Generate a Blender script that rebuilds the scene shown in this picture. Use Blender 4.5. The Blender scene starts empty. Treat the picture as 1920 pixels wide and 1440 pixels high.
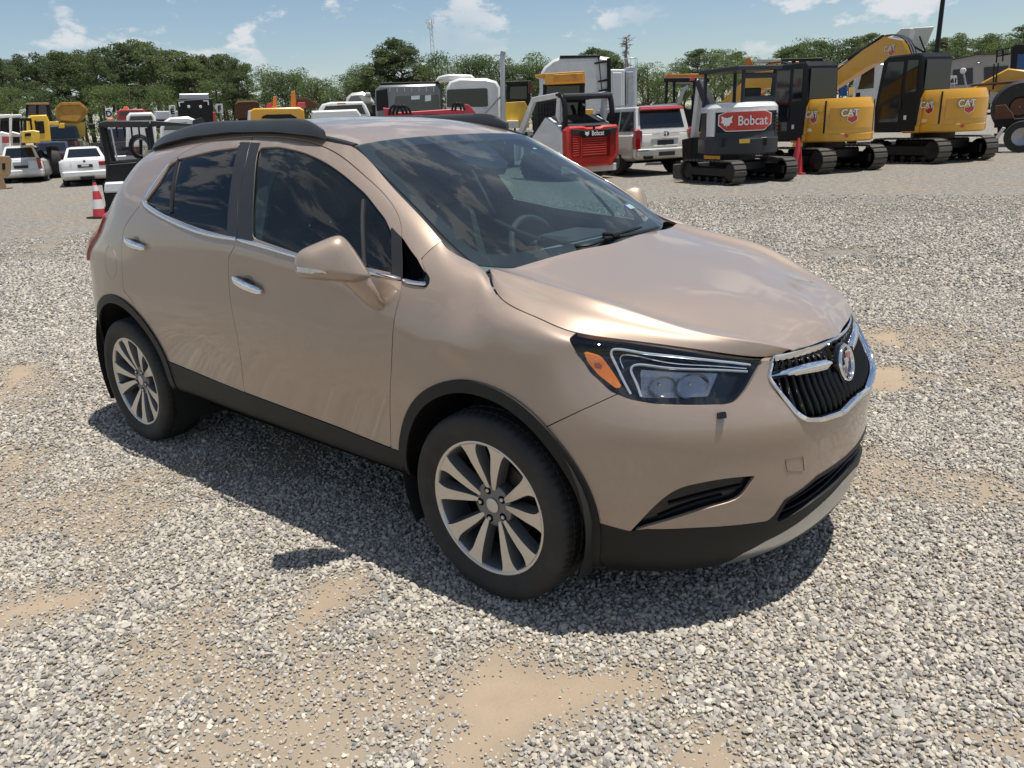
import bpy, bmesh, math, random
import numpy as np
from mathutils import Vector, Matrix
random.seed(7); RNG = np.random.default_rng(7)
scene = bpy.context.scene
COL = scene.collection
rad = math.radians

# ------------------------------------------------------------------ camera
CAM_P = np.array([1.62796749, -2.61252499, 1.58567622]); CAM_YAW, CAM_PITCH, CAM_ROLL, CAM_F = rad(130.50772), rad(-18.48885), rad(2.55293), 1455.266
def cam_axes():
    f = np.array([math.cos(CAM_PITCH)*math.cos(CAM_YAW), math.cos(CAM_PITCH)*math.sin(CAM_YAW), math.sin(CAM_PITCH)])
    r = np.array([math.sin(CAM_YAW), -math.cos(CAM_YAW), 0.0]); d = np.cross(f, r)
    return np.array([math.cos(CAM_ROLL)*r+math.sin(CAM_ROLL)*d, -math.sin(CAM_ROLL)*r+math.cos(CAM_ROLL)*d, f])
CAM_M = cam_axes()
def proj(X):
    c = (np.atleast_2d(X)-CAM_P) @ CAM_M.T
    return np.c_[960+CAM_F*c[:, 0]/c[:, 2], 720+CAM_F*c[:, 1]/c[:, 2]]
def ray(u, v): return np.array([(u-960)/CAM_F, (v-720)/CAM_F, 1.0]) @ CAM_M
def at(u, v, axis, val):                      # measured image point -> place, one coordinate known
    d = ray(u, v); return CAM_P + d*((val-CAM_P[axis])/d[axis])
def at_range(u, v, rng):                      # ... at a horizontal distance from the tripod point
    d = ray(u, v); return CAM_P + d*(rng/math.hypot(d[0], d[1]))
cd = bpy.data.cameras.new('camera'); cam = bpy.data.objects.new('camera', cd); COL.objects.link(cam)
cd.sensor_fit = 'HORIZONTAL'; cd.sensor_width = 36.0; cd.lens = CAM_F/1920*36.0; cd.clip_start = 0.05; cd.clip_end = 6000
m = Matrix.Identity(4)
for i in range(3):
    m[i][0], m[i][1], m[i][2], m[i][3] = CAM_M[0][i], -CAM_M[1][i], -CAM_M[2][i], CAM_P[i]
cam.matrix_world = m; scene.camera = cam

# ------------------------------------------------------------------ sky, sun, exposure
SUN_EL, SUN_AZ = rad(77.9), rad(35.0)         # azimuth measured from +x (the car's nose) towards +y
sun_dir = np.array([math.cos(SUN_EL)*math.cos(SUN_AZ), math.cos(SUN_EL)*math.sin(SUN_AZ), math.sin(SUN_EL)])
world = bpy.data.worlds.new('World'); scene.world = world; world.use_nodes = True
wt = world.node_tree; wt.nodes.clear()
sky = wt.nodes.new('ShaderNodeTexSky'); sky.sky_type = 'NISHITA'; sky.sun_disc = False
sky.sun_elevation = SUN_EL; sky.sun_rotation = math.pi/2-SUN_AZ; sky.air_density = 1.0; sky.dust_density = .3; sky.ozone_density = 1.7
bg = wt.nodes.new('ShaderNodeBackground'); bg.inputs[1].default_value = 0.092
wo = wt.nodes.new('ShaderNodeOutputWorld')
wt.links.new(bg.outputs[0], wo.inputs[0])
def build_clouds():
    n, l = wt.nodes, wt.links
    tc = n.new('ShaderNodeTexCoord')
    def noise(scale, det, rough, off, st):
        mp = n.new('ShaderNodeMapping'); mp.inputs['Location'].default_value = off; mp.inputs['Scale'].default_value = (1, 1, st); l.new(tc.outputs['Generated'], mp.inputs[0])
        t = n.new('ShaderNodeTexNoise'); t.inputs['Scale'].default_value = scale; t.inputs['Detail'].default_value = det; t.inputs['Roughness'].default_value = rough
        l.new(mp.outputs[0], t.inputs['Vector']); return t.outputs[0]
    def ramp(src, a, b):
        r = n.new('ShaderNodeMapRange'); r.interpolation_type = 'SMOOTHSTEP'; l.new(src, r.inputs[0]); r.inputs[1].default_value = a; r.inputs[2].default_value = b; return r.outputs[0]
    def op(o, a, b):
        m_ = n.new('ShaderNodeMath'); m_.operation = o
        for k, v in enumerate((a, b)):
            if isinstance(v, float): m_.inputs[k].default_value = v
            else: l.new(v, m_.inputs[k])
        return m_.outputs[0]
    big = ramp(noise(3.2, 3, .5, (.7, 2.1, 0), 2.4), .37, .54)
    puff = op('MULTIPLY', ramp(noise(10.5, 9, .60, (1.3, 4.2, .2), 2.1), .50, .585), big)
    veil = op('MULTIPLY', ramp(noise(3.0, 6, .62, (5.0, 1.0, 3), 3.0), .48, .95), .18)
    dens = op('MULTIPLY', op('MAXIMUM', puff, veil), .88)
    mix = n.new('ShaderNodeMix'); mix.data_type = 'RGBA'; l.new(dens, mix.inputs['Factor']); l.new(sky.outputs[0], mix.inputs['A'])
    mix.inputs['B'].default_value = (7.6, 7.75, 8.0, 1)
    l.new(mix.outputs['Result'], bg.inputs[0])
build_clouds()
sd_ = bpy.data.lights.new('sun', 'SUN'); sd_.energy = 4.7; sd_.angle = rad(0.53); sd_.color = (1.0, 0.955, 0.88)
sun = bpy.data.objects.new('sun', sd_); COL.objects.link(sun)
sun.rotation_euler = Vector(-sun_dir).to_track_quat('-Z', 'Y').to_euler()
vs = scene.view_settings; vs.view_transform = 'Standard'; vs.look = 'None'; vs.gamma = 1.0; vs.exposure = 0.12; vs.use_curve_mapping = False
scene.cycles.max_bounces = 8; scene.cycles.transparent_max_bounces = 16; scene.cycles.caustics_reflective = False; scene.cycles.caustics_refractive = False
scene.cycles.use_denoising = True

# ------------------------------------------------------------------ materials
MATS = {}
def mat(name, color, rough=.5, metal=0.0, coat=0.0, spec=.5, noise=0.0, nscale=20.0, bump=0.0, bscale=80.0, emit=None, dirt=None, trans=0.0, rnoise=0.0):
    """Principled material; noise = colour variation, bump = fine relief, dirt = (colour, amount, scale)"""
    if name in MATS: return MATS[name]
    m = bpy.data.materials.new(name); m.use_nodes = True; MATS[name] = m
    t = m.node_tree; b = t.nodes['Principled BSDF']; N, L = t.nodes, t.links
    b.inputs['Base Color'].default_value = (*color, 1); b.inputs['Roughness'].default_value = rough; b.inputs['Metallic'].default_value = metal
    b.inputs['Coat Weight'].default_value = coat; b.inputs['Coat Roughness'].default_value = .04; b.inputs['Specular IOR Level'].default_value = spec
    b.inputs['Transmission Weight'].default_value = trans
    if emit: b.inputs['Emission Color'].default_value = (*emit[0], 1); b.inputs['Emission Strength'].default_value = emit[1]
    if noise or dirt or bump or rnoise:
        tc = N.new('ShaderNodeTexCoord')
        out = None
        if noise:
            nz = N.new('ShaderNodeTexNoise'); nz.inputs['Scale'].default_value = nscale; nz.inputs['Detail'].default_value = 6; L.new(tc.outputs['Object'], nz.inputs['Vector'])
            hs = N.new('ShaderNodeMix'); hs.data_type = 'RGBA'; L.new(nz.outputs[0], hs.inputs['Factor'])
            hs.inputs['A'].default_value = tuple(max(0, c*(1-noise)) for c in color)+(1,); hs.inputs['B'].default_value = tuple(min(1, c*(1+noise)) for c in color)+(1,)
            out = hs.outputs['Result']
        if dirt:
            nd = N.new('ShaderNodeTexNoise'); nd.inputs['Scale'].default_value = dirt[2]; nd.inputs['Detail'].default_value = 8; nd.inputs['Roughness'].default_value = .65; L.new(tc.outputs['Object'], nd.inputs['Vector'])
            mr = N.new('ShaderNodeMapRange'); mr.inputs[1].default_value = .48; mr.inputs[2].default_value = .72; mr.inputs[4].default_value = dirt[1]; L.new(nd.outputs[0], mr.inputs[0])
            mx = N.new('ShaderNodeMix'); mx.data_type = 'RGBA'; L.new(mr.outputs[0], mx.inputs['Factor'])
            if out: L.new(out, mx.inputs['A'])
            else: mx.inputs['A'].default_value = (*color, 1)
            mx.inputs['B'].default_value = (*dirt[0], 1); out = mx.outputs['Result']
        if out: L.new(out, b.inputs['Base Color'])
        if rnoise:
            nr = N.new('ShaderNodeTexNoise'); nr.inputs['Scale'].default_value = 6; nr.inputs['Detail'].default_value = 5; L.new(tc.outputs['Object'], nr.inputs['Vector'])
            mr = N.new('ShaderNodeMapRange'); mr.inputs[3].default_value = max(0, rough-rnoise); mr.inputs[4].default_value = rough+rnoise; L.new(nr.outputs[0], mr.inputs[0]); L.new(mr.outputs[0], b.inputs['Roughness'])
        if bump:
            nb = N.new('ShaderNodeTexNoise'); nb.inputs['Scale'].default_value = bscale; nb.inputs['Detail'].default_value = 4; L.new(tc.outputs['Object'], nb.inputs['Vector'])
            bp = N.new('ShaderNodeBump'); bp.inputs['Strength'].default_value = bump; bp.inputs['Distance'].default_value = .01; L.new(nb.outputs[0], bp.inputs['Height']); L.new(bp.outputs[0], b.inputs['Normal'])
    return m
def glass(name, tint, ior=1.5, rough=0.0, dusty_haze=0.0):
    if name in MATS: return MATS[name]
    m = bpy.data.materials.new(name); m.use_nodes = True; MATS[name] = m
    t = m.node_tree; N, L = t.nodes, t.links; N.remove(N['Principled BSDF'])
    tr = N.new('ShaderNodeBsdfTransparent'); tr.inputs[0].default_value = (*tint, 1)
    gl = N.new('ShaderNodeBsdfGlossy'); gl.inputs['Roughness'].default_value = rough; gl.inputs[0].default_value = (1, 1, 1, 1)
    lw = N.new('ShaderNodeLayerWeight'); lw.inputs[0].default_value = .5; pw = N.new('ShaderNodeMath'); pw.operation = 'POWER'; pw.inputs[1].default_value = 5.0; L.new(lw.outputs['Facing'], pw.inputs[0])
    fr = N.new('ShaderNodeMapRange'); f0 = ((ior-1)/(ior+1))**2*1.15; fr.inputs[3].default_value = f0; L.new(pw.outputs[0], fr.inputs[0])
    mx = N.new('ShaderNodeMixShader'); L.new(fr.outputs[0], mx.inputs[0]); L.new(tr.outputs[0], mx.inputs[1]); L.new(gl.outputs[0], mx.inputs[2])
    out = mx.outputs[0]
    if dusty_haze:                                   # pale film: dusty haze and reflection put into the pane colour
        df = N.new('ShaderNodeBsdfDiffuse'); df.inputs[0].default_value = (.50, .58, .58, 1); tc = N.new('ShaderNodeTexCoord'); nz = N.new('ShaderNodeTexNoise'); nz.inputs['Scale'].default_value = 3.5; nz.inputs['Detail'].default_value = 8; L.new(tc.outputs['Object'], nz.inputs['Vector'])
        mr = N.new('ShaderNodeMapRange'); mr.inputs[1].default_value = .35; mr.inputs[2].default_value = .7; mr.inputs[3].default_value = dusty_haze*.6; mr.inputs[4].default_value = dusty_haze*1.5; L.new(nz.outputs[0], mr.inputs[0])
        m3 = N.new('ShaderNodeMixShader'); L.new(mr.outputs[0], m3.inputs[0]); L.new(out, m3.inputs[1]); L.new(df.outputs[0], m3.inputs[2]); out = m3.outputs[0]
    L.new(out, N['Material Output'].inputs[0]); return m

# ------------------------------------------------------------------ mesh helpers
def tag(o, label=None, cat=None, group=None, kind=None):
    for k, v in (('label', label), ('category', cat), ('group', group), ('kind', kind)):
        if v: o[k] = v
    return o
def empty(name, loc=(0, 0, 0), rz=0.0, label=None, cat=None, group=None):
    o = bpy.data.objects.new(name, None); COL.objects.link(o); o.location = loc; o.rotation_euler = (0, 0, rz); o.empty_display_size = .1
    return tag(o, label, cat, group)
def link(name, me, material=None, parent=None):
    o = bpy.data.objects.new(name, me); COL.objects.link(o)
    if material is not None and not me.materials: me.materials.append(material)
    if parent is not None: o.parent = parent
    return o
def mesh_np(name, V, F, normals=None, smooth=True):
    me = bpy.data.meshes.new(name); me.from_pydata([tuple(v) for v in V], [], [tuple(f) for f in F])
    if smooth: me.polygons.foreach_set('use_smooth', [True]*len(me.polygons))
    if normals is not None: me.normals_split_custom_set_from_vertices([tuple(n) for n in normals])
    me.update(); return me
def rotz(a): c, s = math.cos(a), math.sin(a); return np.array([[c, -s, 0], [s, c, 0], [0, 0, 1.]])
def roty(a): c, s = math.cos(a), math.sin(a); return np.array([[c, 0, s], [0, 1, 0], [-s, 0, c]])
def rotx(a): c, s = math.cos(a), math.sin(a); return np.array([[1, 0, 0], [0, c, -s], [0, s, c]])
class MB:
    """collects shapes; build() links them as one mesh object"""
    def __init__(s): s.v = []; s.f = []; s.M = np.eye(3); s.T = np.zeros(3)
    def xf(s, M=np.eye(3), T=(0, 0, 0)): s.M = np.array(M); s.T = np.array(T, float); return s
    def add(s, V, F):
        b = len(s.v); V = np.asarray(V, float) @ s.M.T + s.T
        s.v.extend(map(tuple, V)); s.f.extend([tuple(i+b for i in f) for f in F]); return s
    def box(s, lo, hi, ch=0.0):
        lo = np.minimum(lo, hi).astype(float) if True else lo; hi = np.maximum(lo, hi).astype(float)
        c = (lo+hi)/2; h = (hi-lo)/2; k = min(ch, .45*h.min())
        if k <= 0:
            V = [c+h*np.array(q) for q in ((-1, -1, -1), (1, -1, -1), (1, 1, -1), (-1, 1, -1), (-1, -1, 1), (1, -1, 1), (1, 1, 1), (-1, 1, 1))]
            return s.add(V, [(0, 3, 2, 1), (4, 5, 6, 7), (0, 1, 5, 4), (1, 2, 6, 5), (2, 3, 7, 6), (3, 0, 4, 7)])
        V = []; idx = {}
        for sx in (-1, 1):
            for sy in (-1, 1):
                for sz in (-1, 1):
                    sg = np.array((sx, sy, sz))
                    for ax in range(3):
                        o = np.full(3, k); o[ax] = 0; idx[(sx, sy, sz, ax)] = len(V); V.append(c+sg*(h-o))
        F = []
        for ax in range(3):
            a, b = (ax+1) % 3, (ax+2) % 3
            for sg in (-1, 1):
                q = []
                for p1, p2 in ((-1, -1), (1, -1), (1, 1), (-1, 1)):
                    t = [0]*3; t[ax] = sg; t[a] = p1; t[b] = p2; q.append(idx[(*t, ax)])
                F.append(tuple(q if sg > 0 else q[::-1]))
            for p1 in (-1, 1):
                for p2 in (-1, 1):
                    t = [0]*3; t[a] = p1; t[b] = p2; t[ax] = -1; lo_ = tuple(t); t[ax] = 1; hi_ = tuple(t)
                    q = [idx[(*lo_, a)], idx[(*hi_, a)], idx[(*hi_, b)], idx[(*lo_, b)]]
                    F.append(tuple(q if p1*p2 < 0 else q[::-1]))
        for sx in (-1, 1):
            for sy in (-1, 1):
                for sz in (-1, 1):
                    q = [idx[(sx, sy, sz, a)] for a in range(3)]; F.append(tuple(q if sx*sy*sz > 0 else q[::-1]))
        return s.add(V, F)
    def cyl(s, a, b, r, r2=None, n=12, cap=True):
        a = np.array(a, float); b = np.array(b, float); r2 = r if r2 is None else r2
        d = b-a; d /= np.linalg.norm(d); u = np.cross(d, (0, 0, 1) if abs(d[2]) < .9 else (1, 0, 0)); u /= np.linalg.norm(u); w = np.cross(d, u)
        th = np.arange(n)*2*math.pi/n; ring = np.cos(th)[:, None]*u+np.sin(th)[:, None]*w
        V = np.r_[a+ring*r, b+ring*r2]; F = [(i, (i+1) % n, n+(i+1) % n, n+i) for i in range(n)]
        if cap: F += [tuple(range(n))[::-1], tuple(range(n, 2*n))]
        return s.add(V, F)
    def tube(s, pts, r, n=8, closed=False, flat=1.0):
        P = np.array(pts, float); k = len(P); rr = np.broadcast_to(np.asarray(r, float), (k,))
        T = np.gradient(P, axis=0) if not closed else np.roll(P, -1, 0)-np.roll(P, 1, 0)
        T /= np.linalg.norm(T, axis=1)[:, None]+1e-12
        up = np.array((0, 0, 1.)) if abs(T[0][2]) < .9 else np.array((1., 0, 0)); V = []
        u = np.cross(T[0], up); u /= np.linalg.norm(u)
        for i in range(k):
            u = u-T[i]*(u@T[i]); u /= np.linalg.norm(u)+1e-12; w = np.cross(T[i], u)
            for j in range(n):
                a = 2*math.pi*j/n; V.append(P[i]+rr[i]*(math.cos(a)*u+flat*math.sin(a)*w))
        F = []
        for i in range(k if closed else k-1):
            for j in range(n):
                F.append((i*n+j, i*n+(j+1) % n, ((i+1) % k)*n+(j+1) % n, ((i+1) % k)*n+j))
        if not closed: F += [tuple(range(n))[::-1], tuple(range((k-1)*n, k*n))]
        return s.add(V, F)
    def lathe(s, prof, axis='y', n=32, c=(0, 0, 0)):
        """prof = [(radius, along)] turned about an axis through c"""
        V = []; m_ = len(prof)
        for j in range(n):
            a = 2*math.pi*j/n; ca, sa = math.cos(a), math.sin(a)
            for r, h in prof:
                V.append({'y': (r*ca, h, r*sa), 'z': (r*ca, r*sa, h), 'x': (h, r*ca, r*sa)}[axis])
        V = np.array(V)+np.array(c)
        F = [(j*m_+i, j*m_+i+1, ((j+1) % n)*m_+i+1, ((j+1) % n)*m_+i) for j in range(n) for i in range(m_-1)]
        return s.add(V, F)
    def prism(s, poly, a, b, axis='y', ch=0.0):
        """polygon in the two other axes (x,z | y,z | x,y) swept from a to b; ch = chamfer at both ends"""
        P = np.array(poly, float); n = len(P)
        if sum(P[i-1][0]*P[i][1]-P[i][0]*P[i-1][1] for i in range(n)) < 0: P = P[::-1]
        def put(Q, h):
            h = np.full(n, h)
            return {'y': np.c_[Q[:, 0], h, Q[:, 1]], 'x': np.c_[h, Q[:, 0], Q[:, 1]], 'z': np.c_[Q[:, 0], Q[:, 1], h]}[axis]
        if a > b: a, b = b, a
        if ch > 0:
            c = P.mean(0); Q = offset_poly(P, -ch)
            L = [put(Q, a), put(P, a+ch), put(P, b-ch), put(Q, b)]
        else: L = [put(P, a), put(P, b)]
        V = np.concatenate(L); k = len(L); F = []
        for r in range(k-1):
            for i in range(n):
                F.append((r*n+i, r*n+(i+1) % n, (r+1)*n+(i+1) % n, (r+1)*n+i))
        F += [tuple(range(n))[::-1], tuple(range((k-1)*n, k*n))]
        if axis == 'y': F = [f[::-1] for f in F]
        return s.add(V, F)
    def loft(s, rings, cap=True, closed=True):
        n = len(rings[0]); V = np.concatenate([np.array(r, float) for r in rings]); F = []
        for r in range(len(rings)-1):
            for i in range(n if closed else n-1): F.append((r*n+i, r*n+(i+1) % n, (r+1)*n+(i+1) % n, (r+1)*n+i))
        if cap: F += [tuple(range(n))[::-1], tuple(range((len(rings)-1)*n, len(rings)*n))]
        return s.add(V, F)
    def mesh(s, name, smooth=None):
        me = bpy.data.meshes.new(name); me.from_pydata(s.v, [], s.f); me.update()
        bm = bmesh.new(); bm.from_mesh(me); bmesh.ops.recalc_face_normals(bm, faces=bm.faces); bm.to_mesh(me); bm.free()
        if smooth is not None:
            me.polygons.foreach_set('use_smooth', [True]*len(me.polygons)); me.set_sharp_from_angle(angle=rad(smooth))
        return me
    def build(s, name, material, parent=None, smooth=35):
        return link(name, s.mesh(name, smooth), material, parent)
def offset_poly(P, d):
    P = np.array(P, float); n = len(P); out = []
    for i in range(n):
        a = P[i]-P[i-1]; b = P[(i+1) % n]-P[i]; na = np.array((a[1], -a[0])); nb = np.array((b[1], -b[0]))
        na /= np.linalg.norm(na)+1e-9; nb /= np.linalg.norm(nb)+1e-9; m_ = na+nb; out.append(P[i]+d*m_/max(.35, (m_@m_)/2)*1.0)
    return np.array(out)
def copy_tree(o, parent=None):
    c = o.copy(); COL.objects.link(c); c.parent = parent
    for ch in list(o.children): copy_tree(ch, c)
    return c
def text_part(name, txt, size, M, T, material, parent, thick=.004, bold=0.0, sx=1.0):
    cu = bpy.data.curves.new('lettering', 'FONT'); cu.body = txt; cu.size = size; cu.align_x = 'CENTER'; cu.align_y = 'CENTER'; cu.extrude = thick; cu.offset = bold
    to = bpy.data.objects.new('lettering', cu); COL.objects.link(to)
    dg = bpy.context.evaluated_depsgraph_get(); me = bpy.data.meshes.new_from_object(to.evaluated_get(dg)); bpy.data.objects.remove(to); bpy.data.curves.remove(cu)
    V = np.array([v.co for v in me.vertices])
    if len(V):
        V[:, 0] *= sx; V = V @ np.array(M).T + np.array(T); me.vertices.foreach_set('co', V.ravel())
    me.materials.clear(); return link(name, me, material, parent)
def paint_mat():
    m = mat('champagne_paint', (.368, .283, .219), .45, .38, 1.0); t = m.node_tree; b = t.nodes['Principled BSDF']; N, L = t.nodes, t.links
    tc = N.new('ShaderNodeTexCoord'); nz = N.new('ShaderNodeTexNoise'); nz.inputs['Scale'].default_value = 900; nz.inputs['Detail'].default_value = 1; L.new(tc.outputs['Object'], nz.inputs['Vector'])
    bp = N.new('ShaderNodeBump'); bp.inputs['Strength'].default_value = .12; bp.inputs['Distance'].default_value = .0008; L.new(nz.outputs[0], bp.inputs['Height']); L.new(bp.outputs[0], b.inputs['Normal'])
    b.inputs['Coat Roughness'].default_value = .05; b.inputs['Coat IOR'].default_value = 1.5
paint_mat()
mat('recess_shade_seam', (.16, .115, .085), .4, .5, .6)  # darker champagne: handle-scoop shade put into the colour, also drawn seams
mat('black_plastic', (.0075, .0075, .008), .5, spec=.35, bump=.15, bscale=900, noise=.25, nscale=9)
mat('gloss_black', (.008, .008, .009), .12, spec=.5)
mat('pillar_black', (.022, .020, .020), .35)
mat('dark_void', (.004, .004, .004), .9, spec=.1)
mat('chrome', (.82, .83, .85), .07, 1.0)
mat('satin_silver', (.55, .56, .57), .32, .9)
mat('rail_grey', (.045, .050, .053), .42, bump=.1, bscale=500)
mat('frit', (.006, .007, .008), .25)
mat('tail_red', (.30, .008, .012), .08, coat=1.0)
mat('amber', (.75, .20, .012), .12, coat=1.0)
glass('windshield', (.66, .80, .81), 1.52, dusty_haze=.035); glass('tint_green', (.30, .42, .43), 1.52, dusty_haze=.015); glass('tint_dark', (.022, .028, .032), 1.52); glass('clear_lens', (.93, .94, .95), 1.45)
mat('tyre', (.020, .0195, .019), .72, noise=.25, nscale=8, bump=.1, bscale=300, dirt=((.075, .066, .055), .35, 7.0))
mat('rim_face', (.60, .575, .54), .34, .85, noise=.06, nscale=30)
mat('rim_grey', (.17, .172, .175), .42, .5)
mat('brake_iron', (.10, .09, .08), .5, .7)
mat('lamp_black', (.010, .011, .013), .18)
mat('drl_white', (.58, .62, .66), .15, .45, coat=1)
mat('amber_dark', (.35, .07, .006), .2, coat=1)
mat('reflector', (.45, .46, .48), .12, 1.0)
mat('reflector_grey', (.34, .35, .37), .22, .85)
mat('slat_black', (.007, .007, .0075), .30)
mat('badge_dark', (.03, .03, .035), .2, .5); mat('badge_red', (.45, .02, .02), .2, .2, coat=1); mat('badge_silver', (.75, .76, .78), .15, .9); mat('badge_blue', (.03, .05, .22), .2, .2, coat=1)
mat('sticker', (.75, .80, .82), .5); mat('sticker_green', (.50, .85, .70), .5); mat('sticker_blue', (.02, .10, .45), .5)
mat('mirror_glass', (.8, .82, .85), .02, 1.0); mat('indicator_clear', (.62, .66, .70), .12, .6, coat=1)
mat('interior_dark', (.035, .037, .039), .7); mat('interior_light', (.22, .215, .20), .8); mat('dash_grey', (.19, .20, .20), .6, bump=.2, bscale=300); mat('seat_cloth', (.05, .051, .053), .9, noise=.3, nscale=60); mat('well_black', (.012, .012, .012), .8, noise=.4, nscale=8)
# ================================================================== surfaces: splines through measured stations
def nspline(t, Y, T):
    t = np.asarray(t, float); Y = np.asarray(Y, float); n = len(t); sh = Y.shape[1:]; Y = Y.reshape(n, -1)
    h = np.diff(t); A = np.eye(n); B = np.zeros_like(Y)
    for i in range(1, n-1):
        A[i, i-1:i+2] = h[i-1], 2*(h[i-1]+h[i]), h[i]; B[i] = 6*((Y[i+1]-Y[i])/h[i]-(Y[i]-Y[i-1])/h[i-1])
    M = np.linalg.solve(A, B); k = np.clip(np.searchsorted(t, T)-1, 0, n-2); d = (T-t[k])[:, None]; e = (t[k+1]-T)[:, None]; hk = h[k][:, None]
    R = M[k]*e**3/(6*hk)+M[k+1]*d**3/(6*hk)+(Y[k]/hk-M[k]*hk/6)*e+(Y[k+1]/hk-M[k+1]*hk/6)*d
    return R.reshape((len(T),)+sh)
class Surf:
    """dense grid through control points P[col][row] (x, half-width, z) on the car's near side (y < 0)"""
    def __init__(s, P, step=.009, stepv=None, center_last=False):
        P = np.array(P, float); P[..., 1] *= -1
        if center_last:                        # mirror columns past the centreline so tangents run straight across it
            Q = P[-4:-1][::-1].copy(); Q[..., 1] *= -1; P2 = np.concatenate([P, Q])
        else: P2 = P
        tu = np.r_[0, np.cumsum(np.linalg.norm(np.diff(P2, axis=0), axis=2).mean(1))]; tv = np.r_[0, np.cumsum(np.linalg.norm(np.diff(P2, axis=1), axis=2).mean(0))]
        ue = tu[len(P)-1]; nu = max(8, int(ue/step)); nv = max(6, int(tv[-1]/(stepv or step)))
        U = np.linspace(0, ue, nu+1); Vv = np.linspace(0, tv[-1], nv+1)
        G = nspline(tu, P2, U); G = np.swapaxes(nspline(tv, np.swapaxes(G, 0, 1), Vv), 0, 1)
        if center_last: G[-1, :, 1] = 0
        Nn = np.cross(np.gradient(G, U, axis=0), np.gradient(G, Vv, axis=1))
        if center_last: Nn[-1, :, 1] = 0
        Nn /= np.linalg.norm(Nn, axis=2)[..., None]+1e-12
        s.V = G.reshape(-1, 3); s.N = Nn.reshape(-1, 3)
        uu, vv = np.meshgrid(U, Vv, indexing='ij'); s.UV = np.c_[uu.ravel(), vv.ravel()]
        i, j = np.meshgrid(np.arange(nu), np.arange(nv), indexing='ij'); a = (i*(nv+1)+j).ravel(); b = a+nv+1
        s.T = np.r_[np.c_[a, b, b+1], np.c_[a, b+1, a+1]]
        c = s.V.mean(0)
    def orient(s, ref):
        if ((s.V-np.array(ref))*s.N).sum(1).mean() < 0: s.N = -s.N; s.T = s.T[:, ::-1]
        s.px = proj(s.V); s.face = ((CAM_P-s.V)*s.N).sum(1) > -.05; return s
    def uv(s, pts):                            # image points -> surface parameters
        out = []; idx = np.where(s.face)[0]
        for p in pts:
            d = ((s.px[idx]-p)**2).sum(1); k = idx[np.argsort(d)[:12]]
            A = np.c_[s.px[k]-p, np.ones(len(k))]; w = 1/(((s.px[k]-p)**2).sum(1)+2)
            out.append(np.linalg.lstsq(A*w[:, None], s.UV[k]*w[:, None], rcond=None)[0][2])
        return np.array(out)
    def pos(s, uv):
        out = []
        for p in np.atleast_2d(uv):
            d = ((s.UV-p)**2).sum(1); k = np.argsort(d)[:9]; A = np.c_[s.UV[k]-p, np.ones(9)]
            out.append(np.r_[np.linalg.lstsq(A, s.V[k], rcond=None)[0][2], s.N[k].mean(0)])
        return np.array(out)
    def full(s): return Patch(s.V, s.N, s.UV, s.T)
def sd_poly(P, Q):
    """signed distance of points P to polygon Q, positive inside"""
    Q = np.asarray(Q, float); d = np.full(len(P), 1e9); ins = np.zeros(len(P), bool)
    for a, b in zip(Q, np.roll(Q, -1, 0)):
        e = b-a; w = P-a; t = np.clip((w@e)/(e@e+1e-12), 0, 1); d = np.minimum(d, ((w-t[:, None]*e)**2).sum(1))
        c = ((a[1] <= P[:, 1]) & (b[1] > P[:, 1])) | ((b[1] <= P[:, 1]) & (a[1] > P[:, 1]))
        xx = a[0]+(P[:, 1]-a[1])/(e[1] if abs(e[1]) > 1e-12 else 1e-12)*e[0]; ins ^= c & (P[:, 0] < xx)
    return np.where(ins, 1, -1)*np.sqrt(d)
def d_line(P, Q):
    d = np.full(len(P), 1e9); Q = np.asarray(Q, float)
    for a, b in zip(Q[:-1], Q[1:]):
        e = b-a; w = P-a; t = np.clip((w@e)/(e@e+1e-12), 0, 1); d = np.minimum(d, ((w-t[:, None]*e)**2).sum(1))
    return np.sqrt(d)
def smooth_line(P, n=8):
    P = np.asarray(P, float)
    if len(P) < 3: return P
    t = np.r_[0, np.cumsum(np.linalg.norm(np.diff(P, axis=0), axis=1)**.5)]; return nspline(t, P, np.linspace(0, t[-1], (len(P)-1)*n+1))
def round_poly(P, r, n=5):
    """closed polygon with rounded corners (radius-like cut r, same units)"""
    P = np.asarray(P, float); out = []
    for i in range(len(P)):
        a, b, c = P[i-1], P[i], P[(i+1) % len(P)]; la = np.linalg.norm(a-b); lc = np.linalg.norm(c-b); k1 = min(r, .45*la)/la; k2 = min(r, .45*lc)/lc
        p, q = b+(a-b)*k1, b+(c-b)*k2
        for t in np.linspace(0, 1, n): out.append((1-t)**2*p+2*t*(1-t)*b+t*t*q)
    return np.array(out)
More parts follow.
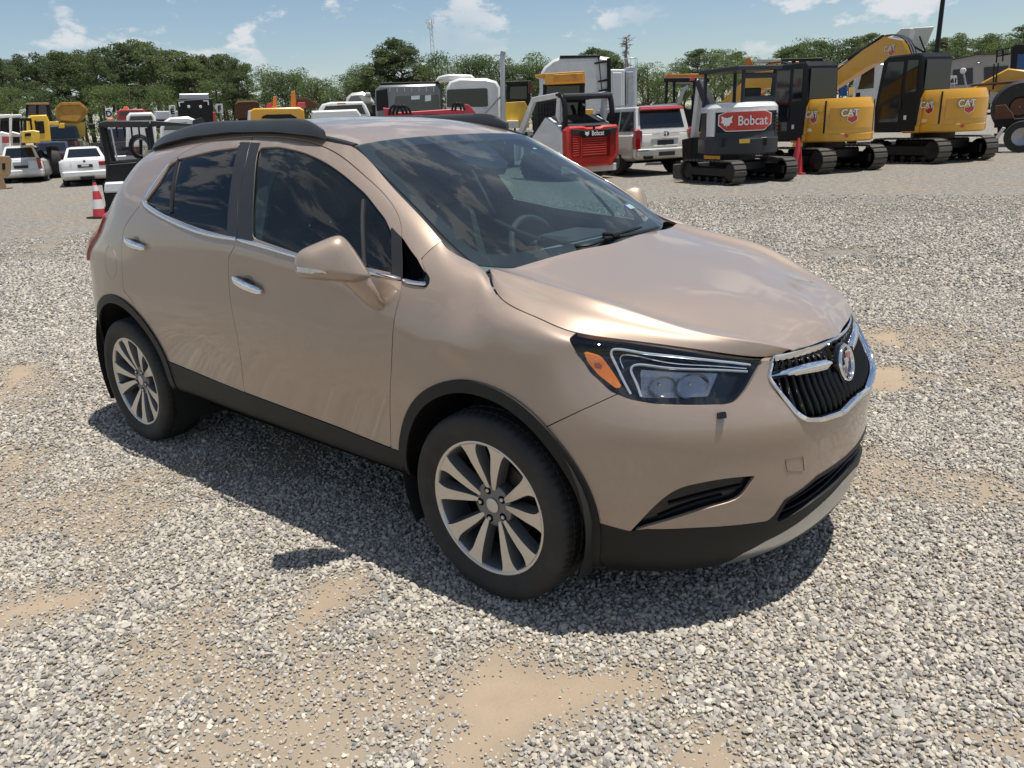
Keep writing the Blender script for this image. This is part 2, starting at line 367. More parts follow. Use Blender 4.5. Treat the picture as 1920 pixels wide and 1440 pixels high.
class Patch:
    def __init__(s, V, N, UV, T): s.V, s.N, s.UV, s.T = V, N, UV, T
    def cut(s, fun):
        """keep the region where fun(patch) > 0"""
        f = fun(s); f = np.where(np.abs(f) < 1e-7, 1e-7, f); pos = f > 0; T = s.T; k = pos[T].sum(1)
        keep = [T[k == 3]]; A = np.c_[s.V, s.N, s.UV]; n0 = len(A); new = {}; rows = []
        def mid(i, j):
            key = (i, j) if i < j else (j, i)
            if key not in new:
                t = f[key[0]]/(f[key[0]]-f[key[1]]); rows.append(A[key[0]]*(1-t)+A[key[1]]*t); new[key] = n0+len(rows)-1
            return new[key]
        add = []
        for tri in T[(k == 1) | (k == 2)]:
            tri = [int(q) for q in tri]; pp = [pos[q] for q in tri]
            if sum(pp) == 1:
                i = pp.index(True); a, b, c = tri[i], tri[(i+1) % 3], tri[(i+2) % 3]; add.append((a, mid(a, b), mid(a, c)))
            else:
                i = pp.index(False); a, b, c = tri[i], tri[(i+1) % 3], tri[(i+2) % 3]; m1, m2 = mid(a, b), mid(a, c); add.append((m1, b, c)); add.append((m1, c, m2))
        if rows: A = np.r_[A, np.array(rows)]
        TT = np.concatenate(keep+([np.array(add)] if add else [])).astype(int)
        used = np.unique(TT); re = np.full(len(A), -1); re[used] = np.arange(len(used)); A = A[used]
        N = A[:, 3:6]; N = N/(np.linalg.norm(N, axis=1)[:, None]+1e-12)
        return Patch(A[:, :3], N, A[:, 6:8], re[TT])
    def inside(s, poly, grow=0.0): return s.cut(lambda q: sd_poly(q.UV, poly)+grow)
    def outside(s, poly, grow=0.0): return s.cut(lambda q: -sd_poly(q.UV, poly)-grow)
    def off(s, d): return Patch(s.V+s.N*d, s.N, s.UV, s.T)
    def border(s):
        E = np.concatenate([s.T[:, [0, 1]], s.T[:, [1, 2]], s.T[:, [2, 0]]]); key = np.sort(E, 1); _, inv, cnt = np.unique(key, axis=0, return_inverse=True, return_counts=True)
        return E[cnt[inv.ravel()] == 1]
    def solid(s, lip=.012, center=True, back=False):
        """folds a lip inwards along every free edge (not on the centreline)"""
        V, N, F = [s.V], [s.N], [s.T]; n = len(s.V)
        if lip:
            B = s.border()
            if center: B = B[~((np.abs(s.V[B[:, 0], 1]) < 1e-5) & (np.abs(s.V[B[:, 1], 1]) < 1e-5))]
            if len(B):
                ids, inv = np.unique(B, return_inverse=True); b = inv.reshape(-1, 2); k = len(ids); inn = np.zeros((k, 3))
                ed = s.V[B[:, 1]]-s.V[B[:, 0]]; o = np.cross(ed, s.N[B[:, 0]])
                for c in (0, 1): np.add.at(inn, b[:, c], o)
                inn /= np.linalg.norm(inn, axis=1)[:, None]+1e-12
                # rounded fold: edge -> 1.5 mm shoulder -> lip
                base = s.V[ids]; nn = s.N[ids]
                r1 = base; n1 = nn*.7+inn*.7; r2 = base+inn*.0012-nn*.0015; n2 = inn*.97+nn*.2; r3 = base+inn*.0012-nn*lip; n3 = inn
                for r, q in ((r1, n1), (r2, n2), (r3, n3)): V.append(r); N.append(q/(np.linalg.norm(q, axis=1)[:, None]+1e-12))
                a0 = n; a1 = n+k; a2 = n+2*k
                for p, q in ((a0, a1), (a1, a2)):
                    F.append(np.c_[b[:, 1]+p, b[:, 0]+p, b[:, 0]+q]); F.append(np.c_[b[:, 1]+p, b[:, 0]+q, b[:, 1]+q])
        return np.concatenate(V), np.concatenate(N), np.concatenate(F)
    def build(s, name, material, parent, lip=.012, side=-1, both=False, off=0.0):
        p = s.off(off) if off else s; V, N, F = p.solid(lip)
        mir = np.array([1, -1, 1.])
        if both: V, N, F = np.r_[V, V*mir], np.r_[N, N*mir], np.r_[F, F[:, ::-1]+len(V)]
        elif side > 0: V, N, F = V*mir, N*mir, F[:, ::-1]
        return link(name, mesh_np(name, V, F, N), material, parent)

# ------------------------------------------------------------------ measured stations (x, half width, z)
def X(u, v, w): q = at(u, v, 1, -w); return (q[0], w, q[2])
def build_suv():
    paint = MATS['champagne_paint']; black = MATS['black_plastic']; gloss = MATS['gloss_black']; chrome = MATS['chrome']; dark = MATS['dark_void']
    car = empty('suv', (0, 0, 0), 0, 'champagne gold compact SUV parked alone on the gravel, roof rails on top', 'car')
    # ---- S: body side, from the cowl back round the tail to the centreline, sill to roof edge
    lw = dict(r0=.80, r1=.842, r2=.864, r3=.866, r4=.872, r5=.884, r6=.881, r7=.866)
    def col(x, belt, top, zs, ws, fr=((.16, .25), (.40, .535), (.70, .82), (1, 1))):
        L_ = [(x, w, z) for w, z in zip(ws, zs)]; B = np.array(belt); E = np.array(top); c = [tuple(B)]
        for fw, fz in fr:
            c.append((B[0]+(E[0]-B[0])*fz, B[1]+(E[1]-B[1])*fw, B[2]+(E[2]-B[2])*fz))
        return L_+c
    W0 = [.70, .79, .852, .866, .872, .884, .881, .866]
    def zz(a, b, t): return [p+(q-p)*t for p, q in zip(a, b)]
    ZF = [.325, .338, .375, .48, .61, .74, .88, .995]; ZR = [.335, .348, .39, .50, .64, .80, .97, 1.12]
    AP = ((.20, .30), (.45, .60), (.76, .88), (1, 1))
    S = [col(-.10, (-.10, .772, 1.085), X(905, 503, .665), ZF, W0, AP),
         col(-.25, (-.25, .795, 1.090), X(862, 485, .676), ZF, W0, AP),
         col(-.45, (-.45, .822, 1.106), X(800, 419, .655), ZF, W0, AP),
         col(-.68, (-.68, .838, 1.122), X(733, 348, .606), ZF, W0, AP),
         col(-.93, (-.93, .845, 1.141), X(668, 280, .553), zz(ZF, ZR, .2), W0),
         col(-1.15, (-1.15, .847, 1.160), (-1.10, .555, 1.570), zz(ZF, ZR, .35), W0),
         col(-1.38, (-1.38, .846, 1.180), (-1.36, .567, 1.593), zz(ZF, ZR, .5), W0),
         col(-1.70, (-1.70, .840, 1.207), (-1.70, .570, 1.600), zz(ZF, ZR, .7), W0),
         col(-2.05, (-2.05, .828, 1.255), (-2.05, .565, 1.588), zz(ZF, ZR, .9), W0),
         col(-2.33, (-2.33, .808, 1.298), (-2.33, .555, 1.562), ZR, [.81, .845, .866, .872, .880, .889, .884, .860]),
         col(-2.58, (-2.57, .780, 1.305), (-2.56, .540, 1.530), ZR, [.81, .845, .866, .874, .882, .888, .880, .850])]
    def rear(xs, ws, zs, belt, top):
        L_ = list(zip(xs, ws, zs)); B = np.array(belt); E = np.array(top)
        return L_+[tuple(B)]+[tuple(B+(E-B)*np.array((fz, fw, fz))) for fw, fz in ((.23, .25), (.49, .535), (.76, .82), (1, 1))]
    ZB = [.24, .31, .41, .53, .66, .80, .94, 1.06]; ZC = [.27, .34, .44, .55, .67, .80, .92, 1.01]
    S += [rear([-2.80, -2.82, -2.83, -2.84, -2.84, -2.84, -2.83, -2.82], [.79, .82, .842, .856, .864, .862, .850, .832], ZB, (-2.73, .716, 1.275), (-2.66, .485, 1.512)),
          rear([-2.98, -3.01, -3.03, -3.04, -3.04, -3.03, -3.02, -3.00], [.73, .76, .785, .80, .806, .80, .788, .768], ZB, (-2.85, .645, 1.215), (-2.73, .43, 1.503)),
          rear([-3.10, -3.14, -3.17, -3.18, -3.18, -3.16, -3.14, -3.12], [.63, .66, .685, .70, .705, .695, .675, .645], ZC, (-2.95, .55, 1.150), (-2.78, .33, 1.497)),
          rear([-3.18, -3.22, -3.25, -3.265, -3.265, -3.25, -3.22, -3.17], [.43, .45, .465, .475, .48, .475, .46, .44], ZC, (-3.02, .38, 1.115), (-2.81, .23, 1.493)),
          rear([-3.21, -3.25, -3.285, -3.30, -3.30, -3.285, -3.255, -3.20], [.21, .22, .23, .235, .24, .235, .23, .22], ZC, (-3.05, .19, 1.102), (-2.82, .115, 1.49)),
          rear([-3.22, -3.26, -3.295, -3.31, -3.31, -3.295, -3.265, -3.21], [0]*8, ZC, (-3.06, 0, 1.10), (-2.825, 0, 1.49))]
    S = Surf(S, .010, .009, center_last=True).orient((-1.6, 0, .9))
    # ---- F: front fender and nose, sill to hood line
    HL = [(-.60, .63, 1.36), (-.45, .841, 1.107), (-.30, .80, 1.155), (-.19, .725, 1.185), (-.105, .672, 1.10), (.0, .760, 1.066), (.165, .785, 1.020), (.298, .770, .985), (.455, .665, .952), (.595, .555, .921), (.70, .44, .887), (.772, .33, .871), (.822, .165, .866), (.838, 0, .864)]
    for i_, px_ in enumerate([(795, 413), (822, 444), (851, 475), (903, 503)]): HL[i_+1] = tuple(S.pos(S.uv([px_]))[0][:3]*[1, -1, 1])
    ZS = [.325, .338, .375, .48, .61, .74, .88, 1.03]; Z0 = [.19, .25, .36, .48, .60, .72, .83, .925]
    Fc = [[(-.60, w, z) for w, z in zip(W0, ZS[:7]+[1.0])], [(-.45, w, z) for w, z in zip(W0, ZS[:7]+[1.0])], [(-.30, w, z) for w, z in zip([.72, .80, .856, .870, .876, .884, .879, .856], zz(ZS, Z0, .1)[:7]+[.99])],
          [(-.19, w, z) for w, z in zip([.75, .82, .862, .876, .880, .884, .876, .850], zz(ZS, Z0, .35)[:7]+[.98])],
          [(-.10, w, z) for w, z in zip([.815, .855, .874, .880, .884, .885, .875, .858], zz(ZS, Z0, .6)[:7]+[.97])],
          [(-.0, w, z) for w, z in zip([.82, .86, .878, .885, .888, .884, .875, .860], Z0[:7]+[.95])]]
    rowsF = [  # (w, x) for five corner columns then z at the centre
        ([(.13, .82), (.28, .79), (.41, .73), (.52, .655), (.65, .525), (.76, .34), (.81, .17), (.825, 0)], .19, .170),
        ([(.14, .86), (.29, .835), (.43, .77), (.55, .69), (.69, .55), (.81, .36), (.862, .18), (.878, 0)], .25, .235),
        ([(.14, .875), (.30, .855), (.45, .79), (.575, .71), (.715, .57), (.845, .37), (.90, .18), (.915, 0)], .36, .36),
        ([(.14, .882), (.30, .865), (.455, .80), (.585, .72), (.725, .58), (.855, .37), (.905, .18), (.92, 0)], .48, .47),
        ([(.14, .885), (.30, .868), (.455, .803), (.588, .722), (.728, .58), (.858, .37), (.908, .18), (.922, 0)], .60, .58),
        ([(.14, .878), (.30, .860), (.455, .800), (.589, .722), (.729, .58), (.857, .375), (.907, .18), (.920, 0)], .72, .680),
        ([(.14, .868), (.30, .845), (.452, .766), (.585, .676), (.712, .54), (.817, .362), (.868, .18), (.882, 0)], .83, .755),
        ([(.15, .856), (.298, .826), (.453, .716), (.592, .612), (.703, .487), (.79, .348), (.842, .173), (.858, 0)], .935, .828)]
    zprof = [0, .04, .16, .32, .52, .76, .93, 1.0]
    cols = [[(xw[k][0], xw[k][1], za+(zb-za)*zprof[k]) for xw, za, zb in rowsF] for k in range(8)]
    bel = [(-.60, .834, 1.117), (-.45, .822, 1.106), (-.30, .802, 1.092), (-.19, .787, 1.088), (-.10, .766, 1.080)]
    Fc = [c+[bel[i] if i < 5 else tuple((np.array(c[-1])+np.array(HL[i]))/2+[.0, .018, .007])]+[HL[i]] for i, c in enumerate(Fc+cols)]
    Fs = Surf(Fc, .008, .008, center_last=True).orient((-.2, 0, .6))
    # ---- H: hood.  columns = stations nose -> cowl, rows = centre -> shut line
    ed = [(.770, .33, .873), (.70, .44, .888), (.595, .553, .922), (.455, .662, .953), (.298, .766, .986), (.165, .781, 1.021), (.02, .76, 1.06), (-.06, .72, 1.09), (-.118, .660, 1.117)]
    ctr = [(.838, .866), (.775, .915), (.66, .957), (.52, .994), (.36, 1.029), (.20, 1.061), (.07, 1.087), (-.01, 1.106), (-.048, 1.119)]
    rg = [(.795, .29, .885), (.715, .40, .925), (.60, .495, .957), (.472, .565, .996), (.30, .628, 1.048), (.12, .646, 1.080), (-.01, .653, 1.103), (-.08, .655, 1.115), (-.115, .655, 1.121)]
    tr = Fs.V[np.abs(Fs.UV[:, 1]-Fs.UV[:, 1].max()) < 1e-6]; ti = np.argmax(tr[:, 0] > -.125)
    tr = tr[max(0, ti-2):]
    for i_ in range(2, 8): k_ = np.argmin(np.abs(tr[:, 0]-ed[i_][0])); ed[i_] = (tr[k_, 0], -tr[k_, 1]-.0045, tr[k_, 2]+.001)
    ts = np.linspace(0, 8, 25); rs3 = nspline(np.arange(9), np.array(rg), ts); cs3 = nspline(np.arange(9), np.array(ctr), ts); es3 = nspline(np.arange(9), np.array(ed), ts)
    for i_, t_ in enumerate(ts):
        if t_ <= 7.2: k_ = np.argmin(((tr-es3[i_]*[1, -1, 1])**2).sum(1)); es3[i_] = (tr[k_, 0], -tr[k_, 1]-.005, tr[k_, 2]+.002)
    Hc = []
    for (xe, we, ze), (xc, zc), (xr, wr, zr) in zip(es3, cs3, rs3):
        cr = np.clip((xr-.70)/-.25, 0, 1)          # the fold fades out towards the nose
        L_ = lambda f: (xr*f+xe*(1-f), wr*f+we*(1-f), zr*f+ze*(1-f))
        a_, b_ = L_(.45), L_(.86); I_ = lambda f, g_, o: (xr+(xc-xr)*f, wr*(1-f), zr+(zc-zr)*g_+o)
        Hc.append([(xe, we, ze), (a_[0], a_[1], a_[2]+.006), (b_[0], b_[1], b_[2]+.003*(1-cr)), (xr, wr, zr+.002*cr), I_(.06, .03, -.0045*cr), I_(.22, .26, -.009*cr), I_(.48, .60, .001), I_(.74, .93, .006), (xc, 0, zc+.004)])
    Hs = Surf(np.swapaxes(np.array(Hc), 0, 1), .008, .008, center_last=True).orient((.2, 0, .5))
    # ---- W: windscreen, R: roof
    eL = [X(893, 497, .648), X(869, 477, .652), X(798, 406, .625), X(728, 336, .585), X(667, 273, .535)]
    cL = [(-.075, 1.085), (-.135, 1.128), (-.39, 1.288), (-.655, 1.435), (-.900, 1.553)]
    Wc = [[(xe+(xc-xe)*f, we*(1-q), ze+(zc-ze)*f) for q, f in ((0, 0), (.12, .36), (.32, .70), (.6, .93), (.8, .985), (1, 1))] for (xe, we, ze), (xc, zc) in zip(eL, cL)]
    Ws = Surf(np.swapaxes(np.array(Wc), 0, 1), .012, .012, center_last=True).orient((-.8, 0, .6))
    re_ = [X(667, 273, .535), (-1.10, .555, 1.570), (-1.36, .567, 1.593), (-1.70, .570, 1.600), (-2.05, .565, 1.588), (-2.33, .555, 1.562), (-2.60, .535, 1.525), (-2.79, .46, 1.502)]
    rc = [(-.905, 1.554), (-1.12, 1.612), (-1.40, 1.648), (-1.72, 1.655), (-2.06, 1.645), (-2.36, 1.618), (-2.66, 1.575), (-2.90, 1.515)]
    Rc = [[(xe+(xc-xe)*f, we*(1-q), ze+(zc-ze)*f) for q, f in ((0, 0), (.14, .38), (.36, .72), (.62, .92), (.82, .985), (1, 1))] for (xe, we, ze), (xc, zc) in zip(re_, rc)]
    Rs = Surf(np.swapaxes(np.array(Rc), 0, 1), .014, .014, center_last=True).orient((-1.6, 0, .5))

    # ================= shut lines and openings, drawn as measured outlines on the surfaces
    su, fu = S.uv, Fs.uv; UE = Fs.UV[:, 0].max(); VE = Fs.UV[:, 1].max(); SV = S.UV[:, 1].max()
    pxA = [(474, 256), (541, 259), (611, 277), (681, 327), (728, 373), (749, 411), (753, 448), (754, 523), (745, 570), (737, 617), (733, 700), (731, 760), (733, 838)]
    gapA = smooth_line(su(pxA))
    gapB = smooth_line(su([(474, 256), (460, 310), (447, 371), (444, 446), (430, 480), (428, 500), (432, 564), (445, 633), (458, 732), (461, 740)]))
    gapT = smooth_line(su([(474, 256), (430, 260), (391, 267), (355, 280), (329, 297), (300, 325), (280, 355), (262, 385), (247, 405), (232, 432), (229, 455), (228, 478), (229, 510), (232, 545)]))
    sill = su([(300, 672), (320, 679), (390, 708), (460, 736), (540, 766), (640, 803), (733, 840), (760, 850)])
    def arch(cx, cz, r): return np.array([(cx+r*math.cos(a), cz+r*math.sin(a)) for a in np.linspace(-.30, math.pi+.30, 60)]+[(cx-r*.93, -.2), (cx+r*.93, -.2)])
    aFo, aFi, aRo, aRi = arch(-.005, .375, .428), arch(-.005, .375, .386), arch(-2.555, .382, .447), arch(-2.555, .382, .402)
    xz = lambda q: q.V[:, [0, 2]]
    inA = lambda P, a, gr=0: P.cut(lambda q: sd_poly(xz(q), a)+gr)
    outA = lambda P, a, gr=0: P.cut(lambda q: -sd_poly(xz(q), a)-gr)
    doorF = np.r_[gapA, sill[3:7][::-1], gapB[::-1][:-1]]
    doorR = np.r_[gapB, sill[1:3][::-1], su([(312, 676), (285, 640), (262, 592), (245, 560)]), gapT[::-1][:-1]]
    winF = round_poly(su([(486, 277), (522, 275), (564, 284), (611, 305), (648, 331), (686, 364), (723, 411), (734, 436), (736, 512), (700, 504), (640, 493), (555, 474), (474, 446)]), .02)
    winR = round_poly(su([(448, 276), (400, 282), (335, 298), (318, 308), (296, 345), (272, 378), (281, 390), (322, 408), (382, 431), (426, 442)]), .012)
    bpost = su([(450, 266), (489, 268), (476, 452), (424, 447)])
    pxSail = [(733, 424), (745, 437), (757, 448), (783, 485), (806, 519), (806, 530), (798, 538), (770, 533), (733, 522)]
    sail = round_poly(su(pxSail), .012)
    g = .0022
    front_zone = np.r_[[[-.5, -.5], [-.5, SV+.5]], su([(846, 428)])+[[0, .3]], su([(846, 428), (829, 451), (808, 466), (789, 485), (800, 515), (790, 536), (754, 525)]), smooth_line(su(pxA[7:])), sill[-1:]+[[0, 0]], [[sill[-2][0], -.5]]]
    rocker = np.r_[sill, [[-.5, sill[-1][1]], [-.5, -.5], [S.UV[:, 0].max()+1, -.5], [S.UV[:, 0].max()+1, sill[0][1]]]]
    lamp = np.array([(-2.69, 1.215), (-2.73, 1.13), (-2.85, 1.06), (-2.95, .97), (-3.4, .93), (-3.4, 1.13), (-2.9, 1.235)])
    full = S.full()
    bare = full.outside(doorF, g).outside(doorR, g)
    P_rest = outA(bare, aRo).outside(front_zone, 0).outside(sail, 0).outside(rocker, 0)
    isglass = lambda q: np.minimum(np.minimum(-q.N[:, 0]-.60, q.V[:, 2]-1.13), np.minimum(1.455-q.V[:, 2], q.V[:, 0]*-1-2.6))
    P_lamp = P_rest.cut(lambda q: np.minimum(sd_poly(xz(q), lamp), -q.V[:, 1]-.40))
    P_glass = P_rest.cut(isglass)
    P_rest = P_rest.cut(lambda q: -isglass(q)-.002).cut(lambda q: -np.minimum(sd_poly(xz(q), lamp), -q.V[:, 1]-.40)-.002)
    P_dF = outA(full.inside(doorF, -g), aFo); P_dR = outA(full.inside(doorR, -g), aRo)
    P_rock = outA(outA(full.inside(rocker, -.001), aFo), aRo).cut(lambda q: q.V[:, 0]+2.93)
    P_tail = outA(full.inside(rocker, -.001), aRo).cut(lambda q: -q.V[:, 0]-2.935)
    P_archR = outA(inA(full, aRo, -.0005), aRi).cut(lambda q: np.where(q.V[:, 0] < -2.6, q.V[:, 2]-.33, 1.0))
    def strip(P3, N3, side, off): Q = P3+N3*off; Q = Q*[1, -side, 1]; return Q
    for side in (-1, 1):
        fd = P_dF.outside(winF, .001).outside(bpost).outside(sail).build('front_door', paint, car, side=side)
        rd = P_dR.outside(winR, .001).outside(bpost).build('rear_door', paint, car, side=side)
        P_dF.outside(winF, .001).inside(bpost, -.0004).build('pillar_trim', MATS['pillar_black'], fd, lip=.004, side=side)
        P_dF.outside(winF, .001).inside(sail, -.0004).build('mirror_triangle', MATS['pillar_black'], fd, lip=.004, side=side)
        P_dR.outside(winR, .001).inside(bpost, -.0004).build('pillar_trim', MATS['pillar_black'], rd, lip=.004, side=side)
        full.inside(winF, .004).off(-.008).build('front_window', MATS['tint_green'], fd, lip=0, side=side)
        full.inside(winR, .004).off(-.008).build('rear_window', MATS['tint_dark'], rd, lip=0, side=side)
        mir = np.array([1, -side if side > 0 else 1, 1.])
        for a, b, par in (((334, 296), (319, 398), rd), ((680, 374), (683, 500), fd)):
            q3 = S.pos(np.linspace(su([a])[0], su([b])[0], 9)); MB().tube((q3[:, :3]-q3[:, 3:]*.006)*mir, .009, 6).build('window_divider', MATS['pillar_black'], par)
        P_rest.build('quarter_panel', paint, car, side=side)
        P_lamp.build('tail_lamp', MATS['tail_red'], car, side=side, lip=.03, off=.012)
        bare.inside(front_zone, 0).inside(sail, -.0004).build('fender_triangle', MATS['gloss_black'], car, lip=.004, side=side)
        P_rock.build('sill_cladding', black, car, side=side, off=.004)
        P_archR.build('arch_cladding', black, car, side=side, off=.009)
        # chrome along the window line
        for px, par in (([(799, 532), (778, 530), (755, 525)], car), ([(753, 523), (700, 511), (640, 500), (555, 480), (500, 464), (445, 449)], fd), ([(443, 448), (382, 437), (322, 414), (290, 397), (275, 386), (269, 377), (272, 368), (294, 335), (317, 307)], rd)):
            q3 = S.pos(smooth_line(su(px), 6)); n3 = q3[:, 3:]/np.linalg.norm(q3[:, 3:], axis=1)[:, None]
            T = np.gradient(q3[:, :3], axis=0); T /= np.linalg.norm(T, axis=1)[:, None]; B = np.cross(n3, T)
            wv = np.full(len(q3), .0085); wv[0] = wv[-1] = .004
            if par is rd: wv = np.interp(np.linspace(0, 1, len(q3)), [0, .45, .62, 1], [.0085, .012, .013, .004])
            rings = [[q3[i, :3]*mir+(B[i]*b*wv[i]+n3[i]*h)*mir for b, h in ((-1, -.002), (-.8, .003), (0, .0055), (.8, .003), (1, -.002))] for i in range(len(q3))]
            MB().loft(rings, cap=True, closed=False).build('window_chrome', chrome, par, smooth=60)
        # door handles: chrome bar over a shallow dish coloured darker for its shade
        for (a, b), par in ((((238, 450), (276, 465)), rd), (((440, 521), (495, 547)), fd)):
            q3 = S.pos(np.linspace(su([a])[0], su([b])[0], 13)); n3 = q3[:, 3:]/np.linalg.norm(q3[:, 3:], axis=1)[:, None]; P3 = q3[:, :3]
            T = P3[-1]-P3[0]; L0 = np.linalg.norm(T); T /= L0; B = np.cross(n3[6], T)
            if B[2] < 0: B = -B
            rings = []
            for i, t in enumerate(np.linspace(0, 1, 13)):
                h = .016+.018*math.sin(math.pi*t)**.5; w = .013+.004*math.sin(math.pi*t); w2 = w if 0 < i < 12 else w*.5; o0 = .004 if i in (0, 12) else h-.014
                rings.append([(P3[i]+B*sb*w2+n3[i]*hh)*mir for sb, hh in ((-1, o0), (-1, h-.004), (-.55, h), (.55, h), (1, h-.004), (1, o0))])
            MB().loft(rings).build('door_handle', chrome, par, smooth=40)
            c3 = P3[6]-T*L0*.02; rr = []
            for k, dz in ((1.0, .0006), (.93, .0012), (.5, -.0001), (.001, -.0005)):
                rr.append([(c3+T*.042*k*math.cos(t)+B*(.034*k*math.sin(t)+.004)+n3[6]*(dz+.001))*mir for t in np.arange(20)*math.pi/10])
            MB().loft(rr, cap=False).build('handle_recess', MATS['recess_shade_seam'], par, smooth=60)
        # fuel flap seam on this side only
    q3 = S.pos(su([(207, 492)]))[0]; c3 = q3[:3]; k3 = [S.V[np.argmin(((S.V-(c3+[.072*math.cos(t), -.0, .085*math.sin(t)]))[:, [0, 2]]**2).sum(1)+np.where(S.V[:, 1] < -.6, 0, 9))] for t in np.arange(30)*math.pi/15]
    MB().tube(np.array(k3)+[0, .0006, 0], .0013, 5, closed=True).build('fuel_flap_seam', MATS['recess_shade_seam'], car)
    P_tail.build('rear_bumper_lower', black, car, both=True, off=.004); P_glass.off(-.004).build('tailgate_window', MATS['tint_dark'], car, lip=0, both=True)

    # ---------------- front end
    pf = Fs.full(); gA = smooth_line(fu(pxA[6:])); 
    behind = np.r_[[[-.5, VE+.5]], gA[:1]+[[0, .4]], gA, [[gA[-1][0], -.5], [-.5, -.5]]]
    up = lambda P, d=.05: P+[[0, d]]
    head_px = [(1430, 680), (1400, 729), (1379, 753), (1359, 758), (1227, 757), (1182, 749), (1145, 734), (1107, 699), (1081, 665), (1068, 633)]
    hl = fu(head_px); hl = np.r_[hl, [[fu([(1074, 628)])[0][0], VE+.05]], [[fu([(1432, 676)])[0][0], VE+.05]]]
    hl = np.r_[round_poly(hl[:10], .012)[3:-3], hl[10:]]
    gr_px = [(1446, 684), (1440, 706), (1494, 776), (1512, 787), (1539, 787), (1580, 774), (1606, 748)]
    gr = fu(gr_px); gtop = fu([(1447, 676)])[0]
    grille = np.r_[[[gtop[0], VE+.05]], gr, [[UE+.1, gr[-1][1]], [UE+.1, VE+.05]]]
    bgap = fu([(1030, 798), (1040, 793), (1089, 770), (1147, 744), (1160, 738)])
    fog = np.r_[smooth_line(fu([(1417, 892), (1370, 896), (1325, 903), (1285, 912), (1258, 924), (1227, 949), (1200, 977), (1181, 997)]), 5), smooth_line(fu([(1188, 996), (1212, 988), (1255, 976), (1302, 961), (1345, 948), (1385, 934), (1402, 915), (1414, 897)]), 5)]
    low_line = fu([(1121, 980), (1152, 989), (1179, 996), (1212, 992), (1300, 990), (1380, 985), (1440, 977), (1452, 966), (1472, 935), (1530, 892), (1591, 849)])
    low = np.r_[[[fu([(1100, 975)])[0][0]-.3, low_line[0][1]+.004]], low_line, [[UE+.1, low_line[-1][1]], [UE+.1, -.5], [-.5, -.5]]]
    lgr = round_poly(np.r_[fu([(1456, 972), (1476, 938), (1530, 899), (1589, 858)]), [[UE+.1, fu([(1589, 858)])[0][1]]], [[UE+.1, fu([(1592, 878)])[0][1]]], fu([(1592, 880), (1527, 938), (1480, 968), (1458, 979)])], .006)
    skid = np.r_[fu([(1350, 1058), (1390, 1037), (1434, 1014), (1527, 954), (1580, 900)]), [[UE+.1, fu([(1583, 895)])[0][1]]], [[UE+.1, fu([(1562, 948)])[0][1]-.005]], fu([(1560, 952), (1490, 1006), (1430, 1036), (1377, 1054)])]
    sailF = round_poly(fu(pxSail), .012)
    jointF = np.r_[fu([(815, 425), (829, 451), (808, 466), (789, 485), (790, 500)]), fu([(757, 448)])]
    nofr = pf.outside(behind, g)
    topcut = np.r_[fu([(900, 440), (829, 451), (808, 466), (789, 485), (800, 515), (790, 534), (740, 524)]), [[-.5, fu([(740, 524)])[0][1]], [-.5, VE+.5], [fu([(880, 480)])[0][0], VE+.5]]]
    P_bod = outA(nofr, aFo).outside(hl, .001).outside(grille, .0).outside(fog, 0).outside(low, 0)
    isbump = np.r_[[[-.5, bgap[0][1]-.03]], bgap, [[bgap[-1][0]+.02, bgap[-1][1]+.02], [bgap[-1][0]+.03, VE+.5], [UE+.5, VE+.5], [UE+.5, -.5], [-.5, -.5]]]
    isbump[0] = bgap[0]+[-.08, -.05]; isbump = np.r_[isbump[:-1], [[bgap[0][0]-.08, -.5]]]
    P_fen = P_bod.outside(isbump, g).outside(topcut, .0015).outside(sailF, 0).cut(lambda q: np.where((q.V[:, 0] > -.17) & (q.V[:, 0] < .0) & (q.V[:, 2] > 1.0), -q.V[:, 1]-np.interp(q.V[:, 0], [-.2, -.125, -.06, 0], [.60, .660, .722, .762])-.002, .05))
    P_fen.build('front_fender', paint, car); P_fen.build('front_fender', paint, car, side=1)
    bump = P_bod.inside(isbump, -g).build('front_bumper', paint, car, both=True)
    P_archF = outA(inA(pf, aFo, -.0005), aFi).cut(lambda q: q.V[:, 2]-np.where(q.V[:, 0] < 0, .30, .215))
    for side in (-1, 1):
        P_archF.build('arch_cladding', black, car, side=side, off=.009)
        pf.inside(fog, -.0003).off(-.022).build('fog_insert', gloss, bump, lip=0, side=side)
        B_ = pf.inside(fog, .001)
        # wall of the pocket
        q3 = Fs.pos(np.r_[fog, fog[:1]]); n3 = q3[:, 3:]; mir = np.array([1, -side if side > 0 else 1, 1.])
        MB().loft([[p*mir for p in q3[:, :3]], [p*mir for p in q3[:, :3]-n3*.024]], cap=False, closed=False).build('fog_pocket', black, bump)
        for pa in (((1255, 950), (1330, 930), (1395, 915)), ((1235, 975), (1300, 950), (1360, 934))):
            q4 = Fs.pos(smooth_line(fu(pa), 5)); MB().tube((q4[:, :3]-q4[:, 3:]*.016)*mir, .006, 6, flat=.6).build('fog_slat', black, bump)
    P_low = outA(pf, aFo, -.0).inside(low, -.0006).outside(lgr, 0).outside(skid, .0006)
    P_low.build('bumper_lower', black, bump, both=True, off=.002, lip=.02)
    pf.inside(skid, -.0004).build('skid_plate', MATS['satin_silver'], bump, both=True, off=.003, lip=0)
    pf.inside(lgr, .004).off(-.045).build('lower_grille', MATS['dark_void'], bump, lip=0, both=True)
    lg = [fu([a])[0] for a in ((1456, 975), (1530, 919), (1592, 868))]
